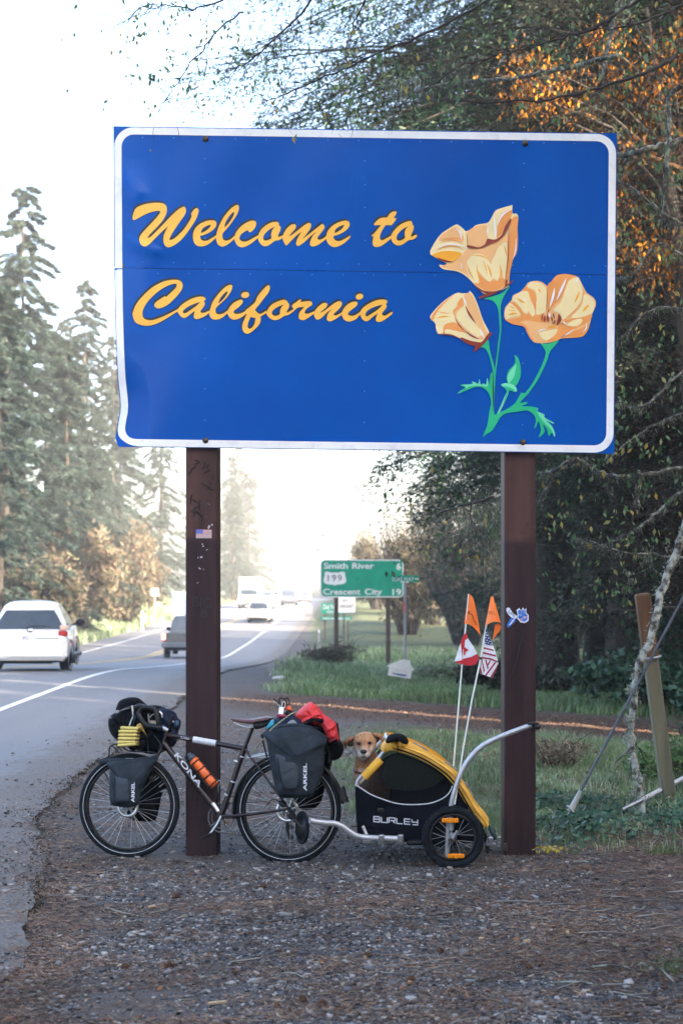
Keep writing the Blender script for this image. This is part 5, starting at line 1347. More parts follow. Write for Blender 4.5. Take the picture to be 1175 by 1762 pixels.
    # black roller wheel of the trailer hitch
    ax = (BN * .50 - BX * .866).normalized(); c = B(520, 1424, .17)
    m = MB(); m.lathe([(.088, -.010), (.104, -.012), (.110, 0), (.104, .012), (.088, .010)], c, ax, 36, closed=True)
    ro = m.build('hitch_roller', MAT['rubber'], t)
    m = MB(); m.lathe([(.0, .008), (.03, .009), (.034, .004), (.088, .003), (.088, -.003), (.03, -.006), (0, -.006)], c, ax, 28)
    m.tube([c, B(507, 1411, .16)], .012, 8); m.build('roller_hub', MAT['black_plastic'], ro)
    # mudguards
    def arc(c, R, a0, a1, n=36): return [(c + (BX * math.cos(math.radians(a0 + (a1 - a0) * k / n)) + BZ * math.sin(math.radians(a0 + (a1 - a0) * k / n))) * R, (BX * math.cos(math.radians(a0 + (a1 - a0) * k / n)) + BZ * math.sin(math.radians(a0 + (a1 - a0) * k / n)))) for k in range(n + 1)]
    m = MB(); R = []
    for p, nr in arc(rear, .388, 190, 8):
        R.append([p + BN * .030 - nr * .020, p + BN * .024 - nr * .004, p + BN * 0 + nr * .002, p - BN * .024 - nr * .004, p - BN * .030 - nr * .020, p - BN * .024 - nr * .007, p - nr * .001, p + BN * .024 - nr * .007])
    m.rings(R, False, True)
    mg = m.build('mudguard', MAT['black_plastic'], t)
    m = MB(); m.prism([B(590, 1352, .03), B(594, 1366, .03), B(598, 1381, .03), B(588, 1378, .03), B(584, 1362, .03)], -BN * .06); m.build('mud_flap', MAT['black_plastic'], mg)
    # rear rack and stays
    m = MB()
    for s in (-.06, .06):
        m.tube([B(432, 1303, s), B(462, 1297, s), B(566, 1296, s)], .0055, 6)
        m.tube([B(470, 1297, s), B(497, 1390, s)], .005, 6); m.tube([B(530, 1297, s), B(497, 1390, s)], .005, 6)
        m.tube([B(424, 1302, s * .4), B(466, 1294, s)], .004, 6); m.tube([B(424, 1304, s * .4), B(470, 1302, s)], .004, 6)
    m.tube([B(566, 1296, -.06), B(566, 1296, .06)], .0055, 6); m.tube([B(500, 1297, -.06), B(500, 1297, .06)], .0055, 6)
    m.build('rear_rack', MAT['silver'], t)
    m = MB()
    for s in (-.07, .07):
        m.tube(smooth_open([B(188, 1305, s), B(189, 1288, s), B(194, 1282, s), B(206, 1281, s), B(222, 1292, s), B(262, 1294, s), B(272, 1300, s)], 4), .005, 6)
        m.tube([B(194, 1283, s), B(206, 1296, s)], .004, 6); m.tube([B(200, 1281, s), B(211, 1292, s)], .004, 6)
        m.tube([B(200, 1302, s), B(222, 1384, s)], .005, 6); m.tube([B(248, 1300, s), B(225, 1384, s)], .005, 6)
    for u, v in ((192, 1284), (222, 1292), (262, 1294)): m.tube([B(u, v, -.07), B(u, v, .07)], .005, 6)
    m.build('front_rack', MAT['black_plastic'], t)
    # stem and drop handlebar
    m = MB(); m.tube([B(290, 1257), B(283, 1254), B(273, 1249)], [.017, .018, .016], 10); m.box(B(275.5, 1252), (.04, .05, .04), Matrix((BX, BN, BZ)).transposed(), .010)
    st = m.build('stem', MAT['silver'], t)
    m = MB(); m.tube([B(289, 1258), B(297, 1232)], .012, 10); m.build('steerer', MAT['frame_paint'], t)
    for s, nm in ((.21, 'handlebar'), (-.21, 'handlebar')):
        m = MB()
        m.tube(smooth_open([B(276, 1251, 0), B(276, 1250, s * .6), B(274, 1248, s), B(262, 1232, s * 1.02) if False else B(268, 1222, s), B(258, 1218, s), B(246, 1218, s), B(240, 1226, s), B(244, 1238, s * 1.03), B(254, 1248, s * 1.05), B(270, 1251, s * 1.06), B(279, 1253, s * 1.06)], 5), .0165, 10)
        hb = m.build(nm, MAT['black_plastic'], t)
        m = MB(); m.tube(smooth_open([B(250, 1218, s), B(240, 1215, s), B(232, 1219, s)], 4), [.017] * 4 + [.018] * 4 + [.012], 10); m.build('brake_hood', MAT['black_plastic'], hb)
        m = MB(); m.tube(smooth_open([B(228, 1214, s + .005), B(229, 1222, s + .006), B(229.5, 1232, s + .005), B(226, 1241, s), B(223, 1250, s)], 4), [.010] * 4 + [.012] * 4 + [.008] * 8 + [.006], 8, flat=(1, .6)); m.build('brake_lever', MAT['silver'], hb)
    m = MB()
    m.tube(smooth_open([B(236, 1225, .2), B(225, 1262, .15), B(222, 1285, .1)], 5), .0025, 5)
    m.tube(smooth_open([B(255, 1262, .1), B(255, 1280, .09), B(256, 1305, .08)], 5), .0028, 5)
    m.tube(smooth_open([B(265, 1265, .05), B(275, 1277, .04), B(277, 1288, .03)], 4), .003, 5)
    m.build('cable', MAT['blue_cable'], t)
    # bottle cage
    m = MB(); a0, a1 = B(328, 1312, .0), B(362, 1353, .0)
    for k in (0, .32, .68, 1.0):
        c = a0.lerp(a1, k * .9 + .12) + (B(352, 1323) - B(345, 1330)) * .6
        axx = (a1 - a0).normalized(); x, y, z = basis(axx, BN)
        m.tube([c + (x * math.cos(q) + y * math.sin(q)) * .0455 for q in (2 * math.pi * j / 18 for j in range(18))], .0045, 5, False, True)
    for q in (.4, 2.0, 3.6, 5.2):
        c0 = a0.lerp(a1, .12) + (B(352, 1323) - B(345, 1330)) * .6; c1 = a0.lerp(a1, 1.08) + (B(352, 1323) - B(345, 1330)) * .6
        m.tube([c0 + (x * math.cos(q) + y * math.sin(q)) * .0455, c1 + (x * math.cos(q) + y * math.sin(q)) * .0455], .0045, 5)
    m.build('bottle_cage', MAT['black_plastic'], t)
    m = MB(); m.tube(smooth_open([B(373, 1345, .05), B(379, 1343, .05), B(380, 1347, .05), B(376, 1352, .05), B(376, 1362, .05)], 4), .0018, 4); m.build('cage_wire', MAT['silver'], t)
    return t
MAT['steel_grey'] = M('worn_grey_steel', (.22, .22, .23), (.10, .10, .11), 50, .4, .7, .4, .8)
MAT['blue_cable'] = M('blue_cable', (.02, .07, .13), (.02, .05, .10))
make_bike()

def own(name, label, cat, parts, group=None, at=None):
    """a thing of several meshes; parts = [(name, MB, material)]"""
    t = thing(name, at, label, cat, group)
    return t, [mb.build(n, mt, t) for n, mb, mt in parts]

def Bm(u, v, d): return B(u, v, d)

# ---- water bottle in its cage
def make_bottle():
    off = (B(352, 1323) - B(345, 1330)) * .6
    a0, a1 = B(320, 1301) + off, B(366, 1356) + off; ax = (a1 - a0).normalized()
    t = thing('water_bottle', a1, 'orange water bottle with dark lid in the bicycle frame cage', 'bottle')
    L = (a1 - a0).length
    m = MB(); m.lathe([(.024, L * .17), (.033, L * .20), (.0375, L * .27), (.038, L * .40), (.0355, L * .43), (.0355, L * .47), (.038, L * .50), (.038, L * .72), (.036, L * .745), (.038, L * .77), (.038, L * .97), (.034, L)], a0, ax, 28)
    m.build('body', MAT['orange_plastic'], t)
    m = MB(); m.lathe([(.012, 0), (.017, .004), (.018, L * .07), (.029, L * .085), (.031, L * .10), (.031, L * .185), (.027, L * .19)], a0, ax, 24)
    m.build('lid', M('grey_blue_lid', (.05, .075, .10), (.035, .05, .07)), t)
    m = MB(); c = B(321, 1305, .0) + off * .4; m.tube([c + (BX * math.cos(q) * .016 + BZ * math.sin(q) * .02) for q in (2 * math.pi * j / 14 for j in range(14))], .003, 5, False, True); m.build('lid_loop', MAT['black_plastic'], t)
make_bottle()

# ---- panniers
def q4(ox, oy, k, pts): return [(ox + x / k, oy + y / k) for x, y in pts]
def make_panniers():
    fp = q4(160, 1280, 6.912, [(190, 205), (720, 180), (745, 215), (705, 300), (640, 430), (590, 540), (560, 650), (545, 715), (480, 748), (400, 758), (320, 748), (235, 730), (205, 680), (195, 560), (197, 400), (205, 290)])
    t = thing('front_pannier', B(222, 1385, .1), 'small slate grey roll-top pannier hung beside the front wheel', 'pannier')
    m = MB(); m.puff(fp, Bm, .075, .245, bulge=.35, wr=.010, seed=1); b = m.build('bag', MAT['slate_cloth'], t)
    m = MB()
    rp = smooth_open([B(171, 1312, .15), B(190, 1309.5, .155), B(220, 1310, .16), B(250, 1308, .155), B(272, 1303, .15)], 5)
    m.tube(rp, [.012] + [.020 + .003 * math.sin(k * 1.1) for k in range(len(rp) - 2)] + [.012], 12, flat=(1, 2.6) if False else None)
    m.build('rolled_top', MAT['slate_cloth'], t)
    m = MB(); m.puff(q4(160, 1280, 6.912, [(262, 395), (400, 395), (430, 415), (440, 480), (435, 640), (425, 690), (290, 690), (262, 660), (255, 520)]), Bm, .225, .252, bulge=.5, wr=.003, seed=2); pk = m.build('pocket', M('dark_slate_pocket', (.014, .024, .036), (.022, .034, .05), 20), t)
    m = MB(); m.tube(q_px([(262, 400), (256, 520), (262, 660)], 160, 1280, 6.912, .252), .004, 6); m.build('zip', MAT['black_plastic'], t)
    letters_along('ARKEL', B(160 + 480 / 6.912, 1280 + 695 / 6.912, .250), B(160 + 480 / 6.912, 1280 + 455 / 6.912, .250), .022, MAT['white_tape'], 'lettering', t, .004, bold=.03)
    m = MB(); m.tube([B(268, 1306, .15), B(264, 1318, .14), B(262, 1334, .14)], .006, 4, flat=(1, .4)); m.box(B(262, 1340, .15), (.03, .012, .045), Matrix((BX, BN, BZ)).transposed() @ Matrix.Rotation(-.25, 3, 'Y'), .004); m.tube([B(178, 1316, .15), B(181, 1330, .13), B(187, 1342, .12)], .004, 5); m.build('buckle_strap', MAT['black_plastic'], t)
    t = thing('front_pannier', B(245, 1395, -.1), 'black front pannier on the far side of the front wheel', 'pannier')
    m = MB(); m.puff(q4(160, 1280, 6.912, [(330, 230), (760, 210), (850, 330), (900, 430), (890, 520), (840, 570), (815, 640), (790, 770), (755, 890), (690, 925), (560, 920), (480, 910), (420, 850), (360, 700)]), Bm, -.245, -.07, bulge=.3, wr=.006, seed=3); m.build('bag', MAT['black_cloth'], t)
    m = MB()
    for a, b in (((737, 430), (845, 350)), ((790, 512), (900, 425)), ((810, 570), (865, 545))): m.tube([B(160 + a[0] / 6.912, 1280 + a[1] / 6.912, -.063), B(160 + b[0] / 6.912, 1280 + b[1] / 6.912, -.063)], .005, 5)
    m.build('reflective_strip', MAT['reflect_strip'], t)['kind'] = 'stuff'
    # rear
    rp = q4(330, 1180, 4.05, [(490, 335), (530, 318), (560, 302), (640, 285), (720, 280), (790, 283), (860, 308), (945, 372), (925, 430), (925, 520), (905, 640), (860, 740), (835, 775), (760, 782), (640, 782), (600, 765), (575, 680), (555, 590), (535, 480), (520, 380)])
    t = thing('rear_pannier', B(508, 1370, .1), 'large slate grey pannier with white lettering hung on the rear rack', 'pannier')
    m = MB(); m.puff(rp, Bm, .075, .285, bulge=.34, wr=.014, seed=4); m.build('bag', MAT['slate_cloth'], t)
    m = MB(); m.tube(smooth_open([B(451, 1268, .16), B(462, 1260, .18), B(480, 1252, .19), B(508, 1249, .19), B(535, 1255, .19), B(563, 1272, .17)], 5), [.014] + [.018] * 24 + [.012], 10); m.build('rolled_top', MAT['slate_cloth'], t)
    m = MB(); m.puff(q4(330, 1180, 4.05, [(585, 480), (640, 490), (710, 525), (745, 560), (748, 640), (735, 710), (690, 725), (640, 710), (610, 640), (595, 560)]), Bm, .262, .292, bulge=.5, wr=.004, seed=5); m.build('pocket', M('dark_slate_pocket', (.012, .020, .030), (.020, .030, .044), 20), t)
    m = MB(); m.tube(q_px([(600, 500), (605, 590), (635, 705)], 330, 1180, 4.05, .287), .004, 6); m.build('zip', MAT['black_plastic'], t)
    letters_along('ARKEL', B(330 + 790 / 4.05, 1180 + 732 / 4.05, .278), B(330 + 790 / 4.05, 1180 + 540 / 4.05, .278), .022, MAT['white_tape'], 'lettering', t, .006, bold=.03)
    m = MB(); m.tube([B(452, 1273, .14), B(456, 1290, .12), B(460, 1306, .10)], .012, 5, flat=(1, .5)); m.tube([B(560, 1276, .14), B(567, 1296, .12), B(566, 1312, .1)], .010, 5, flat=(1, .5)); m.build('buckle_strap', MAT['black_plastic'], t)
    t = thing('rear_pannier', B(530, 1390, -.1), 'black rear pannier on the far side of the rear wheel', 'pannier')
    m = MB(); m.puff(q4(330, 1180, 4.05, [(600, 400), (960, 400), (975, 540), (930, 700), (905, 800), (850, 855), (780, 862), (730, 830), (690, 700)]), Bm, -.29, -.07, bulge=.3, wr=.008, seed=6); m.build('bag', MAT['black_cloth'], t)
    m = MB(); m.tube([B(330 + 885 / 4.05, 1180 + 690 / 4.05, -.06), B(330 + 905 / 4.05, 1180 + 640 / 4.05, -.06)], .004, 5); m.build('reflective_strip', MAT['reflect_strip'], t)
def q_px(pts, ox, oy, k, d): return [B(ox + x / k, oy + y / k, d) for x, y in pts]
make_panniers()

# ---- what is strapped to the handlebar
def hb(pts): return q4(170, 1190, 7.833, pts)
def make_front_load():
    t = thing('handlebar_bag', B(215, 1250, .05), 'round black stuff bag strapped in front of the handlebar', 'bag')
    m = MB(); m.puff(hb([(130, 420), (150, 350), (230, 290), (330, 250), (450, 220), (560, 230), (640, 320), (660, 470), (640, 620), (560, 760), (450, 800), (370, 720), (280, 665), (200, 615), (145, 520)]), Bm, -.17, .15, bulge=.42, wr=.012, seed=7); m.build('bag', MAT['black_cloth'], t)
    m = MB(); m.puff([(230, 1224), (258, 1213), (288, 1219), (300, 1240), (298, 1270), (285, 1292), (262, 1298), (240, 1290), (228, 1262)], Bm, -.26, -.06, bulge=.35, wr=.01, seed=31); m.build('bar_roll', MAT['black_cloth'], t)
    m = MB(); m.tube(smooth_open([B(188, 1234, .12), B(200, 1226, .15), B(215, 1219, .16), B(232, 1214, .14), B(250, 1212, .1)], 5), .006, 5, flat=(1, .5)); m.build('strap', M('grey_webbing', (.07, .075, .085), (.11, .115, .125), 80), t)
    m = MB(); m.box(B(202, 1225, .16), (.03, .012, .022), Matrix((BX, BN, BZ)).transposed() @ Matrix.Rotation(-.6, 3, 'Y'), .004); m.box(B(190, 1234, .13), (.03, .014, .025), Matrix((BX, BN, BZ)).transposed(), .005); m.build('buckle', MAT['steel_grey'], t)
    t = thing('sun_hat', B(225, 1215, .05), 'black soft hat lying on the handlebar bag', 'hat')
    m = MB(); m.puff(hb([(240, 255), (245, 195), (290, 120), (390, 82), (490, 75), (560, 100), (650, 175), (735, 215), (640, 240), (480, 215), (350, 235)]), Bm, -.10, .12, bulge=.5, wr=.006, seed=8); m.build('crown', MAT['black_cloth'], t)
    m = MB(); m.puff(hb([(420, 215), (600, 190), (740, 205), (800, 240), (700, 250), (560, 245)]), Bm, .02, .13, bulge=.5, seed=9); m.build('brim', MAT['black_cloth'], t)
    t = thing('cockpit_bag', B(295, 1265, -.05), 'dark blue bag behind the stem with clips on its lid', 'bag')
    m = MB(); m.puff(hb([(780, 240), (880, 220), (1000, 260), (1050, 305), (1060, 345), (1110, 400), (1100, 480), (1075, 545), (1060, 640), (1030, 720), (940, 760), (850, 720), (800, 560), (760, 400)]), Bm, -.22, -.02, bulge=.35, wr=.014, seed=10); m.build('bag', MAT['navy_cloth'], t)
    m = MB(); m.puff(hb([(1020, 400), (1075, 390), (1090, 450), (1050, 490), (1015, 460)]), Bm, -.05, .0, bulge=.5); m.build('patch', M('teal_cloth', (.012, .05, .09), (.02, .06, .11)), t)
    m = MB(); m.tube(hb3([(860, 215), (875, 178), (940, 205), (925, 235)], -.08), .006, 6); m.build('buckle', MAT['steel_grey'], t)
    MB().ell(B(170 + 1000 / 7.833, 1190 + 405 / 7.833, -.01), (.008, .008, .008)).build('button', MAT['white_tape'], t)
    t = thing('front_light', B(262, 1238, .0), 'small silver lamp and bracket between the handlebar drops', 'lamp')
    m = MB(); m.box(B(265, 1243, .02), (.055, .05, .026), Matrix((BX, BN, BZ)).transposed() @ Matrix.Rotation(.05, 3, 'Y'), .006); m.build('housing', M('warm_grey_metal', (.42, .38, .34), (.3, .28, .26), 30, metal=.5, rough=.35), t)
    m = MB(); m.tube(hb3([(670, 300), (675, 350), (680, 410)], .06), .006, 6); m.tube(smooth_open(hb3([(690, 350), (720, 315), (760, 305), (800, 330)], .05), 4), .005, 6); m.tube(smooth_open(hb3([(820, 265), (850, 300), (860, 350)], .03), 4), .007, 6); m.build('bracket', MAT['silver'], t)
    # folded sleeping pad
    t = thing('folded_pad', B(228, 1285, .16), 'yellow and black folded foam pad strapped under the handlebar', 'foam pad')
    for k, (x0, x1, y) in enumerate(((325, 560, 490), (300, 545, 537), (300, 540, 585), (292, 535, 632), (290, 530, 680), (285, 525, 725))):
        m = MB(); a = B(170 + x0 / 7.833, 1190 + (y - 2) / 7.833, .14); b = B(170 + x1 / 7.833, 1190 + (y + (0 if k else 8) - (18 if k == 5 else 0)) / 7.833, .18)
        ex = (b - a); mid = (a + b) / 2
        ez = BZ; ey = ex.cross(ez).normalized()
        R = []
        for s in (-.5, -.49, -.46, .40, .47, .49, .5):
            hh = .0115 * (1 if abs(s) < .47 else .8 if abs(s) < .495 else .4)
            R.append([mid + ex * s + BN * (-.01 + .13 * math.copysign(min(1, abs(math.cos(q)) ** .4), math.cos(q)) * .5) + BZ * hh * math.copysign(abs(math.sin(q)) ** .55, math.sin(q)) for q in (2 * math.pi * j / 16 for j in range(16))])
        m.rings(R); m.build('foam_layer', MAT['pad_yellow'], t)
    m = MB(); m.puff(hb([(530, 500), (600, 520), (655, 600), (660, 720), (600, 790), (500, 780), (525, 640)]), Bm, .02, .15, bulge=.3, wr=.012, seed=12); m.build('underside', MAT['black_cloth'], t)
    m = MB(); m.puff(hb([(508, 460), (560, 425), (590, 470), (650, 590), (655, 605), (610, 550), (545, 500)]), Bm, .12, .17, bulge=.4); m.build('folded_edge', M('dark_yellow_foam', (.52, .34, .06), (.42, .27, .05), 20), t)
def hb3(pts, d): return [B(170 + x / 7.833, 1190 + y / 7.833, d) for x, y in pts]
make_front_load()

# ---- what is piled on the rear rack
def rc(pts): return q4(440, 1190, 6.912, pts)
def make_rear_load():
    t = thing('sleeping_roll', B(500, 1255, 0), 'navy roll with a grey round end across the rear rack', 'bag')
    m = MB(); m.puff(rc([(180, 470), (210, 350), (260, 300), (360, 270), (480, 290), (620, 330), (760, 400), (800, 470), (500, 500)]), Bm, -.2, .16, bulge=.4, wr=.008, seed=13); m.build('bag', MAT['navy_cloth'], t)
    m = MB(); m.puff(rc([(365, 400), (385, 360), (430, 335), (470, 345), (505, 400), (440, 420)]), Bm, .10, .185, bulge=.5); m.build('round_end', M('light_grey_cloth', (.26, .28, .30), (.2, .22, .24), 20), t)
    m = MB(); m.puff(rc([(250, 265), (300, 260), (380, 285), (350, 315), (280, 330), (255, 300)]), Bm, -.02, .14, bulge=.5); m.build('red_flap', M('dark_red_cloth', (.28, .015, .05), (.2, .012, .04)), t)
    t = thing('dry_sack', B(465, 1250, .05), 'small turquoise sack tucked behind the saddle', 'bag')
    m = MB(); m.puff(rc([(120, 440), (140, 400), (185, 340), (215, 335), (240, 375), (215, 420), (165, 455)]), Bm, .0, .13, bulge=.5, wr=.004); m.build('bag', M('turquoise_nylon', (.02, .32, .42), (.015, .24, .34), 14, rough=.4), t)
    t = thing('tent_bag', B(575, 1290, 0), 'black tent bag at the very back of the rear rack', 'bag')
    m = MB(); m.puff(rc([(760, 430), (860, 400), (950, 370), (985, 400), (1000, 560), (1035, 620), (1045, 700), (1010, 780), (950, 815), (870, 820), (820, 780), (800, 600)]), Bm, -.25, .13, bulge=.4, wr=.010, seed=14); m.build('bag', MAT['black_cloth'], t)
    t = thing('rain_jacket', B(545, 1250, .1), 'crumpled bright red rain jacket draped over the rear load', 'jacket')
    m = MB(); m.puff(rc([(463, 290), (495, 240), (560, 180), (640, 125), (690, 140), (745, 185), (790, 240), (830, 300), (845, 345), (810, 390), (700, 410), (600, 415), (515, 395), (490, 350)]), Bm, -.08, .17, bulge=.45, wr=.022, seed=15, samp=4); m.build('hood', MAT['red_cloth'], t)
    m = MB(); m.puff(rc([(775, 250), (840, 290), (905, 330), (950, 365), (970, 440), (990, 560), (992, 600), (950, 590), (870, 605), (830, 520), (800, 440), (770, 390)]), Bm, -.06, .19, bulge=.42, wr=.020, seed=16, samp=4); m.build('sleeve', MAT['red_cloth'], t)
    m = MB(); m.puff(rc([(575, 390), (590, 340), (640, 308), (720, 312), (800, 325), (850, 345), (800, 375), (700, 352), (640, 345), (610, 370), (600, 400)]), Bm, .10, .187, bulge=.4); m.build('hood_lining', MAT['black_cloth'], t)
    m = MB(); m.puff(rc([(862, 590), (900, 570), (950, 548), (958, 570), (910, 600), (870, 618)]), Bm, .10, .205, bulge=.4); m.build('cuff_tab', M('wine_cloth', (.18, .01, .02), (.12, .008, .014)), t)
    t = thing('padlock', B(484, 1232, .08), 'silver padlock with carabiners and an orange strap on the load', 'padlock')
    R3 = Matrix((BX, BN, BZ)).transposed()
    m = MB(); m.box(B(484.5, 1223, .10), (.037, .018, .055), R3 @ Matrix.Rotation(.12, 3, 'Y'), .004); m.build('body', MAT['silver'], t)
    m = MB(); m.tube(smooth_open([B(485, 1217, .1), B(486, 1210, .1), B(489, 1207, .1), B(491, 1211, .1), B(490, 1218, .1)], 4), .0035, 6); m.build('shackle', MAT['silver'], t)
    m = MB(); m.tube([B(487 + 8.5 * math.cos(q) * .75 + 6 * math.sin(q) * .0, 1208 - 6.5 * math.sin(q) - 3.2 * math.cos(q) * -1, .09) for q in (2 * math.pi * j / 18 for j in range(18))], .005, 6, False, True); m.tube([B(493 + 5 * math.cos(q), 1208 - 7 * math.sin(q), .07) for q in (2 * math.pi * j / 16 for j in range(16))], .005, 6, False, True)
    m.tube(smooth_open([B(482, 1212, .09), B(476, 1206, .09), B(470, 1202, .09)], 4), .005, 6); m.build('carabiner', MAT['black_plastic'], t)
    m = MB(); m.prism([B(470, 1202, .085), B(474, 1202, .085), B(482, 1211, .085), B(481, 1216, .085), B(474, 1210, .085)], -BN * .006); m.build('carabiner_gate', MAT['steel_grey'], t)
    m = MB(); m.puff([(490, 1218), (497, 1213), (503, 1221), (500, 1224), (493, 1222)], Bm, .03, .09, bulge=.4); m.build('strap', M('orange_webbing', (.75, .11, .02), (.6, .09, .02), 60), t)
    m = MB(); m.puff([(490, 1224), (500, 1222), (508, 1227), (500, 1233), (491, 1230)], Bm, .0, .08, bulge=.4); m.build('clip', MAT['black_plastic'], t)
    t = thing('cord', B(430, 1300, .05), 'pale flecked cord tying the load down to the frame', 'cord')
    m = MB(); m.tube(smooth_open([B(427, 1303, .02), B(440, 1287, .10), B(452, 1273, .18), B(468, 1254, .20), B(485, 1240, .19), B(500, 1229, .16), B(511, 1225, .12)], 6), .0042, 6); m.build('rope', M('flecked_cord', (.62, .58, .36), (.05, .05, .045), 260, .45, .55), t)
make_rear_load()
# ------------------------------------------------------------------ dog trailer, its flags and the dog
TN = 9.46                                          # distance of the trailer's near side wall
TW = .62                                           # width of its body
def T(u, v, d=0.0): return P(u, v, TN - d)         # d > 0 nearer the viewer
MAT['yellow_cloth'] = M('yellow_trailer_cloth', (.82, .45, .055), (.70, .36, .035), 7, .35, .7, .6, bmp=.5, bscale=22, bdist=.010, dirt=(.50, .26, .04), dirt_amt=.4, dirt_scale=9)
MAT['yellow_pad'] = M('yellow_padding', (.78, .42, .04), (.68, .35, .03), 10, .4, .7, .75, bmp=.4, bscale=150)
MAT['trailer_black'] = M('black_trailer_cloth', (.0028, .0038, .0075), (.0055, .007, .012), 10, .4, .7, .9, bmp=.4, bscale=20, bdist=.006, spec=.06)
MAT['alu_tube'] = M('grey_aluminium_tube', (.50, .51, .54), (.40, .41, .43), 24, .4, .7, .42, .55)
MAT['amber'] = M('amber_reflector', (.90, .30, .01), (.72, .20, .005), 90, .4, .6, .25, emit=0)
MAT['pale_pole'] = M('pale_fibreglass', (.74, .76, .70), (.64, .66, .62), 12, .4, .7, .45)
def mesh_cloth():
    m, nt, b, N, L = new_mat('black_see_through_mesh')
    b.inputs['Base Color'].default_value = (.004, .0045, .006, 1); b.inputs['Roughness'].default_value = .9; b.inputs['Specular IOR Level'].default_value = .05
    t = N.new('ShaderNodeTexCoord'); w1 = N.new('ShaderNodeTexWave'); w1.inputs['Scale'].default_value = 180; w1.bands_direction = 'X'
    w2 = N.new('ShaderNodeTexWave'); w2.inputs['Scale'].default_value = 180; w2.bands_direction = 'Z'
    for w in (w1, w2): L.new(t.outputs['Object'], w.inputs[0])
    mn = N.new('ShaderNodeMath'); mn.operation = 'MULTIPLY'; L.new(w1.outputs['Fac'], mn.inputs[0]); L.new(w2.outputs['Fac'], mn.inputs[1])
    mr = N.new('ShaderNodeMapRange'); mr.inputs['From Max'].default_value = .6; mr.inputs['To Min'].default_value = .10; mr.inputs['To Max'].default_value = .34; L.new(mn.outputs[0], mr.inputs[0])
    tr = N.new('ShaderNodeBsdfTransparent'); ms = N.new('ShaderNodeMixShader'); L.new(mr.outputs[0], ms.inputs[0]); L.new(b.outputs[0], ms.inputs[1]); L.new(tr.outputs[0], ms.inputs[2])
    L.new(ms.outputs[0], N['Material Output'].inputs[0])
    return m
MAT['mesh'] = mesh_cloth()

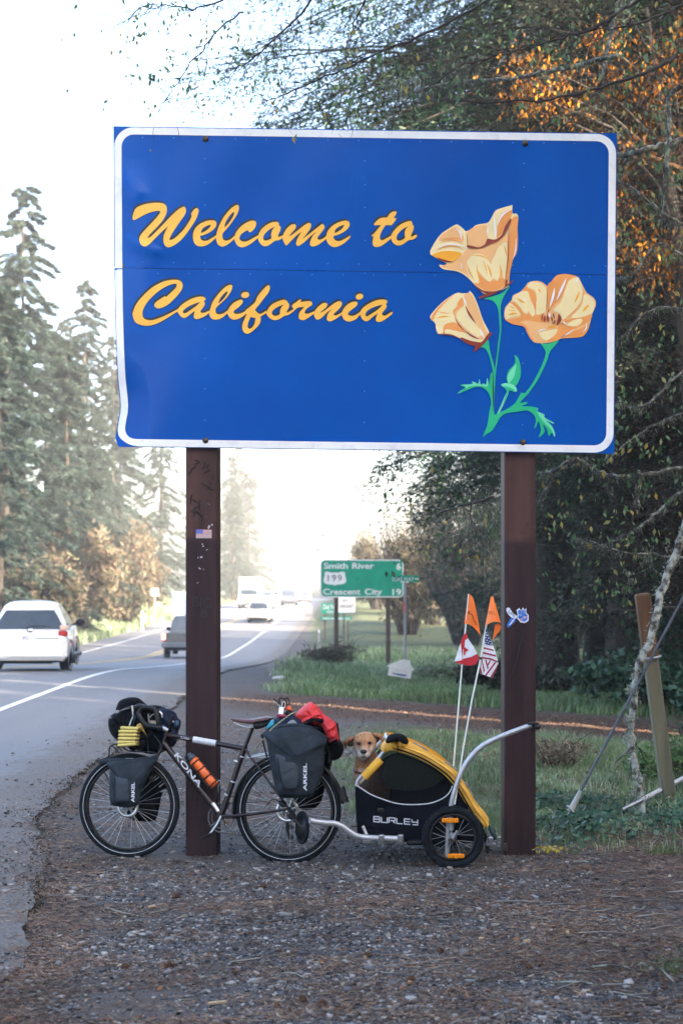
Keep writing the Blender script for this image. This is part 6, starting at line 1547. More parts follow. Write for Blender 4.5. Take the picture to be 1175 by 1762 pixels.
def make_trailer():
    global BX, BZ, BN
    t = thing('dog_trailer', Vector((T(720, 0).x, TN + .25, 0)), 'yellow and black pet trailer with mesh sides behind the bicycle', 'bike trailer')
    bk = Vector((0, TW, 0))
    arch = [(655, 1290), (663, 1279), (672, 1276), (690, 1281), (712, 1288), (735, 1298), (757, 1311), (775, 1324), (790, 1340), (803, 1360), (815, 1380), (826, 1397), (838, 1411), (841, 1418), (838, 1424)]
    # lower body with pocketed sides: near and far walls, front wall, floor
    low = [(611, 1352), (622, 1357), (636, 1366), (655, 1374), (680, 1382), (705, 1384), (735, 1383), (755, 1377), (768, 1369), (775, 1360), (779, 1352), (790, 1366), (800, 1384), (812, 1402), (824, 1418), (832, 1426), (838, 1440), (836, 1449), (780, 1452), (725, 1451), (690, 1448), (640, 1441), (615, 1437)]
    for y, nm in ((0, 'side_wall'), (1, 'side_wall')):
        m = MB(); m.prism([T(u, v, .012) + bk * y for u, v in low], (0, .012, 0)); sw = m.build(nm, MAT['trailer_black'], t)
        if y == 0: near = sw
    m = MB(); m.grid(lambda a, b: T(611 + 3 * b, 1352 + 85 * b) + bk * a, 6, 4); m.build('front_wall', MAT['trailer_black'], t)
    m = MB(); m.grid(lambda a, b: T(615 + 221 * a, 1437 + (11 if a > .3 else 11 * a / .3)) + bk * b, 8, 4); m.build('floor', MAT['trailer_black'], t)
    # mesh windows on both sides
    win = [(618, 1352), (632, 1337), (648, 1318), (657, 1308), (668, 1302), (682, 1297), (700, 1301), (722, 1310), (745, 1322), (764, 1336), (779, 1352), (775, 1360), (768, 1369), (755, 1377), (735, 1383), (705, 1385), (680, 1382.5), (655, 1374.5), (636, 1366), (622, 1357)]
    for y in (0, 1):
        m = MB(); pl = smooth_closed(win, 2); flat([pl], lambda u, v: T(u, v, .006) + bk * y, m); m.build('mesh_window', MAT['mesh'], t)
    m = MB(); m.tube(smooth_open([T(u, v, .016) for u, v in [(614, 1352), (622, 1357), (636, 1366), (655, 1374), (680, 1382), (705, 1384.5), (735, 1383), (755, 1377), (768, 1369), (775, 1360), (778, 1352)]], 4), .0042, 6); m.build('piping', MAT['reflect_strip'], t)
    m = MB(); m.tube(smooth_open([T(u, v, .012) for u, v in [(656, 1309), (668, 1302), (682, 1297), (700, 1301), (722, 1310), (745, 1322), (764, 1336), (779, 1352), (792, 1370), (804, 1390)]], 4), .007, 6); m.build('binding', MAT['black_cloth'], t)
    # yellow roof: an arched sheet that bulges and sags across
    ap = smooth_open([Vector((u, v, 0)) for u, v in arch], 4); n = len(ap)
    m = MB()
    def roof(a, b):
        k = b * (n - 1); i = min(int(k), n - 2); p = ap[i].lerp(ap[i + 1], k - i)
        e = (2 * a - 1); wr = 2.5 * math.sin(b * 22 + a * 5) * (1 - e ** 6) + 1.5 * math.sin(b * 47 + a * 3)
        return T(p.x, p.y - 7 * (1 - e * e) - wr * .5, .016 * (1 - 0) - (a * (TW + .032)))
    m.grid(roof, 16, 56); rf = m.build('roof', MAT['yellow_cloth'], t)
    for y in (0, 1):   # the turned-down roof edge on each side
        inner = [(662, 1296), (672, 1291), (690, 1295), (712, 1302), (738, 1315), (760, 1330), (779, 1349), (792, 1368), (804, 1388), (818, 1410), (828, 1424)]
        A = smooth_open([Vector((u, v, 0)) for u, v in inner], 5); m = MB(); nn = 50
        def skirt(a, b):
            k = b * (n - 1); i = min(int(k), n - 2); p = ap[i].lerp(ap[i + 1], k - i)
            k = b * (len(A) - 1); i = min(int(k), len(A) - 2); q = A[i].lerp(A[i + 1], k - i)
            s = p.lerp(q, a); return T(s.x, s.y, .016 + .012 * math.sin(a * math.pi) + .004 * math.sin(b * 40 + a * 4)) + Vector((0, (TW + .0) * y + (-.0 if not y else -.03 + 0), 0)) if y == 0 else T(s.x, s.y, -.012 * math.sin(a * math.pi)) + bk * 1.0
        m.grid(skirt, 5, 50); m.build('roof_skirt', MAT['yellow_cloth'], rf)
    for off, nm, mt, r in ((.42, 'zip', 'black_cloth', .006), (.18, 'seam', 'dark_seam', .003)):
        pts = []
        for k in range(40):
            b = .18 + .78 * k / 39; kk = b * (n - 1); i = min(int(kk), n - 2); p = ap[i].lerp(ap[i + 1], kk - i)
            q = Vector((p.x - 9 * off * 2.2 * (0.4 + b), p.y + 11 * off * 2 * (1 - .3 * b), 0)); pts.append(T(q.x, q.y, .036))
        m = MB(); m.tube(pts, r, 6); m.build(nm, MAT[mt], rf)
    for b0, b1 in ((.28, .36), (.46, .55), (.62, .70)):
        pts = [roof(.30, b0 + (b1 - b0) * k / 8) + Vector((0, 0, .008)) for k in range(9)]
        MB().tube(pts, .012, 6, flat=(1, .5)).build('window_edge', MAT['grey_vinyl'], rf)
    # rolled front flap under the black cap
    m = MB(); m.puff([(667, 1277), (672, 1271), (680, 1273), (686, 1284), (684, 1293), (676, 1288), (668, 1284)], T, -.05, .05, bulge=.5, wr=.008, seed=3); m.build('rolled_flap', MAT['yellow_cloth'], t)
    m = MB(); m.puff([(684, 1275), (693, 1273), (699, 1280), (696, 1287), (686, 1286)], T, -.06, .06, bulge=.5, wr=.006, seed=4); m.build('rolled_flap', MAT['yellow_cloth'], t)
    m = MB(); m.puff([(663, 1277), (667, 1267), (677, 1262), (691, 1263), (699, 1268), (703, 1277), (697, 1282), (690, 1276), (680, 1276), (673, 1273), (668, 1279)], T, -.12, .10, bulge=.5, wr=.006, seed=5); m.build('rolled_cover', MAT['black_cloth'], t)
    m = MB(); m.tube(smooth_open([T(684, 1286, .03), T(684.5, 1297, .03), T(683.5, 1308, .03), T(684, 1328, .02)], 4), .006, 5, flat=(1, .4)); m.build('strap', MAT['black_cloth'], t)
    # front roll bar: near leg, far leg and top
    fl = [(613, 1353), (615, 1344), (620, 1337), (627, 1331), (640, 1317), (655, 1300), (668, 1284), (670, 1280)]
    m = MB(); m.tube(smooth_open([T(u, v, .0) for u, v in fl], 4), .0135, 12); m.build('front_bar', MAT['alu_tube'], t)
    m = MB(); m.tube(smooth_open([T(u, v) + bk for u, v in fl], 4), .0135, 12); m.build('front_bar', MAT['alu_tube'], t)
    m = MB(); m.tube([T(669, 1281), T(669, 1281) + bk], .0135, 12); m.build('cross_bar', MAT['alu_tube'], t)
    m = MB(); m.tube([T(667, 1285.5), T(665, 1288)], .0150, 10); m.tube([T(671, 1283), T(674, 1284)], .016, 10); m.build('red_tape', M('red_tape', (.55, .03, .05), (.4, .02, .04)), t)
    a, b = T(626, 1337.5, .0), T(655, 1306.5, .0); d = (b - a).normalized()
    for y in (0,):
        m = MB(); m.tube([a + bk * y + d * .0, a + bk * y + d * .004, b + bk * y - d * .004, b + bk * y], [.026, .029, .029, .026], 14); m.build('padding', MAT['yellow_pad'], t)
    # BURLEY
    p0, p1 = T(642.5, 1408.5, .0145), T(721, 1414.5, .0145)
    ex = (p1 - p0).normalized(); L = (p1 - p0).length
    burley(p0, ex, L, .040, near)
    # hitch arm of pale tube with clamps
    m = MB(); m.tube(smooth_open([T(533, 1412, .12), T(545, 1414, .10), T(560, 1416, .085), T(575, 1417, .075), T(587, 1421, .07), T(600, 1430, .065), T(613, 1438, .065), T(628, 1441, .06), T(650, 1442, .06), T(694, 1443.5, .06)], 5), .0195, 12)
    ha = m.build('hitch_arm', MAT['alu_tube'], t)
    for u in (656, 689): MB().box(T(u, 1442.5, .06), (.040, .05, .052), None, .006).build('clamp', MAT['silver'], ha)
    for u, v in ((631, 1448), (656, 1449), (687, 1449.5)): MB().box(T(u, v, .05), (.055 if u < 640 else .045, .04, .024), None, .005).build('clamp_foot', MAT['silver'], ha)
    m = MB(); m.tube([T(624, 1421, .03), T(631, 1437, .04)], .011, 10); m.build('strut', MAT['alu_tube'], t)
    m = MB(); m.box(T(713, 1450, .03), (.105, .06, .03), None, .01); m.build('skid', MAT['black_plastic'], t)
    MB().ell(T(655, 1394.5, .014), (.026, .006, .018)).build('strap_slot', MAT['black_plastic'], t)
    # push handle
    m = MB(); m.tube(smooth_open([T(776, 1428, .03), T(775, 1400, .035), T(776, 1386, .035), T(780, 1368, .04), T(786, 1348, .04), T(797, 1322, .04), T(812, 1300, .04), T(832, 1282, .03), T(860, 1268, .02), T(888, 1257, .01), T(914, 1247.5, .0)], 5), .0175, 12); hd = m.build('push_handle', MAT['alu_tube'], t)
    m = MB(); m.tube([T(908, 1249.5), T(927, 1250)], .0, 6) if False else m.tube([T(906, 1249, .0), T(916, 1246.5, -.02), T(920, 1248, -.10), T(920, 1248, -.52), T(916, 1246.5, -.60)], [.02, .021, .02, .02, .02], 12); m.ell(T(924, 1250.5, .0), (.023, .03, .020)); m.tube([T(908, 1245.5, .02), T(926, 1244.5, .02)], .007, 6); m.build('grip', MAT['black_plastic'], hd)
    # wheels with amber reflectors
    sv = (BX, BZ, BN); BX, BZ, BN = Vector((1, 0, 0)), Vector((0, 0, 1)), Vector((0, -1, 0))
    for yy in (9.40, 10.16):
        c = P(779, 1441, yy) if yy < 9.5 else Vector((P(779, 1441, 9.40).x, yy, P(779, 1441, 9.40).z))
        R = c.z if False else .2075
        c.z = R
        w = make_wheel(t, c, R, .050, 20, None, 'wheel', reflect=False)
        m = MB()
        for j in range(48):
            q = 2 * math.pi * j / 48; er = BX * math.cos(q) + BZ * math.sin(q); et = -BX * math.sin(q) + BZ * math.cos(q)
            for s in (-1, 1): m.box(c + er * (R - .007) + BN * (s * .012), (.010, .020, .012), Matrix((et, BN, er)).transposed() @ Matrix.Rotation(.5 * s, 3, 'Z'))
        m.build('tread', MAT['rubber'], w)['kind'] = 'stuff'
        for (u, v) in ((774, 1411.5), (784, 1472.5)):
            rc_ = Vector((P(u, v, 9.385).x, yy - .022, P(u, v, 9.385).z)); m = MB(); m.box(rc_, (.112, .012, .030), None, .007); m.box(rc_ - Vector((0, .004, 0)), (.022, .012, .034), None, .004); m.build('reflector', MAT['amber'], w)
        m = MB(); m.tube([c + BN * .06 + Vector((-.002, 0, 0)), c + BN * .075 + Vector((.022, 0, .055))], [.012, .010], 8); m.build('quick_release', MAT['silver'], w)
        if yy < 9.5:
            m = MB(); m.box((c.x - .035, 9.44, .20), (.022, .02, .28), Matrix.Rotation(.05, 3, 'Y'), .004); m.build('dropout', MAT['alu_tube'], t)
    BX, BZ, BN = sv
    # tail: reflector, rear strut and foot
    m = MB(); m.puff([(840, 1420), (846, 1424), (853, 1436), (853, 1444), (846, 1446), (841, 1436)], T, -.2, .02, bulge=.3); m.build('tail_pocket', M('dark_green_cloth', (.006, .045, .042), (.005, .03, .03), 30), t)
    m = MB(); m.tube([T(838, 1430, .03), T(843, 1441, .03)], .011, 8); m.box(T(843.5, 1447, .03), (.034, .04, .055), None, .005); m.box(T(844, 1453, .03), (.060, .03, .020), None, .005); m.build('rear_bracket', MAT['silver'], t)
    m = MB(); m.box(T(838, 1461, .03), (.026, .03, .055), None, .006); m.build('rear_foot', MAT['black_plastic'], t)
MAT['dark_seam'] = M('dark_seam', (.20, .09, .01), (.12, .05, .01))
MAT['grey_vinyl'] = M('grey_vinyl', (.35, .36, .38), (.2, .21, .23), 30, rough=.3)
def burley(p0, ex, L, h, parent):
    """wide square-cut maker's lettering"""
    G = {  # strokes on a 10 x 6 box
        'B': [((0, 6), (9, 6)), ((0, 3.1), (9.6, 3.1)), ((0, 0), (9.6, 0)), ((9.2, 6), (9.2, 0)), ((.5, 6), (.5, 0))],
        'U': [((.5, 6), (.5, 0)), ((0, 0), (10, 0)), ((9.5, 6), (9.5, 0))],
        'R': [((.5, 6), (.5, 0)), ((0, 6), (10, 6)), ((9.5, 6), (9.5, 2.8)), ((2.5, 2.8), (10, 2.8)), ((6, 2.8), (9.4, 0))],
        'L': [((.5, 6), (.5, 0)), ((0, 0), (9.5, 0))],
        'E': [((0, 6), (9.5, 6)), ((0, 3), (9, 3)), ((0, 0), (9.5, 0)), ((.5, 6), (.5, 0))],
        'Y': [((.5, 6), (.5, 3)), ((0, 3), (9.5, 3)), ((9.3, 6), (9.3, 0)), ((1.5, 0), (9.5, 0))]}
    mb = MB(); adv = L / 6; sx = adv * .86 / 10; sz = h / 6 * .86; w = h * .17
    for i, ch in enumerate('BURLEY'):
        for k, ((x0, y0), (x1, y1)) in enumerate(G[ch]):
            a = p0 + ex * (i * adv + x0 * sx) + Vector((0, -.0002 * k, y0 * sz - h * .5)); b = p0 + ex * (i * adv + x1 * sx) + Vector((0, -.0002 * k, y1 * sz - h * .5))
            d = (b - a).normalized(); nn = Vector((-d.z, 0, d.x)) * w * .5
            mb.add([a - nn, b - nn, b + nn, a + nn], [(0, 1, 2, 3)], False)
    mb.build('lettering', MAT['white_tape'], parent)
make_trailer()

# ---- safety flags
FG = dict(orange=M('orange_pennant', (.88, .19, .02), (.78, .15, .015), 10, rough=.55))
for k, c in dict(red='#c41a26', white='#e9e6ea', navy='#232c66', crimson='#9d2440').items(): FG[k] = M('flag_' + k, lin(c), tuple(x * .85 for x in lin(c)), 20, rough=.7)
def cloth_flag(regions, mp, parent, name):
    mats = []; mb = MB()
    for i, (col, poly) in enumerate(regions):
        if FG[col] not in mats: mats.append(FG[col])
        flat([poly], lambda u, v: mp(u, v, i), mb, mats.index(FG[col]))
    return mb.build(name, mats, parent)
def make_flags():
    def pole(px, d, label):
        t = thing('safety_flag', T(*px[0], d), label, 'flag')
        m = MB(); m.tube([T(u, v, d) for u, v in px], .0056, 8); m.build('pole', MAT['pale_pole'], t)
        return t
    k = 5.34
    c = lambda pts: [(740 + x / k, 1010 + y / k) for x, y in pts]
    t = pole([(780, 1318), (785, 1258), (795, 1140), (801.5, 1070), (806, 1022)], -.10, 'orange pennant on a pale pole with a small Canadian flag below')
    m = MB()
    def pen(a, b):
        e0 = (805.8 - 7.6 * b, 1022 + 51 * b); e1 = (811 + 15.5 * b ** .8, 1024 + 70 * b ** 1.15)
        if b < .02: e1 = (807, 1022)
        u = e0[0] + (e1[0] - e0[0]) * a; v = e0[1] + (e1[1] - e0[1]) * a - (0 if b < .9 else 6 * math.sin(a * math.pi) * (b - .9) * 10)
        return T(u, v, -.10 + .02 * math.sin(a * 3))
    m.grid(pen, 8, 14); pn = m.build('pennant', FG['orange'], t)
    m = MB(); m.tube(smooth_open([T(u, v, -.072) for u, v in c([(345, 235), (362, 220), (350, 245), (380, 250), (400, 300), (428, 350)])], 4), .0022, 4); m.build('scrawl', MAT['black_plastic'], pn)
    mp = lambda u, v, i: T(u, v, -.09 + .0022 * i + .0016 * (u - 800))
    cloth_flag([('red', c([(328, 415), (350, 470), (322, 492), (318, 560), (310, 650), (290, 700), (270, 705), (220, 690), (270, 540), (300, 450)])),
                ('white', c([(345, 472), (395, 545), (430, 612), (380, 640), (320, 655), (302, 660), (312, 570), (320, 490)])),
                ('white', c([(278, 515), (285, 560), (290, 640), (285, 675), (220, 686), (240, 630)])),
                ('red', c([(434, 615), (448, 655), (420, 710), (365, 725), (300, 712), (225, 692), (285, 676), (300, 660), (380, 642)])),
                ('red', c([(312, 560), (320, 552), (330, 565), (348, 572), (338, 590), (325, 595), (316, 628), (308, 625)]))], mp, t, 'national_flag')
    t = pole([(782, 1384), (797, 1285), (812.5, 1200), (826, 1136), (835, 1084), (847, 1027)], .045, 'orange pennant on a pale pole with a small American flag below')
    m = MB()
    def pen2(a, b):
        cx, cy = 846, 1027
        x0 = cx - 2 - 10 * b; x1 = cx + 2 + 13.5 * b; v0 = cy + 51 * b; v1 = cy + 45 * b
        u = x0 + (x1 - x0) * a; v = v0 + (v1 - v0) * a - 5 * b * math.sin(a * math.pi)
        return T(u, v, .055 + .05 * b * (1 - (2 * a - 1) ** 2))
    m.grid(pen2, 10, 12)
    m.prism([T(u, v, .05) for u, v in c([(594, 345), (625, 335), (652, 360), (640, 400), (600, 450), (572, 490), (580, 440)])], (0, .004, 0)); pn = m.build('pennant', FG['orange'], t)
    text_mb('BL', lambda x, y: T(841 + x, 1057 - y, .105), 5.5, None, 13).build('lettering', MAT['faded_ink'], pn)['kind'] = 'stuff'
    mp = lambda u, v, i: T(u, v, .055 + .0022 * (0 if i == 0 else 1 if i < 11 else 2) + .0012 * (u - 840))
    W = [('white', c([(505, 375), (530, 420), (560, 500), (600, 600), (625, 700), (600, 770), (565, 835), (500, 810), (455, 795), (462, 690), (470, 600), (495, 450)])),
         ('navy', c([(508, 378), (530, 425), (555, 490), (570, 540), (535, 535), (500, 525), (502, 450)]))]
    for p in ([(490, 552), (580, 575), (585, 590), (490, 568)], [(483, 595), (600, 625), (604, 642), (482, 612)], [(470, 640), (560, 655), (620, 682), (622, 698), (560, 672), (468, 655)], [(468, 660), (475, 662), (500, 770), (490, 790)], [(500, 665), (515, 670), (535, 745), (525, 760), (515, 720)], [(545, 675), (560, 675), (530, 725), (520, 715)], [(590, 690), (606, 695), (515, 815), (502, 808)], [(622, 705), (610, 755), (568, 836), (548, 830)], [(456, 740), (464, 742), (478, 800), (458, 795)]): W.append(('crimson', c(p)))
    for x, y in ((515, 420), (525, 445), (512, 465), (535, 470), (520, 490), (545, 500), (508, 512), (530, 515), (555, 525), (515, 440)): W.append(('white', [(740 + (x + 5 * math.cos(q)) / k, 1010 + (y + 6 * math.sin(q)) / k) for q in (i * 1.05 for i in range(6))]))
    cloth_flag(W, mp, t, 'national_flag')
    MB().tube([T(825, 1134, .045), T(827, 1131, .045)], .012, 8).build('clip', MAT['black_plastic'], t)
MAT['faded_ink'] = M('faded_ink', (.42, .10, .02), (.5, .12, .02))
make_flags()

# ---- the dog
def fur():
    m, nt, b, N, L = new_mat('tan_fur')
    c = mix_col(nt, ramp(nt, noise(nt, 14, 4, .6), .3, .7), (.40, .185, .085), (.25, .105, .042))
    c = mix_col(nt, ramp(nt, noise(nt, 110, 3, .7, None, (1, 1, .35)), .35, .7), c, (.52, .29, .14))
    a = N.new('ShaderNodeAttribute'); a.attribute_name = 'coat'; sp = N.new('ShaderNodeSeparateColor'); L.new(a.outputs['Color'], sp.inputs[0])
    c = mix_col(nt, sp.outputs[0], c, (.80, .74, .68)); c = mix_col(nt, sp.outputs[1], c, (.10, .05, .03)); c = mix_col(nt, sp.outputs[2], c, (.30, .12, .05))
    L.new(c, b.inputs['Base Color']); b.inputs['Roughness'].default_value = .75; b.inputs['Specular IOR Level'].default_value = .2
    b.inputs['Sheen Weight'].default_value = .25
    L.new(bump(nt, noise(nt, 190, 3, .7, None, (1, 1, .3)), .5, .004), b.inputs['Normal'])
    return m
def make_dog():
    Yd = 9.80
    D = lambda u, v, d=0.0: P(u, v, Yd - d)
    base = D(640, 0); base.z = .16
    t = thing('dog', base, 'tan short-haired dog with folded ears sitting in the open trailer front', 'dog')
    mbd = bpy.data.metaballs.new('dog'); mbd.resolution = .011; mbd.render_resolution = .011; mbd.threshold = .35
    ob = bpy.data.objects.new('dog_meta', mbd); COL.objects.link(ob)
    def el(c, r, sx=1, sy=1, sz=1):
        e = mbd.elements.new(type='ELLIPSOID' if (sx, sy, sz) != (1, 1, 1) else 'BALL'); e.co = c; e.radius = r; e.stiffness = 2
        if e.type == 'ELLIPSOID': e.size_x, e.size_y, e.size_z = sx, sy, sz
    hc = D(627.5, 1281)
    for c, r in ((D(628, 1274, -.035), .085), (D(622, 1273, -.02), .070), (D(634, 1272.5, -.02), .070), (D(619, 1279, .0), .066), (D(637, 1278, .0), .066), (D(628, 1279, .025), .060),
                 (D(620, 1287, .012), .060), (D(635.5, 1286, .012), .060), (D(621.5, 1294, .028), .050), (D(632.5, 1293.5, .028), .050),
                 (D(627, 1286, .055), .044), (D(626.5, 1290, .085), .040), (D(626, 1293, .110), .037), (D(625.5, 1296.5, .128), .035), (D(621.8, 1299.5, .112), .036), (D(629.2, 1299.5, .112), .036), (D(625.5, 1304, .095), .035), (D(621, 1300, .07), .038), (D(631, 1300, .07), .038),
                 (D(628, 1302, .01), .066), (D(620, 1306, -.03), .062), (D(640, 1304, -.04), .066), (D(630, 1310, -.03), .088), (D(622, 1318, -.02), .072), (D(640, 1316, -.05), .075), (D(643, 1310, -.05), .075), (D(647, 1320, -.06), .085), (D(630, 1322, -.03), .092), (D(622, 1332, -.02), .085), (D(638, 1332, -.04), .088), (D(629, 1342, -.02), .112), (D(632, 1360, -.04), .125), (D(640, 1380, -.06), .125), (D(652, 1395, -.06), .125), (D(668, 1405, -.04), .13), (D(688, 1412, -.02), .13), (D(640, 1345, -.08), .115), (D(652, 1365, -.09), .12)):
        el(c, r)
    for s in (-.07, .05):
        for k in range(6): el(D(630 + k, 1365 + k * 12, s + .02), .042)
    for s in (-.10, .09): el(D(690, 1412, s), .10); el(D(680, 1425, s), .05); el(D(668, 1429, s), .04)
    dg = bpy.context.evaluated_depsgraph_get(); dg.update()
    me = bpy.data.meshes.new_from_object(ob.evaluated_get(dg), depsgraph=dg)
    bpy.data.objects.remove(ob); bpy.data.metaballs.remove(mbd)
    me.materials.clear()
    n = len(me.vertices); co = np.empty(n * 3); me.vertices.foreach_get('co', co); co = co.reshape(-1, 3)
    me.polygons.foreach_set('use_smooth', [True] * len(me.polygons))
    at = me.color_attributes.new('coat', 'FLOAT_COLOR', 'POINT')
    U = CX + co[:, 0] / co[:, 1] * F; Vv = HZ - (co[:, 2] - CAMZ) / co[:, 1] * F; dd = Yd - co[:, 1]
    muz = np.exp(-(((U - 625.5) / 9) ** 2 + ((Vv - 1299) / 8) ** 2)) * (dd > .02)
    bib = .75 * np.exp(-(((U - 622) / 9) ** 2 + ((Vv - 1338) / 16) ** 2)) * (Vv > 1322)
    chk = .55 * (np.exp(-(((U - 613) / 4) ** 2 + ((Vv - 1289) / 7) ** 2)) + np.exp(-(((U - 640) / 4) ** 2 + ((Vv - 1288) / 6) ** 2))) * (dd > -.02)
    white = np.clip(muz * 1.7 + bib + chk, 0, 1)
    mouth = np.exp(-(((U - 625) / 5.5) ** 2 + ((Vv - 1303 - abs(U - 625) * .12) / 1.6) ** 2)) * (dd > .04) * 1.0
    eyer = 1.0 * (np.exp(-(((U - 617) / 4.6) ** 2 + ((Vv - 1279) / 2.6) ** 2)) + np.exp(-(((U - 636) / 4.6) ** 2 + ((Vv - 1278.5) / 2.6) ** 2))) * (dd > 0)
    brow = .9 * np.exp(-(((U - 627) / 2.2) ** 2 + ((Vv - 1278) / 8) ** 2)) * (dd > 0) + .5 * np.exp(-(((U - 642) / 6) ** 2 + ((Vv - 1303) / 9) ** 2))
    at.data.foreach_set('color', np.stack([white, np.clip(mouth + eyer, 0, 1), np.clip(brow, 0, 1), np.ones(n)], -1).astype(np.float32).ravel())
    bd = link_mesh('body', me, fur(), t)
    ear = M('tan_ear', (.36, .16, .065), (.25, .10, .04), 20, rough=.8, bmp=.4, bscale=150); dk = M('dark_nose', (.006, .005, .007), (.014, .012, .015), 60, rough=.3); inn = M('inner_ear', (.10, .05, .04), (.06, .03, .025), 30, rough=.8)
    # ears fold outwards and hang
    def earm(pts, nm, mt, d0, d1, sd): m = MB(); m.puff(pts, D, d0, d1, bulge=.55, wr=.004, seed=sd); return m.build(nm, mt, bd)
    k = 9.79; E = lambda pts: [(580 + x / k, 1240 + y / k) for x, y in pts]
    earm(E([(285, 262), (240, 265), (160, 310), (110, 350), (98, 385), (115, 430), (140, 485), (160, 450), (175, 385), (215, 320), (280, 300)]), 'ear', ear, -.03, .03, 1)
    earm(E([(285, 295), (230, 310), (185, 360), (170, 410), (215, 440), (270, 425), (290, 360)]), 'inner_ear', inn, -.04, .0, 2)
    earm(E([(600, 215), (650, 200), (700, 215), (745, 240), (770, 270), (775, 330), (768, 375), (750, 350), (735, 280), (690, 260), (640, 265), (610, 250)]), 'ear', ear, -.03, .03, 3)
    earm(E([(610, 245), (650, 262), (700, 262), (732, 285), (715, 330), (670, 375), (635, 350), (615, 290)]), 'inner_ear', inn, -.05, .005, 4)
    m = MB(); m.ell(D(625.5, 1293, .165), (.024, .016, .016)); m.ell(D(622.8, 1294.5, .170), (.009, .010, .010)); m.ell(D(628.2, 1294.5, .170), (.009, .010, .010)); m.build('nose', dk, bd)
    ey = M('dark_eye', (.006, .004, .003), (.010, .006, .004), 30, rough=.08)
    for u, v in ((617.3, 1279), (635.8, 1278.5)): MB().ell(D(u, v, .058), (.0150, .013, .0098)).build('eye', ey, bd)
    m = MB(); pts = []
    cc = D(630, 1322, -.03)
    for j in range(28):
        q = 2 * math.pi * j / 28; pts.append(cc + Vector((.084 * math.cos(q), -.086 * math.sin(q), -.022 * math.sin(q) + .008 * math.cos(q))))
    m.tube(pts, .011, 6, False, True, flat=(1, .6)); m.build('collar', M('maroon_collar', (.10, .010, .03), (.05, .008, .02), 40), bd)
    m = MB(); m.tube([D(624, 1328, .07), D(625.5, 1332, .075)], .006, 6); m.build('tag', M('red_tag', (.5, .05, .04)), bd)
make_dog()
# ------------------------------------------------------------------ vehicles (local frame: x right, y forward, z up, origin under the rear bumper)
MAT['glass_dark'] = M('dark_car_glass', (.012, .022, .035), (.02, .032, .048), 2, rough=.06, spec=.8)
MAT['plate'] = M('licence_plate', (.62, .64, .70), (.30, .36, .55), 30, .5, .7, rough=.4)
MAT['tail_red'] = M('tail_lamp_red', (.42, .015, .012), (.30, .01, .01), 30, rough=.2)
MAT['tail_lit'] = M('tail_lamp_lit', (.8, .08, .04), (.8, .08, .04), emit=5.0, emitc=(1, .10, .05))
MAT['tail_clear'] = M('tail_lamp_clear', (.62, .50, .45), (.70, .42, .30), 10, rough=.2)
MAT['head_lit'] = M('headlamp_lit', (.9, .9, .85), (.9, .9, .85), emit=14.0, emitc=(1, .96, .86))
MAT['chrome'] = M('chrome', (.6, .6, .62), (.4, .4, .42), 6, rough=.15, metal=1)
def paint(name, c, rough=.25): return M(name + '_car_paint', c, tuple(x * .93 for x in c), 3, rough=rough, coat=.5)

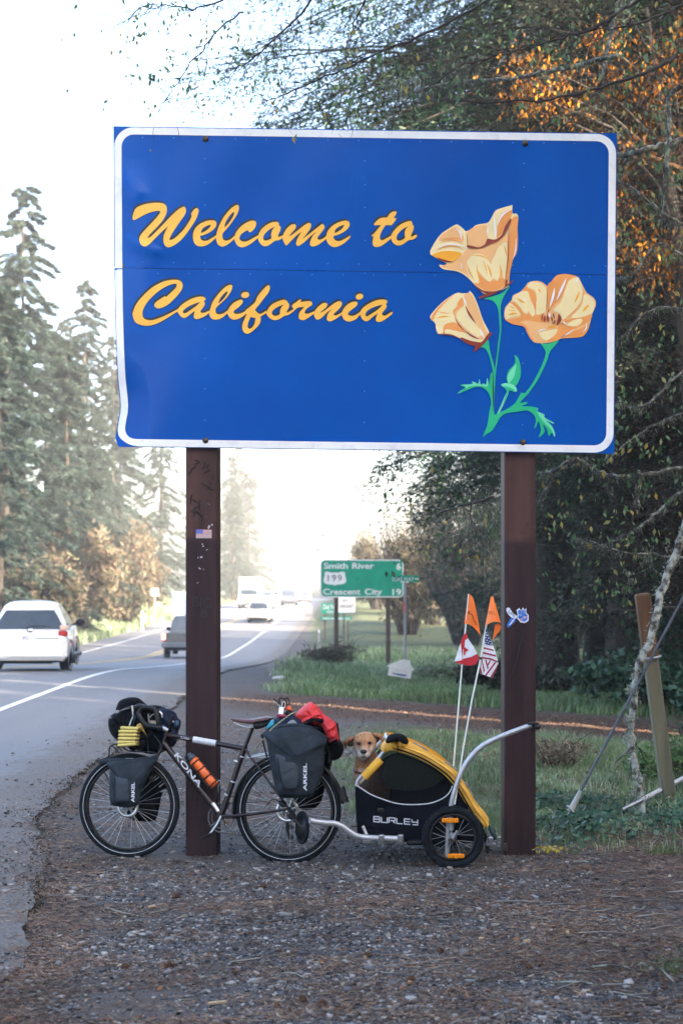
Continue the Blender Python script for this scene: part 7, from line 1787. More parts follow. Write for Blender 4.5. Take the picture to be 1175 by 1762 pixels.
def vehicle(name, X, Y, label, cat, col, W=1.7, L=3.9, H=1.52, belt=.95, hood=.95, cab=(.12, 3.0), slope=(.25, 1.0), tumble=.16, clear=.20, wr=.30, wheels=(.62, 3.1), tail='cluster', lit=False, front_lit=False, flip=False, bed=0, lamp_z=(.78, .95), group='traffic on the highway', win=None, yaw=0.0, wrap=.10, low=0.0):
    base = gp(X, Y, .012)
    t = thing(name, base, label, cat, group)
    sgn = -1 if flip else 1
    cy_, sy_ = math.cos(yaw), math.sin(yaw)
    def W3(x, y, z):
        x *= sgn; y = y if not flip else L - y
        return Vector((base.x + x * cy_ - y * sy_, base.y + x * sy_ + y * cy_, base.z + z))
    # lower body: rounded sections along the length
    hw = W / 2; R = []
    ys = [0.0, .04, .14, .35, L * .25, L * .5, L * .75, L - .45, L - .15, L - .03, L]
    for y in ys:
        e = min(1, (min(y, L - y) / .30)) ** .5 if min(y, L - y) < .30 else 1
        w = hw * (.90 + .10 * e); top = belt if y < cab[1] else belt + (hood - belt) * min(1, (y - cab[1]) / .4)
        top = top - (1 - e) * .06
        b = clear + (1 - e) * .10
        prof = [(-w * .86, b), (-w * .97, b + .10), (-w, b + .28), (-w * .995, (b + top) / 2 + .08), (-w * .955, top - .07), (-w * .86, top), (w * .86, top), (w * .955, top - .07), (w * .995, (b + top) / 2 + .08), (w, b + .28), (w * .97, b + .10), (w * .86, b)]
        R.append([W3(x, y, z) for x, z in prof])
    m = MB(); m.rings(R); m.build('body', col, t)
    # cabin
    y0, y1 = cab; n = 20
    def loop(k):
        z = belt - .02 + (H - belt + .02) * k
        w = hw * .93 - tumble * k ** 1.3; a, b = y0 + slope[0] * k, y1 - slope[1] * k
        e = max(0, (k - .84) / .16) ** 2; w -= .10 * e; a += .12 * e; b -= .15 * e
        r = .18 if not low else .24; out = []
        for cx, cy, q0 in ((w - r, b - r, 0), (-w + r, b - r, 90), (-w + r, a + r, 180), (w - r, a + r, 270)):
            for j in range(6): q = math.radians(q0 + 18 * j); out.append((cx + r * math.cos(q), cy + r * math.sin(q), z))
        return [W3(*p) for p in out]
    top = loop(1.0); c = sum(top, Vector()) / len(top)
    R = [loop(k) for k in (0, .25, .5, .75, .84, .90, .95, .985)] + [[c + (p - c) * .96 + Vector((0, 0, .0)) for p in top], [c + (p - c) * .6 + Vector((0, 0, .02)) for p in top]]
    m = MB(); m.rings(R); m.build('cabin', col, t)
    # glass, set proud of the cabin
    def face_y(k, front): return (y1 - slope[1] * k + .006) if front else (y0 + slope[0] * k - .006)
    def pane(nm, k0, k1, front, inset0=wrap, inset1=wrap + .06):
        V = []
        def g(a, b):
            k = k0 + (k1 - k0) * b; w = hw * .93 - tumble * k ** 1.3 - (inset0 + (inset1 - inset0) * b)
            e = (2 * a - 1); y = face_y(k, front); bow = .05 * e * e
            return W3(w * e, y + (bow if not front else -bow) * 0 , belt - .02 + (H - belt + .02) * k)
        m = MB(); m.grid(g, 6, 4); return m.build(nm, MAT['glass_dark'], t)
    kk = win or (.12, .86)
    pane('rear_window', kk[0], kk[1], False); pane('windscreen', .10, .92, True)
    for s in (-1, 1):
        def g(a, b):
            k = .14 + .74 * b; w = hw * .93 - tumble * k ** 1.3 + .008
            ya, yb = y0 + slope[0] * k + .30, y1 - slope[1] * k - .14
            return W3(s * w, ya + (yb - ya) * a, belt - .02 + (H - belt + .02) * k)
        m = MB(); m.grid(g, 6, 3); m.build('side_window', MAT['glass_dark'], t)
    # wheels
    for y in wheels:
        for s in (-1, 1):
            m = MB(); m.lathe([(wr * .62, -.09), (wr * .95, -.09), (wr, -.06), (wr, .06), (wr * .95, .09), (wr * .62, .09)], W3(s * (hw - .11), y, wr), (1, 0, 0), 24, closed=True); w_ = m.build('wheel', MAT['rubber'], t)
            m = MB(); m.lathe([(0, .05), (wr * .2, .06), (wr * .62, .05), (wr * .62, -.05), (0, -.05)], W3(s * (hw - .11), y, wr), (s * sgn, 0, 0), 20); m.build('rim', MAT['silver'], w_)
            m = MB(); m.lathe([(wr * 1.18, -.005), (wr * 1.18, .006), (wr * .9, .006)], W3(s * (hw + .0), y, wr + .02), (s * sgn, 0, 0), 24, closed=True); m.build('wheel_arch', MAT['black_plastic'], t)
    m = MB(); m.box(W3(0, L / 2, clear + .02), (W * .86, L * .9, .12), None, .03); m.build('underbody', MAT['black_plastic'], t)
    # lamps
    for s in (-1, 1):
        if tail == 'cluster':
            m = MB(); m.box(W3(s * (hw - .13), .03, sum(lamp_z) / 2 - .03), (.22, .10, (lamp_z[1] - lamp_z[0]) * .6), None, .03); m.build('tail_lamp', MAT['tail_lit' if lit else 'tail_red'], t)
            m = MB(); m.box(W3(s * (hw - .11), .05, lamp_z[1] - .01), (.17, .10, .12), None, .03); m.build('tail_lamp', MAT['tail_clear'], t)
        else:
            m = MB(); m.box(W3(s * (hw - .08), .02, sum(lamp_z) / 2), (.15, .08, lamp_z[1] - lamp_z[0]), None, .02); m.build('tail_lamp', MAT['tail_lit' if lit else 'tail_red'], t)
        m = MB(); m.ell(W3(s * (hw - .26), L - .02, hood - .26), (.15, .07, .10)); m.build('headlamp', MAT['head_lit' if front_lit else 'tail_clear'], t)
        m = MB(); m.ell(W3(s * (hw + .12), y1 - slope[1] * .35 - .1, belt + .08), (.12, .07, .085)); m.tube([W3(s * (hw - .06), y1 - slope[1] * .3 - .1, belt + .03), W3(s * (hw + .08), y1 - slope[1] * .35 - .1, belt + .06)], .03, 6); m.build('mirror', MAT['black_plastic'], t)
    m = MB(); m.box(W3(0, -.012, (lamp_z[0] + .62) / 2 + .02), (.32, .012, .16), None, .004); m.build('plate', MAT['plate'], t)
    m = MB(); m.box(W3(0, -.01 + low, clear + .13 - low), (W * .8, .10, .16 - low * .6), None, .05); m.build('bumper_valance', MAT['black_plastic'], t)
    return t, W3

# white hatchback, nearest
hx = P(50, 1153, 30.6).x
WHITE = paint('white', (.74, .76, .78))
t, W3 = vehicle('parked_car' if False else 'hatchback', hx, 30.6, 'white hatchback driving away at the left picture edge', 'car', WHITE, H=1.50, belt=.91, lamp_z=(.74, .95), slope=(.44, 1.2), tumble=.27, win=(.03, .70), wrap=.05, low=.07, yaw=math.radians(7.5))
m = MB(); m.box(W3(0, .02, .47), (1.66, .22, .46), None, .10); m.build('rear_bumper', WHITE, t)
m = MB(); m.tube(smooth_open([W3(-.05, .02, .95), W3(.2, .04, .99), (W3(.45, .04, .96))], 4), .012, 5); m.build('rear_wiper', MAT['black_plastic'], t)
m = MB(); m.ell(W3(.03, -.005, .885), (.075, .012, .045)); m.build('emblem', MAT['chrome'], t)
for x in (-.70, .70): MB().box(W3(x, -.075, .40), (.16, .02, .05), None, .006).build('bumper_reflector', MAT['tail_red'], t)
MB().box(W3(0, -.006, .715), (1.30, .012, .014)).build('hatch_seam', MAT['black_plastic'], t)
for s in (-1, 1): MB().box(W3(s * .853, 1.9, .62), (.008, .012, .62)).build('door_seam', MAT['black_plastic'], t)
text_mb('6HQX417', lambda x, y: W3(-.13 + x, -.0195, .70 + y), .075, None, .26).build('plate_lettering', M('plate_ink', (.04, .06, .22)), t)

GREYP = paint('grey', (.075, .078, .085))
t, W3 = vehicle('pickup_truck', P(277, 1131, 57).x + .92, 57, 'grey pickup truck half hidden behind the left sign post, tail lamp lit', 'pickup', GREYP, W=1.76, L=4.8, H=1.68, belt=1.02, hood=1.0, cab=(1.95, 3.75), slope=(.12, .75), clear=.36, wr=.36, wheels=(.95, 3.85), tail='tall', lit=True, lamp_z=(.78, 1.0))
m = MB(); m.box(W3(0, .0, .84), (1.5, .06, .40), None, .02); m.build('tailgate', GREYP, t)
m = MB(); m.box(W3(0, -.05, .56), (1.76, .16, .20), None, .03); m.build('rear_bumper', M('dark_blue_bumper', (.10, .12, .15), (.07, .085, .11)), t)
m = MB(); m.box(W3(.05, -.035, .95), (.12, .02, .045), None, .008); m.build('tailgate_handle', MAT['black_plastic'], t)
m = MB(); m.box(W3(.42, -.14, .57), (.30, .012, .14), None, .004); m.build('plate', MAT['plate'], t)
t, W3 = vehicle('silver_car', P(445, 1072, 107).x, 107, 'silver crossover with red tail lamps farther down the lane', 'car', paint('silver', (.34, .35, .36), .3), W=1.78, L=4.3, H=1.58, belt=1.0, lamp_z=(.86, 1.06), lit=True)
t, W3 = vehicle('dark_suv', P(497, 1040, 165).x, 165, 'dark blue-grey sport utility car near the crest of the road', 'car', paint('slate', (.05, .058, .085)), W=1.9, L=4.6, H=1.78, belt=1.1, hood=1.05, lamp_z=(.95, 1.15), slope=(.2, 1.0), clear=.26, wr=.36)
t, W3 = vehicle('pale_sedan', P(524, 1037, 192).x, 192, 'pale sedan almost lost in fog beside the dark car', 'car', paint('pale', (.30, .31, .33)), W=1.8, L=4.5, H=1.45, belt=.95)
for i, (u, Y, lab) in enumerate(((459, 178, 'first oncoming white car with headlamps on behind the truck'), (472, 190, 'second oncoming car with headlamps, nearest the dark car'))):
    vehicle('oncoming_car', P(u, 0, Y).x, Y, lab, 'car', paint('oncoming', (.5, .5, .5)), flip=True, front_lit=True, W=1.75, L=4.4, H=1.5)
def make_truck():
    X, Y = P(427, 1042, 150).x, 150
    b = gp(X, Y, .012); t = thing('box_truck', b, 'white oncoming truck with two bright headlamps', 'truck', 'traffic on the highway')
    wp = paint('truck_white', (.66, .68, .70))
    V = lambda x, y, z: b + Vector((x, y, z))
    m = MB(); m.box(V(0, .7, .95), (2.2, 1.4, .8), None, .12); m.build('hood', wp, t)
    m = MB(); m.box(V(0, 2.1, 1.65), (2.25, 1.6, 1.5), None, .14); m.box(V(0, 2.3, 2.5), (2.1, 1.2, .35), None, .1); m.build('cab', wp, t)
    m = MB(); m.box(V(0, 1.285, 1.75), (1.85, .03, .62), None, .01); m.build('windscreen', MAT['glass_dark'], t)
    m = MB(); m.box(V(0, 5.6, 2.0), (2.4, 5.4, 2.6), None, .05); m.build('cargo_box', wp, t)
    m = MB(); m.box(V(0, -.02, .92), (1.1, .06, .5), None, .03); g = m.build('grille', MAT['steel_grey'], t)
    for k in range(4): MB().box(V(0, -.06, .76 + .11 * k), (1.0, .02, .03)).build('grille_bar', MAT['chrome'], g)
    m = MB(); m.box(V(0, -.05, .52), (2.3, .2, .26), None, .05); m.build('bumper', MAT['chrome'], t)
    for s in (-1, 1):
        m = MB(); m.ell(V(s * .86, -.03, .90), (.22, .07, .18)); m.build('headlamp', MAT['head_lit'], t)
        m = MB(); m.box(V(s * 1.35, 1.2, 1.75), (.2, .08, .4), None, .03); m.build('mirror', MAT['black_plastic'], t)
        for y in (.9, 6.6):
            m = MB(); m.lathe([(.2, -.14), (.48, -.14), (.5, 0), (.48, .14), (.2, .14)], V(s * .95, y, .5), (1, 0, 0), 20); m.build('wheel', MAT['rubber'], t)
make_truck()

# ------------------------------------------------------------------ signs and posts along the road
MAT['sign_green'] = M('green_sheeting', (.004, .30, .19), (.004, .26, .165), 3, rough=.4, spec=.3)
MAT['sign_bright'] = M('bright_white_sheeting', (.76, .77, .77), (.7, .71, .72), 8, rough=.4)
MAT['brown_wood'] = M('dark_brown_wood', (.055, .036, .032), (.085, .058, .05), 8, rough=.8, bmp=.4, bscale=40, stretch=(1, 1, .1))
MAT['galv'] = M('galvanised_steel', (.34, .35, .38), (.26, .27, .30), 40, rough=.45, metal=.6)
def rounded(w, h, r, k=6, inset=0):
    w, h, r = w / 2 - inset, h / 2 - inset, max(r - inset, .005); out = []
    for cx, cy, a0 in ((w - r, h - r, 0), (-w + r, h - r, 90), (-w + r, -h + r, 180), (w - r, -h + r, 270)):
        for j in range(k + 1): a = math.radians(a0 + 90 * j / k); out.append((cx + r * math.cos(a), cy + r * math.sin(a)))
    return out
def board(t, c, w, h, r, yaw, face, border=None, bw=.03, th=.03):
    """a sheet sign facing the viewer; returns a mapper (x, z, lift)"""
    ex = Vector((math.cos(yaw), math.sin(yaw), 0)); n = Vector((ex.y, -ex.x, 0)); c = Vector(c)
    S = lambda x, z, l=0: c + ex * x + Vector((0, 0, z)) + n * l
    m = MB(); m.prism([S(x, z) for x, z in rounded(w, h, r)], -n * th); m.build('board', border or face, t)
    if border:
        m = MB(); flat([rounded(w, h, r, 6, bw)], lambda x, z: S(x, z, .004), m); m.build('face', face, t)
    return S
def make_distance_sign():
    Y = 47.0; c = P(622.5, 995.5, Y); w = (694 - 551) / F * Y; h = (1028 - 963) / F * Y
    t = thing('distance_sign', gp(c.x, Y), 'green distance sign reading Smith River 6 and Crescent City 19', 'road sign')
    S = board(t, c, w, h, .16, 0, MAT['sign_green'], MAT['sign_bright'], .035)
    q = lambda u, v: ((u - 622.5) / F * Y, (995.5 - v) / F * Y)
    def line(txt, u0, u1, v, hh, nm='lettering', mt='sign_bright'):
        x0, z0 = q(u0, v); x1, _ = q(u1, v)
        text_mb(txt, lambda x, y: S(x0 + x, z0 + y, .010), hh / F * Y, None, x1 - x0, bold=.02).build(nm, MAT[mt], t)
    line('Smith', 557, 598.5, 978.5, 10); line('River', 606, 643.5, 978.5, 10); line('6', 682, 689.5, 980, 11)
    line('Crescent', 556, 620, 1023, 10); line('City', 627.5, 657, 1023, 10); line('19', 675, 690, 1024, 10.5)
    sh = [(558, 985.5), (562, 983.5), (567, 984.5), (572, 985.5), (576, 984.8), (580, 985.5), (585, 984.5), (590, 983.5), (594, 985.5), (593.5, 990), (595.5, 996), (595.5, 1001), (592, 1004.5), (586, 1005.5), (580, 1006), (576, 1007.5), (572, 1006), (566, 1005.5), (560, 1004.5), (556.8, 1001), (556.8, 996), (558.8, 990)]
    m = MB(); flat([[q(*p) for p in sh]], lambda x, z: S(x, z, .009), m); s_ = m.build('route_shield', MAT['sign_bright'], t)
    x0, z0 = q(564, 1000); text_mb('199', lambda x, y: S(x0 + x, z0 + y, .014), 11 / F * Y, None, 24 / F * Y, spacing=1.2).build('lettering', MAT['sign_black'], s_)
    for u, v1 in ((578.5, 1153), (667.5, 1172)):
        x = P(u, 0, Y + .12).x; zb = min(float(gz(x, Y)), P(u, v1, Y).z) - .3
        m = MB(); m.box((x, Y + .12, (zb + c.z + h * .4) / 2), (.15, .12, c.z + h * .4 - zb), None, .012); m.build('post', MAT['brown_wood'], t)
make_distance_sign()
def make_street_sign():
    Y = 27.5; b = P(697, 1195, Y); b = gp(b.x, Y)
    t = thing('street_name_sign', b, 'small green street name blade on a thin steel pole', 'street sign')
    zt = P(697, 1002, Y).z
    m = MB(); m.box((b.x, Y, (b.z - .2 + zt) / 2), (.055, .04, zt - b.z + .2), None, .006); m.build('pole', MAT['galv'], t)
    m = MB(); m.box((b.x - .01, Y, zt + .005), (.15, .05, .03), None, .008); m.build('clamp', MAT['sign_bright'], t)
    c = P(697, 996, Y); S = board(t, c, 48 / F * Y, 12 / F * Y, .015, 0, MAT['sign_green'], None, th=.012)
    x0 = -24 / F * Y
    text_mb('ELIAS WAY', lambda x, y: S(x0 + .02 + x, -.047 + y, .004), .085, None, 37 / F * Y).build('lettering', MAT['sign_bright'], t)
    m = MB(); flat([[(.185, -.012), (.235, -.012), (.235, -.03), (.262, .0), (.235, .03), (.235, .012), (.185, .012)]], lambda x, z: S(x, z, .004), m); m.build('arrow', MAT['sign_bright'], t)
    m = MB(); m.box(P(695, 1045, Y - .03), (.045, .01, .20), None, .004); m.build('marker_tape', M('coral_marker', (.62, .16, .17), (.5, .12, .13)), t)
    t2 = thing('house_shaped_sign', P(689, 1153, Y - .06), 'white house-shaped board with a blue arrow tied to the thin pole', 'sign')
    q = lambda pts: [P(540 + x / 5.875, 950 + y / 5.875, Y - .05) for x, y in pts]
    m = MB(); m.prism(q([(735, 1150), (895, 1085), (970, 1095), (975, 1140), (1018, 1190), (990, 1200), (975, 1280), (745, 1245), (760, 1165)]), (0, .02, 0)); m.build('board', M('cream_board', (.72, .69, .66), (.64, .60, .58), 8), t2)
    m = MB(); flat([[(780, 1215), (830, 1225), (900, 1235), (940, 1240), (925, 1258), (860, 1248), (800, 1230)]], lambda x, y: P(540 + x / 5.875, 950 + y / 5.875, Y - .056), m); m.build('arrow', M('blue_print', (.05, .06, .38), (.06, .07, .30)), t2)
    m = MB()
    for k in range(3): flat([[(790 + 20 * k, 1172 + 12 * k), (930 + 10 * k, 1190 + 12 * k), (930 + 10 * k, 1194 + 12 * k), (790 + 20 * k, 1176 + 12 * k)]], lambda x, y: P(540 + x / 5.875, 950 + y / 5.875, Y - .056), m)
    m.build('faded_lines', M('faded_print', (.55, .50, .52), (.5, .46, .48)), t2)['kind'] = 'stuff'
make_street_sign()
def small_sign(name, label, Y, box, mat, lines, post_u, post_v, border=None, post=.06, pm='brown_wood', letter='sign_bright'):
    u0, v0, u1, v1 = box; c = P((u0 + u1) / 2, (v0 + v1) / 2, Y); w, h = (u1 - u0) / F * Y, (v1 - v0) / F * Y
    t = thing(name, gp(c.x, Y), label, 'road sign', 'small road signs')
    S = board(t, c, w, h, .06, 0, MAT[mat], MAT[border] if border else None, .03)
    for txt, a, b, v, hh in lines:
        text_mb(txt, lambda x, y: S((a - (u0 + u1) / 2) / F * Y + x, ((v0 + v1) / 2 - v) / F * Y + y, .009), hh / F * Y, None, (b - a) / F * Y, bold=.02).build('lettering', MAT[letter], t)
    for pu in post_u:
        x = P(pu, 0, Y + .08).x; zb = float(gz(x, Y)) - .5
        m = MB(); m.box((x, Y + .09, (zb + c.z) / 2), (post, post, c.z - zb), None, .008); m.build('post', MAT[pm], t)
    return t
small_sign('county_sign', 'green sign starting Del, behind the left leg of the distance sign', 74, (553, 1038, 592, 1056), 'sign_green', [('Del Norte', 556, 589, 1048, 8), ('COUNTY', 562, 584, 1054.5, 4)], (559,), 1130)
small_sign('county_sign', 'narrow green strip sign below the county sign', 70, (552, 1061, 605, 1067), 'sign_green', [('PARKS AND BEACHES', 555, 602, 1066, 3.5)], (599,), 1135)
small_sign('aircraft_sign', 'white sign with the word aircraft behind the distance sign', 64, (581, 1024, 611, 1054), 'sign_bright', [('BY', 590, 600, 1036, 5), ('AIRCRAFT', 584, 609, 1046, 6)], (591.5,), 1142, letter='steel_grey')
small_sign('far_road_sign', 'pale sign on a post across the road above the pickup', 100, (261, 1013, 273, 1025), 'sign_bright', [], (267,), 1065, pm='galv')
def make_far_bits():
    b = gp(P(308, 0, 118).x, 118)
    t = thing('portable_toilet', b, 'blue and white portable toilet across the road beside the wooden post', 'toilet cabin')
    m = MB(); m.box(b + Vector((0, 0, 1.0)), (1.0, 1.1, 2.1), None, .06); m.build('cabin', M('blue_plastic', (.08, .22, .50), (.07, .19, .44)), t)
    m = MB(); m.box(b + Vector((.05, -.57, .95)), (.62, .04, 1.75), None, .02); m.build('door', M('pale_plastic', (.55, .56, .58)), t)
    m = MB(); m.box(b + Vector((0, 0, 2.1)), (1.1, 1.2, .14), None, .05); m.build('roof', M('pale_plastic', (.5, .52, .55)), t)
    b = gp(P(245, 0, 92).x, 92)
    t = thing('white_post', b, 'white marker post beside the peach-coloured bush', 'post'); m = MB(); m.box(b + Vector((0, 0, .55)), (.16, .12, 1.5), None, .02); m.build('post', MAT['sign_bright'], t); m = MB(); m.box(b + Vector((0, -.07, 1.1)), (.12, .02, .2), None, .005); m.build('reflector', MAT['amber'], t)
    b = gp(P(549, 0, 62).x, 62)
    t = thing('delineator_post', b, 'thin grey-blue delineator post on the verge left of the distance sign', 'post'); m = MB(); m.box(b + Vector((0, 0, .5)), (.09, .03, 1.3), None, .008); m.build('post', MAT['galv'], t); m = MB(); m.box(b + Vector((0, -.02, 1.0)), (.07, .01, .12)); m.build('reflector', MAT['sign_bright'], t)
    # pale lump of litter at the road shoulder
    c = P(480, 1166, 28.0); b = gp(c.x, 28.0)
    t = thing('pale_rock', b, 'flat pale rock lying alone on the gravel by the track', 'rock')
    m = MB(); m.ell(b + Vector((0, 0, .02)), (.14, .09, .045), 12, 7); m.ell(b + Vector((.05, .01, .03)), (.09, .07, .04), 10, 6); m.build('stone', M('pale_stone', (.5, .52, .5), (.36, .38, .37), 12), t)
make_far_bits()

# ---- leaning grey post with sunlit orange painted on its top, guy wires
def make_leaning_post():
    Y = 11.9; b = P(1156, 1412, Y); b.z = float(gz(b.x, b.y))
    t = thing('leaning_post', b, 'leaning weathered wooden post with sunlit orange painted on its top in the bushes', 'post')
    A, C = P(1157, 1430, Y), P(1104, 1022, Y - .1); ax = (C - A).normalized(); x, y, z = basis(ax, (0, 1, 0))
    Rm = Matrix((x, y, z)).transposed(); L = (C - A).length
    m = MB(); m.box((A + C) / 2, (.115, .10, L), Rm, .012); m.build('post', M('grey_green_wood', (.17, .155, .10), (.10, .10, .07), 5, rough=.9, bmp=.6, bscale=50, bdist=.008, stretch=(1, 1, .06)), t)
    p0, p1 = A + ax * L * .735, A + ax * (L + .003)
    m = MB(); m.box((p0 + p1) / 2, (.120, .105, (p1 - p0).length), Rm, .012); m.build('sunlit_top', M('sunlit_orange_wood', (.16, .070, .022), (.06, .032, .018), 7, .3, .7, rough=.7, bmp=.5, bscale=60, stretch=(1, 1, .05)), t)  # orange of the low sun put into the wood colour
    c = A + ax * L * .735
    m = MB(); m.tube([c + (x * math.cos(q) + y * math.sin(q)) * .084 for q in (2 * math.pi * j / 20 for j in range(20))], .011, 6, False, True); m.build('band', MAT['galv'], t)
    t = thing('guy_wire', P(980, 1402, 11.0), 'dark guy wire with a pale guard at its foot, slanting up to the right', 'guy wire')
    a, b2 = P(998, 1362, 11.0), P(1215, 952, 11.6)
    m = MB(); m.tube([a, b2], .011, 6); m.build('wire', M('blue_grey_cable', (.06, .075, .10), (.04, .05, .07)), t)
    gmat = M('pale_guard_plastic', (.44, .44, .42), (.36, .36, .35), 12, rough=.5)
    m = MB(); m.tube([P(998, 1360, 11.0), P(989, 1380, 11.0), P(981, 1396, 11.0)], [.013, .022, .027], 10); g_ = m.build('guard', gmat, t)
    m = MB(); m.tube([P(975, 1386, 10.97), P(986, 1398, 10.97)], .010, 6); m.build('guard_clip', gmat, g_)
    m = MB(); m.tube([P(981, 1396, 11.0), P(962, 1420, 11.0)], .008, 6); m.build('anchor_rod', MAT['galv'], t)
    t = thing('guy_guard_tube', P(1075, 1395, 11.2), 'white guard tube slanting up behind the leaning post', 'guy wire')
    m = MB(); m.tube([P(1104, 1376, 11.3), P(1138, 1358, 11.9), P(1240, 1305, 13.0)], .019, 10); m.build('tube', M('white_guard', (.62, .63, .66), (.5, .51, .54), 20, rough=.4), t)
    m = MB(); m.tube([P(1070, 1393, 11.2), P(1104, 1376, 11.3)], [.014, .017], 8); m.build('wire_end', MAT['galv'], t)
make_leaning_post()
# ------------------------------------------------------------------ what lies and grows on the ground
def rand_pts(g, n, x0, x1, y0, y1, pw=1.0):
    """points, denser towards the viewer in step with perspective"""
    u = g.random(n); Y = 1 / (1 / y0 + (1 / y1 - 1 / y0) * u) if pw else y0 + (y1 - y0) * u
    X = g.uniform(x0, x1, n) 
    return X, Y
def frustum_pts(g, n, y0, y1, margin=.5):
    u = g.random(n); Y = 1 / (1 / y0 + (1 / y1 - 1 / y0) * u)
    X = g.uniform(-1, 1, n) * (Y * .24 + margin)
    return X, Y
def pebbles():
    g = np.random.default_rng(41)
    n = 150000
    X, Y = frustum_pts(g, n, 5.6, 19)
    keep = (X > road_edge(Y) + .05 - .28 * g.exponential(1, n)) & (g.random(n) > grass_amount(X, Y) * 1.2) & ((np.abs(track_d(X, Y)) > .6) | (g.random(n) < .35))
    dens = .55 + .6 * vnoise(X, Y, 1.1, 21) + .35 * vnoise(X, Y, 3.1, 22) - 1.0 * sstep(1.0, 2.6, X - .6 * (8.6 - np.minimum(Y, 8.6)))
    keep &= g.random(n) < np.clip(dens, .08, 1)
    X, Y = X[keep], Y[keep]; n = len(X)
    r = np.exp(g.normal(np.log(.0053), .42, n)) * (1 + .02 * Y)
    cube = np.array([[x, y, z] for x in (-1, 1) for y in (-1, 1) for z in (-1, 1)], float)
    V = cube[None] * g.uniform(.45, 1.0, (n, 8, 1)) * np.stack([g.uniform(.7, 1.5, n), g.uniform(.6, 1.1, n), g.uniform(.4, .8, n)], -1)[:, None, :]
    a = g.random(n) * 6.28; c, s = np.cos(a)[:, None], np.sin(a)[:, None]
    V = np.stack([V[..., 0] * c - V[..., 1] * s, V[..., 0] * s + V[..., 1] * c, V[..., 2]], -1) * r[:, None, None]
    gzv = gz(X, Y) + .012 * (X < road_edge(Y)) + micro(X, Y)
    V = V + np.stack([X, Y, gzv + r * .2], -1)[:, None, :]
    q = np.array([[0, 1, 3, 2], [4, 6, 7, 5], [0, 4, 5, 1], [2, 3, 7, 6], [0, 2, 6, 4], [1, 5, 7, 3]])
    Fa = (np.arange(n)[:, None, None] * 8 + q[None]).reshape(-1, 4)
    m = leaf_mat('gravel_stones', [(.018, .019, .022), (.050, .052, .059), (.11, .112, .122), (.09, .072, .062), (.18, .177, .18), (.42, .40, .38)], 0, .85, .25)
    tag(fast('gravel', V.reshape(-1, 3), Fa, m), kind='stuff')
pebbles()
def zg(X, Y): return gz(X, Y) + micro(X, Y) * sstep(-2.4, -1.8, X)
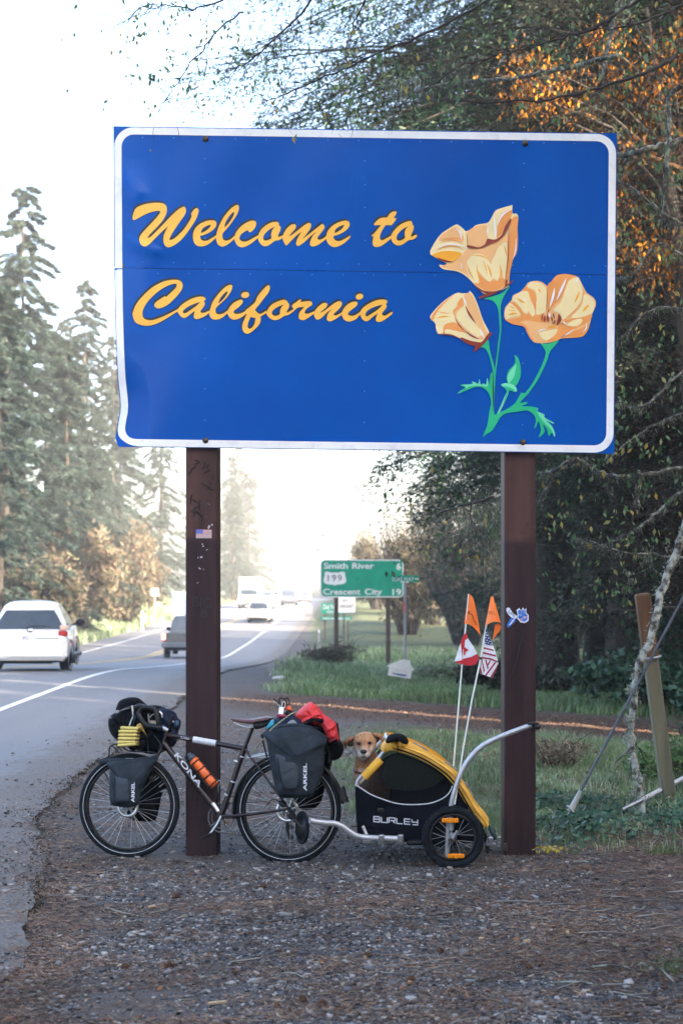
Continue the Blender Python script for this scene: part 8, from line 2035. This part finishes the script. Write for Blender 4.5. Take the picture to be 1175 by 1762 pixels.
def needles():
    g = np.random.default_rng(42)
    n = 240000
    X, Y = frustum_pts(g, n, 5.6, 20)
    # swept into streaks and drifts
    dens = .34 + .55 * vnoise(X * .55, Y * 1.6, 1.6, 31) + .4 * vnoise(X, Y * 2, 4.2, 32) + .55 * sstep(.2, 2.4, X - .5 * (9.0 - np.minimum(Y, 9.0)))
    edge = np.exp(-((X - road_edge(Y) - .12) / .22) ** 2)
    keep = (g.random(n) < np.clip(dens + edge * .9, .03, 1)) & (X > road_edge(Y) - 1.6 * g.random(n) ** 5) & (g.random(n) > grass_amount(X, Y) * .75)
    X, Y = X[keep], Y[keep]; n = len(X)
    a = g.normal(0, .9, n); l = g.uniform(.010, .034, n) * (1 + .03 * Y); w = g.uniform(.0009, .0021, n) * (1 + .05 * Y)
    A = np.stack([np.cos(a), np.sin(a), g.normal(0, .16, n)], -1) * l[:, None]
    W = np.stack([-np.sin(a), np.cos(a), g.normal(0, .3, n)], -1) * w[:, None]
    C = np.stack([X, Y, zg(X, Y) + g.uniform(.004, .016, n) + .012 * (X < road_edge(Y))], -1)
    V, Fa = cards(C, A, W)
    m = leaf_mat('fallen_needles', [(.030, .020, .017), (.085, .048, .034), (.16, .085, .055), (.26, .15, .095), (.19, .15, .11), (.38, .27, .18)], .1, .8, .5)
    tag(fast('needle_litter', V, Fa, m), kind='stuff')
    # dead leaves, bark flakes and lichen scraps
    n = 5200
    X, Y = frustum_pts(g, n, 5.6, 19)
    keep = (X > road_edge(Y) - .1) & (g.random(n) < .35 + .65 * sstep(-.6, 1.8, X - .4 * (9 - np.minimum(Y, 9))))
    X, Y = X[keep], Y[keep]; n = len(X)
    a = g.random(n) * 6.28; l = g.uniform(.008, .026, n)
    A = np.stack([np.cos(a), np.sin(a), g.normal(0, .25, n)], -1) * l[:, None]; W = np.stack([-np.sin(a), np.cos(a), g.normal(0, .35, n)], -1) * (l * g.uniform(.3, .6, n))[:, None]
    V, Fa = cards(np.stack([X, Y, zg(X, Y) + .012], -1), A, W)
    m = leaf_mat('fallen_leaves', [(.035, .022, .018), (.10, .045, .025), (.24, .10, .04), (.16, .15, .11), (.34, .30, .22), (.07, .05, .04)], .1, .8, .3)
    tag(fast('leaf_litter', V, Fa, m), kind='stuff')
    # brown leaves added on the dirt track to brighten its sun streak
    n = 4200; t_ = g.uniform(-3.2, 5.5, n); w_ = g.normal(0, .75, n); X = TR_A[0] + TR_D[0] * t_ + .668 * w_; Y = TR_A[1] + TR_D[1] * t_ + .744 * w_
    A = unit(g.normal(0, 1, (n, 3)) * [1, 1, .7]) * g.uniform(.006, .020, (n, 1)); W = unit(np.cross(A, g.normal(0, 1, (n, 3)))) * g.uniform(.004, .011, (n, 1))
    V, Fa = cards(np.stack([X, Y, zg(X, Y) + .010 + .015 * (X < road_edge(Y))], -1), A, W)
    tag(fast('track_litter', V, Fa, leaf_mat('track_leaves', [(.05, .030, .022), (.11, .06, .038), (.19, .10, .06), (.09, .075, .06), (.26, .15, .09)], .1, .85, .3)), kind='stuff')
    # twigs
    n = 1500
    X, Y = frustum_pts(g, n, 5.6, 17); keep = (X > road_edge(Y)) & (g.random(n) < .3 + .7 * sstep(-.5, 1.8, X)); X, Y = X[keep], Y[keep]; n = len(X)
    a = g.normal(0, .6, n); l = np.exp(g.normal(np.log(.05), .6, n))
    P0 = np.stack([X, Y, zg(X, Y) + .010], -1); d = np.stack([np.cos(a), np.sin(a), np.zeros(n)], -1)
    P1 = P0 + d * l[:, None] + g.normal(0, .006, (n, 3)); P2 = P1 + (d + g.normal(0, .25, (n, 3)) * [1, 1, .1]) * l[:, None] * .9
    r = .0016 + .022 * l
    V, Fa = merge(sticks(P0, P1, r, r * .9, 4), sticks(P1, P2, r * .9, r * .4, 4))
    m = leaf_mat('fallen_twigs', [(.05, .038, .033), (.12, .095, .08), (.26, .25, .22), (.09, .06, .045)], 0, .85, .2)
    tag(fast('twig_litter', V, Fa, m), kind='stuff')
    # dark mossy crumbs along the broken edge of the asphalt
    n = 5000
    Y = g.uniform(6.2, 30, n); X = road_edge(Y) + g.normal(0, .05, n) * (1 + .8 * vnoise(Y, Y * 0, .9, 3))
    keep = vnoise(Y, Y * 0 + 3, 1.3, 8) > .0; X, Y = X[keep], Y[keep]; n = len(X)
    C = np.stack([X, Y, gz(X, Y) + g.uniform(0, .025, n)], -1); A = unit(g.normal(0, 1, (n, 3)) + [0, 0, .5]) * g.uniform(.004, .012, (n, 1)); W = unit(np.cross(A, g.normal(0, 1, (n, 3)))) * g.uniform(.003, .008, (n, 1))
    V, Fa = cards(C, A, W)
    tag(fast('edge_moss', V, Fa, leaf_mat('edge_moss', [(.015, .017, .012), (.03, .032, .02), (.05, .05, .03), (.06, .045, .03)], .1, .9, .4)), kind='stuff')
needles()

def blades(name, X, Y, h, w, mat, seed, lean=.45, zoff=0.0):
    g = np.random.default_rng(seed); n = len(X)
    a = g.random(n) * 6.28; d = np.stack([np.cos(a), np.sin(a), np.zeros(n)], -1); s = np.stack([-np.sin(a), np.cos(a), np.zeros(n)], -1)
    B0 = np.stack([X, Y, zg(X, Y) - .01 + zoff], -1); ln = (lean * g.uniform(.2, 1.6, n) * h)[:, None]
    M1 = B0 + d * ln * .3 + np.stack([0 * h, 0 * h, h * .6], -1); T1 = B0 + d * ln + np.stack([0 * h, 0 * h, h * g.uniform(.75, 1, n)], -1)
    ww = (w * g.uniform(.6, 1.2, n))[:, None]
    V = np.stack([B0 - s * ww, B0 + s * ww, M1 + s * ww * .8, M1 - s * ww * .8, T1 + s * ww * .15, T1 - s * ww * .15], 1).reshape(-1, 3)
    b = np.arange(n)[:, None] * 6
    Fa = np.concatenate([b + np.array([[0, 1, 2, 3]]), b + np.array([[3, 2, 4, 5]])], 1).reshape(-1, 4)
    return tag(fast(name, V, Fa, MAT[mat]), kind='stuff')
def grass():
    g = np.random.default_rng(51)
    n = 120000
    X = g.uniform(-1.2, 4.6, n); Y = g.uniform(9.8, 17.6, n)
    keep = (g.random(n) < grass_amount(X, Y) * np.clip(.55 + .7 * vnoise(X, Y, 1.7, 61) + .4 * vnoise(X, Y, 5, 62), .05, 1)) & (X < Y * .245 + .2)
    X, Y = X[keep], Y[keep]
    h = (.055 + .05 * np.clip(vnoise(X, Y, 1.2, 63) + .3, 0, 1) + .03 * g.random(len(X))) * (1 + .5 * sstep(1.8, 3.2, X))
    pale = g.random(len(X)) < .5 + .3 * vnoise(X, Y, .9, 64)
    blades('grass', X[pale], Y[pale], h[pale], .0035, 'frost_grass', 1, .7)
    blades('grass', X[~pale], Y[~pale], h[~pale] * 1.1, .0035, 'grass', 2, .6)
    n = 90000
    X = g.uniform(-2, 9, n); Y = 1 / (1 / 20 + (1 / 60 - 1 / 20) * g.random(n))
    keep = (g.random(n) < grass_amount(X, Y)) & (track_d(X, Y) > 1.3) & (X < Y * .26 + .5) ; X, Y = X[keep], Y[keep]
    h = (.12 + .13 * g.random(len(X)) + .12 * np.clip(vnoise(X, Y, .5, 66), 0, 1)) * np.where(Y > 30, 1.3, .8)
    pale = g.random(len(X)) < .42 + .4 * vnoise(X, Y, .4, 67)
    blades('grass', X[pale], Y[pale], h[pale], .0002 * Y[pale] + .003, 'frost_grass', 3, .7)
    blades('grass', X[~pale], Y[~pale], h[~pale], .0002 * Y[~pale] + .003, 'grass', 4, .6)
    n = 50000
    X = g.uniform(-19, -13.6, n); Y = 1 / (1 / 45 + (1 / 150 - 1 / 45) * g.random(n))
    blades('grass', X, Y, .25 + .35 * g.random(n), .0003 * Y + .004, 'frost_grass', 5, .7)
    # dead stalks and broad low leaves among the grass
    n = 5200; X = g.uniform(-1.2, 6.5, n); Y = 1 / (1 / 10.2 + (1 / 34 - 1 / 10.2) * g.random(n)); keep = (g.random(n) < grass_amount(X, Y) * np.clip(.4 + vnoise(X, Y, 1.1, 81), .03, 1)); X, Y = X[keep], Y[keep]; n = len(X)
    blades('weeds', X, Y, g.uniform(.08, .34, n), .0028, 'dry_stalk', 8, .5)
    n = 9000; X = g.uniform(-1.2, 5.5, n); Y = g.uniform(10.2, 17.5, n); keep = g.random(n) < np.clip(grass_amount(X, Y) + .12, 0, 1) * np.clip(.3 + .8 * vnoise(X, Y, 1.9, 82), .05, 1); X, Y = X[keep], Y[keep]; n = len(X)
    nr = unit(g.normal(0, .5, (n, 3)) + [0, -.2, 1]); A = unit(np.cross(nr, g.normal(0, 1, (n, 3)))); W = np.cross(nr, A); k = g.uniform(.5, 1.5, (n, 1))
    V, Fa = cards(np.stack([X, Y, zg(X, Y) + g.uniform(.01, .07, n)], -1), A * .022 * k, W * .012 * k)
    tag(fast('weeds', V, Fa, leaf_mat('low_weed_leaves', [(.04, .07, .03), (.08, .12, .05), (.20, .10, .04), (.12, .06, .03), (.22, .22, .15)], .2)), kind='stuff')
    # a bright tuft at the lower right edge and sparse tufts on the gravel
    X = []; Y = []; H = []
    for cx, cy, r, m in ((1.72, 6.95, .20, 420), (1.95, 7.2, .22, 420), (2.55, 9.3, .12, 120), (2.42, 9.55, .10, 110), (2.25, 9.9, .12, 120), (2.62, 8.6, .14, 140), (1.62, 9.95, .06, 40)):
        a = g.random(m) * 6.28; q = r * np.sqrt(g.random(m)) * g.uniform(.6, 1.4, m); X.append(cx + q * np.cos(a)); Y.append(cy + q * np.sin(a) * .8); H.append(g.uniform(.02, .075, m) * (1.3 if m < 200 else .8))
    X, Y, H = map(np.concatenate, (X, Y, H)); blades('grass', X, Y, H, .0024, 'bright_grass', 6, .8)
MAT['bright_grass'] = leaf_mat('bright_grass_blades', [(.05, .10, .03), (.09, .17, .04), (.14, .22, .07), (.20, .22, .10)], .3, .6, .4)
grass()
def ivy():
    """glossy ground cover at the foot of the leaning post and the right sign post"""
    g = np.random.default_rng(71)
    n = 9000
    X = g.uniform(1.35, 3.4, n); Y = g.uniform(10.0, 12.6, n)
    d = sstep(10.15, 10.7, Y + .2 * vnoise(X, Y, 2, 73) - .28 * (X - 2.2)) * np.clip(.55 + .7 * vnoise(X, Y, 2.2, 72) + .25 * (X - 2), .05, 1) * (Y < 12.2 + .3 * (X - 2))
    keep = g.random(n) < d; X, Y = X[keep], Y[keep]; n = len(X)
    hh = (.05 + .12 * np.clip(.6 + vnoise(X, Y, 1.6, 74), 0, 1)) * g.random(n) ** .6
    C = np.stack([X, Y, zg(X, Y) + hh], -1)
    nrm = unit(np.stack([g.normal(0, .5, n), g.normal(-.35, .5, n), np.ones(n)], -1)); A = unit(np.cross(nrm, g.normal(0, 1, (n, 3)))); W = np.cross(nrm, A)
    k = g.uniform(.6, 1.3, (n, 1))
    V, Fa = cards(C, A * .027 * k, W * .018 * k)
    tag(fast('ground_ivy', V, Fa, MAT['salal']), kind='stuff')
    # sparse pale weeds mixed in
    n = 5000; X = g.uniform(1.4, 3.6, n); Y = g.uniform(10.4, 14, n); keep = g.random(n) < np.clip(.35 + .6 * vnoise(X, Y, 2.6, 75), 0, 1); X, Y = X[keep], Y[keep]; n = len(X)
    C = np.stack([X, Y, zg(X, Y) + g.uniform(.02, .26, n) * np.clip(.5 + vnoise(X, Y, 1.3, 76), .1, 1)], -1); A = unit(g.normal(0, 1, (n, 3)) + [0, 0, .3]) * g.uniform(.008, .02, (n, 1)); W = unit(np.cross(A, g.normal(0, 1, (n, 3)))) * g.uniform(.004, .010, (n, 1))
    V, Fa = cards(C, A, W); tag(fast('weeds', V, Fa, MAT['frost_grass']), kind='stuff')
ivy()
# ---- single things on the gravel
def make_litter():
    cone = M('pine_cone', (.13, .065, .035), (.06, .032, .02), 30, rough=.9)
    pale = M('pale_wood_chip', (.42, .30, .17), (.32, .22, .13), 30, rough=.9)
    R = random.Random(8)
    S = [(303, 1544, 'cone', 'brown cone lying on the gravel below the front wheel'), (262, 1562, 'chip', 'pale wood chip on the gravel left of the cones'), (216, 1670, 'cone', 'dark cone near the lower left gravel'), (289, 1668, 'cone', 'dark cone in the gravel beneath the sign post, lower half'),
         (453, 1527, 'cone', 'dark cone below the rear wheel'), (1146 * 0 + 521, 1725, 'cone', 'reddish cone at the bottom middle of the gravel'), (556, 1733, 'cone', 'orange-brown cone near the bottom edge, beside another'), (632, 1648, 'cone', 'orange-brown cone between lower twigs'), (757, 1640, 'cone', 'round brown cone below the trailer wheel'), (906, 1622, 'chip', 'orange wood chip in the middle of the needle litter'), (827, 1620, 'chip', 'white chip of wood among the needles'), (908, 1668, 'cone', 'upright brown cone with a pale base'), (375, 1735, 'chip', 'long tan wood chip near the bottom edge'), (764, 1524, 'cone', 'mustard-brown leaf-like cone under the trailer'), (706, 1690, 'cone', 'small dark cone among the twigs')]
    for u, v, k, lab in S:
        Y = CAMZ * F / (v - HZ); x = P(u, v, Y).x; b = Vector((x, Y, float(zg(x, Y)))); a = R.uniform(0, 3.14)
        t = thing('pine_cone' if k == 'cone' else 'wood_chip', b, lab, 'cone' if k == 'cone' else 'wood chip', 'cones and chips on the gravel')
        ax = Vector((math.cos(a), math.sin(a), .15))
        m = MB()
        if k == 'cone':
            L = R.uniform(.035, .05)
            x_, y_, z_ = basis(ax)
            m.tube([b + z_ * (-L * .5) + Vector((0, 0, .012)), b + z_ * (-L * .2) + Vector((0, 0, .012)), b + z_ * (L * .2) + Vector((0, 0, .012)), b + z_ * (L * .5) + Vector((0, 0, .012))], [.006, .013, .011, .004], 8)
            for i in range(34):
                h = -.45 + .9 * i / 34; q = i * 2.4; rr = .015 * (1 - abs(h) ** 2 * 2.2)
                c = b + Vector((0, 0, .012)) + z_ * (h * L) + (x_ * math.cos(q) + y_ * math.sin(q)) * rr
                m.box(c, (.009, .009, .003), Matrix((x_, y_, z_)).transposed() @ Matrix.Rotation(q, 3, 'Z'))
            m.build('cone', cone, t)
        else:
            L = .09 if 'long' in lab else .05
            m.prism([b + Vector((math.cos(a) * L * px - math.sin(a) * .012 * py, math.sin(a) * L * px * .5 + math.cos(a) * .012 * py, .018 + .003 * px)) for px, py in ((-.5, -.8), (-.2, -1), (.35, -.9), (.5, -.2), (.4, .8), (-.1, 1), (-.48, .7))], (0, 0, -.008)); m.build('chip', pale, t)
    # yellow flowers and a piece of leaf litter by the foot of the right post
    b = gp(P(945, 1466, 9.9).x, 9.9); t = thing('yellow_flowers', b, 'yellow and cream blossoms lying at the foot of the right post', 'flowers')
    g = np.random.default_rng(4); n = 60
    C = np.stack([P(945, 0, 9.9).x + g.normal(0, .055, n), 9.9 + g.normal(0, .03, n), .015 + g.random(n) * .035], -1); A = unit(g.normal(0, 1, (n, 3))) * .016; W = unit(np.cross(A, g.normal(0, 1, (n, 3)))) * .010
    V, Fa = cards(C, A, W); o = fast('petals', V, Fa, leaf_mat('yellow_petals', [(.55, .36, .02), (.62, .50, .05), (.60, .58, .30)], .3), t); o['kind'] = 'stuff'
    for (u0, v0, u1, v1, r, lab) in ((1000 * 0 + 985, 1486, 1026, 1490, .006, 'pale stick lying in front of the ground ivy'), (1003, 1670, 1090, 1668, .007, 'long grey stick on the needle litter at the lower right'), (746, 1577, 830, 1573, .007, 'dark stick lying across the gravel under the trailer'), (950, 1696, 1040, 1703, .006, 'lichen-grey twig among the needles at the bottom right'), (488, 1680, 525, 1690, .005, 'forked pale twig on the gravel below the rear wheel'), (800, 1692, 828, 1704, .005, 'short white twig left of the upright cone'), (1030, 1580, 1080, 1607, .005, 'thin stick at the edge of the right-hand turf')):
        Ya, Yb = CAMZ * F / (v0 - HZ), CAMZ * F / (v1 - HZ); a, c = P(u0, v0, Ya), P(u1, v1, Yb); a.z = float(zg(a.x, a.y)) + .012; c.z = float(zg(c.x, c.y)) + .012
        t = thing('fallen_stick', a, lab, 'stick', 'sticks on the ground'); m = MB(); mid = (a + c) / 2 + Vector((0, .015, .01)); m.tube([a, a.lerp(mid, .5) + Vector((0, -.008, .003)), mid, mid.lerp(c, .5) + Vector((0, .01, 0)), c], [r, r, r * .9, r * .8, r * .4], 6); m.tube([mid, mid + Vector((.03, .03, .01))], [r * .6, r * .3], 5); m.build('stick', MAT['grey_bark'], t)
make_litter()
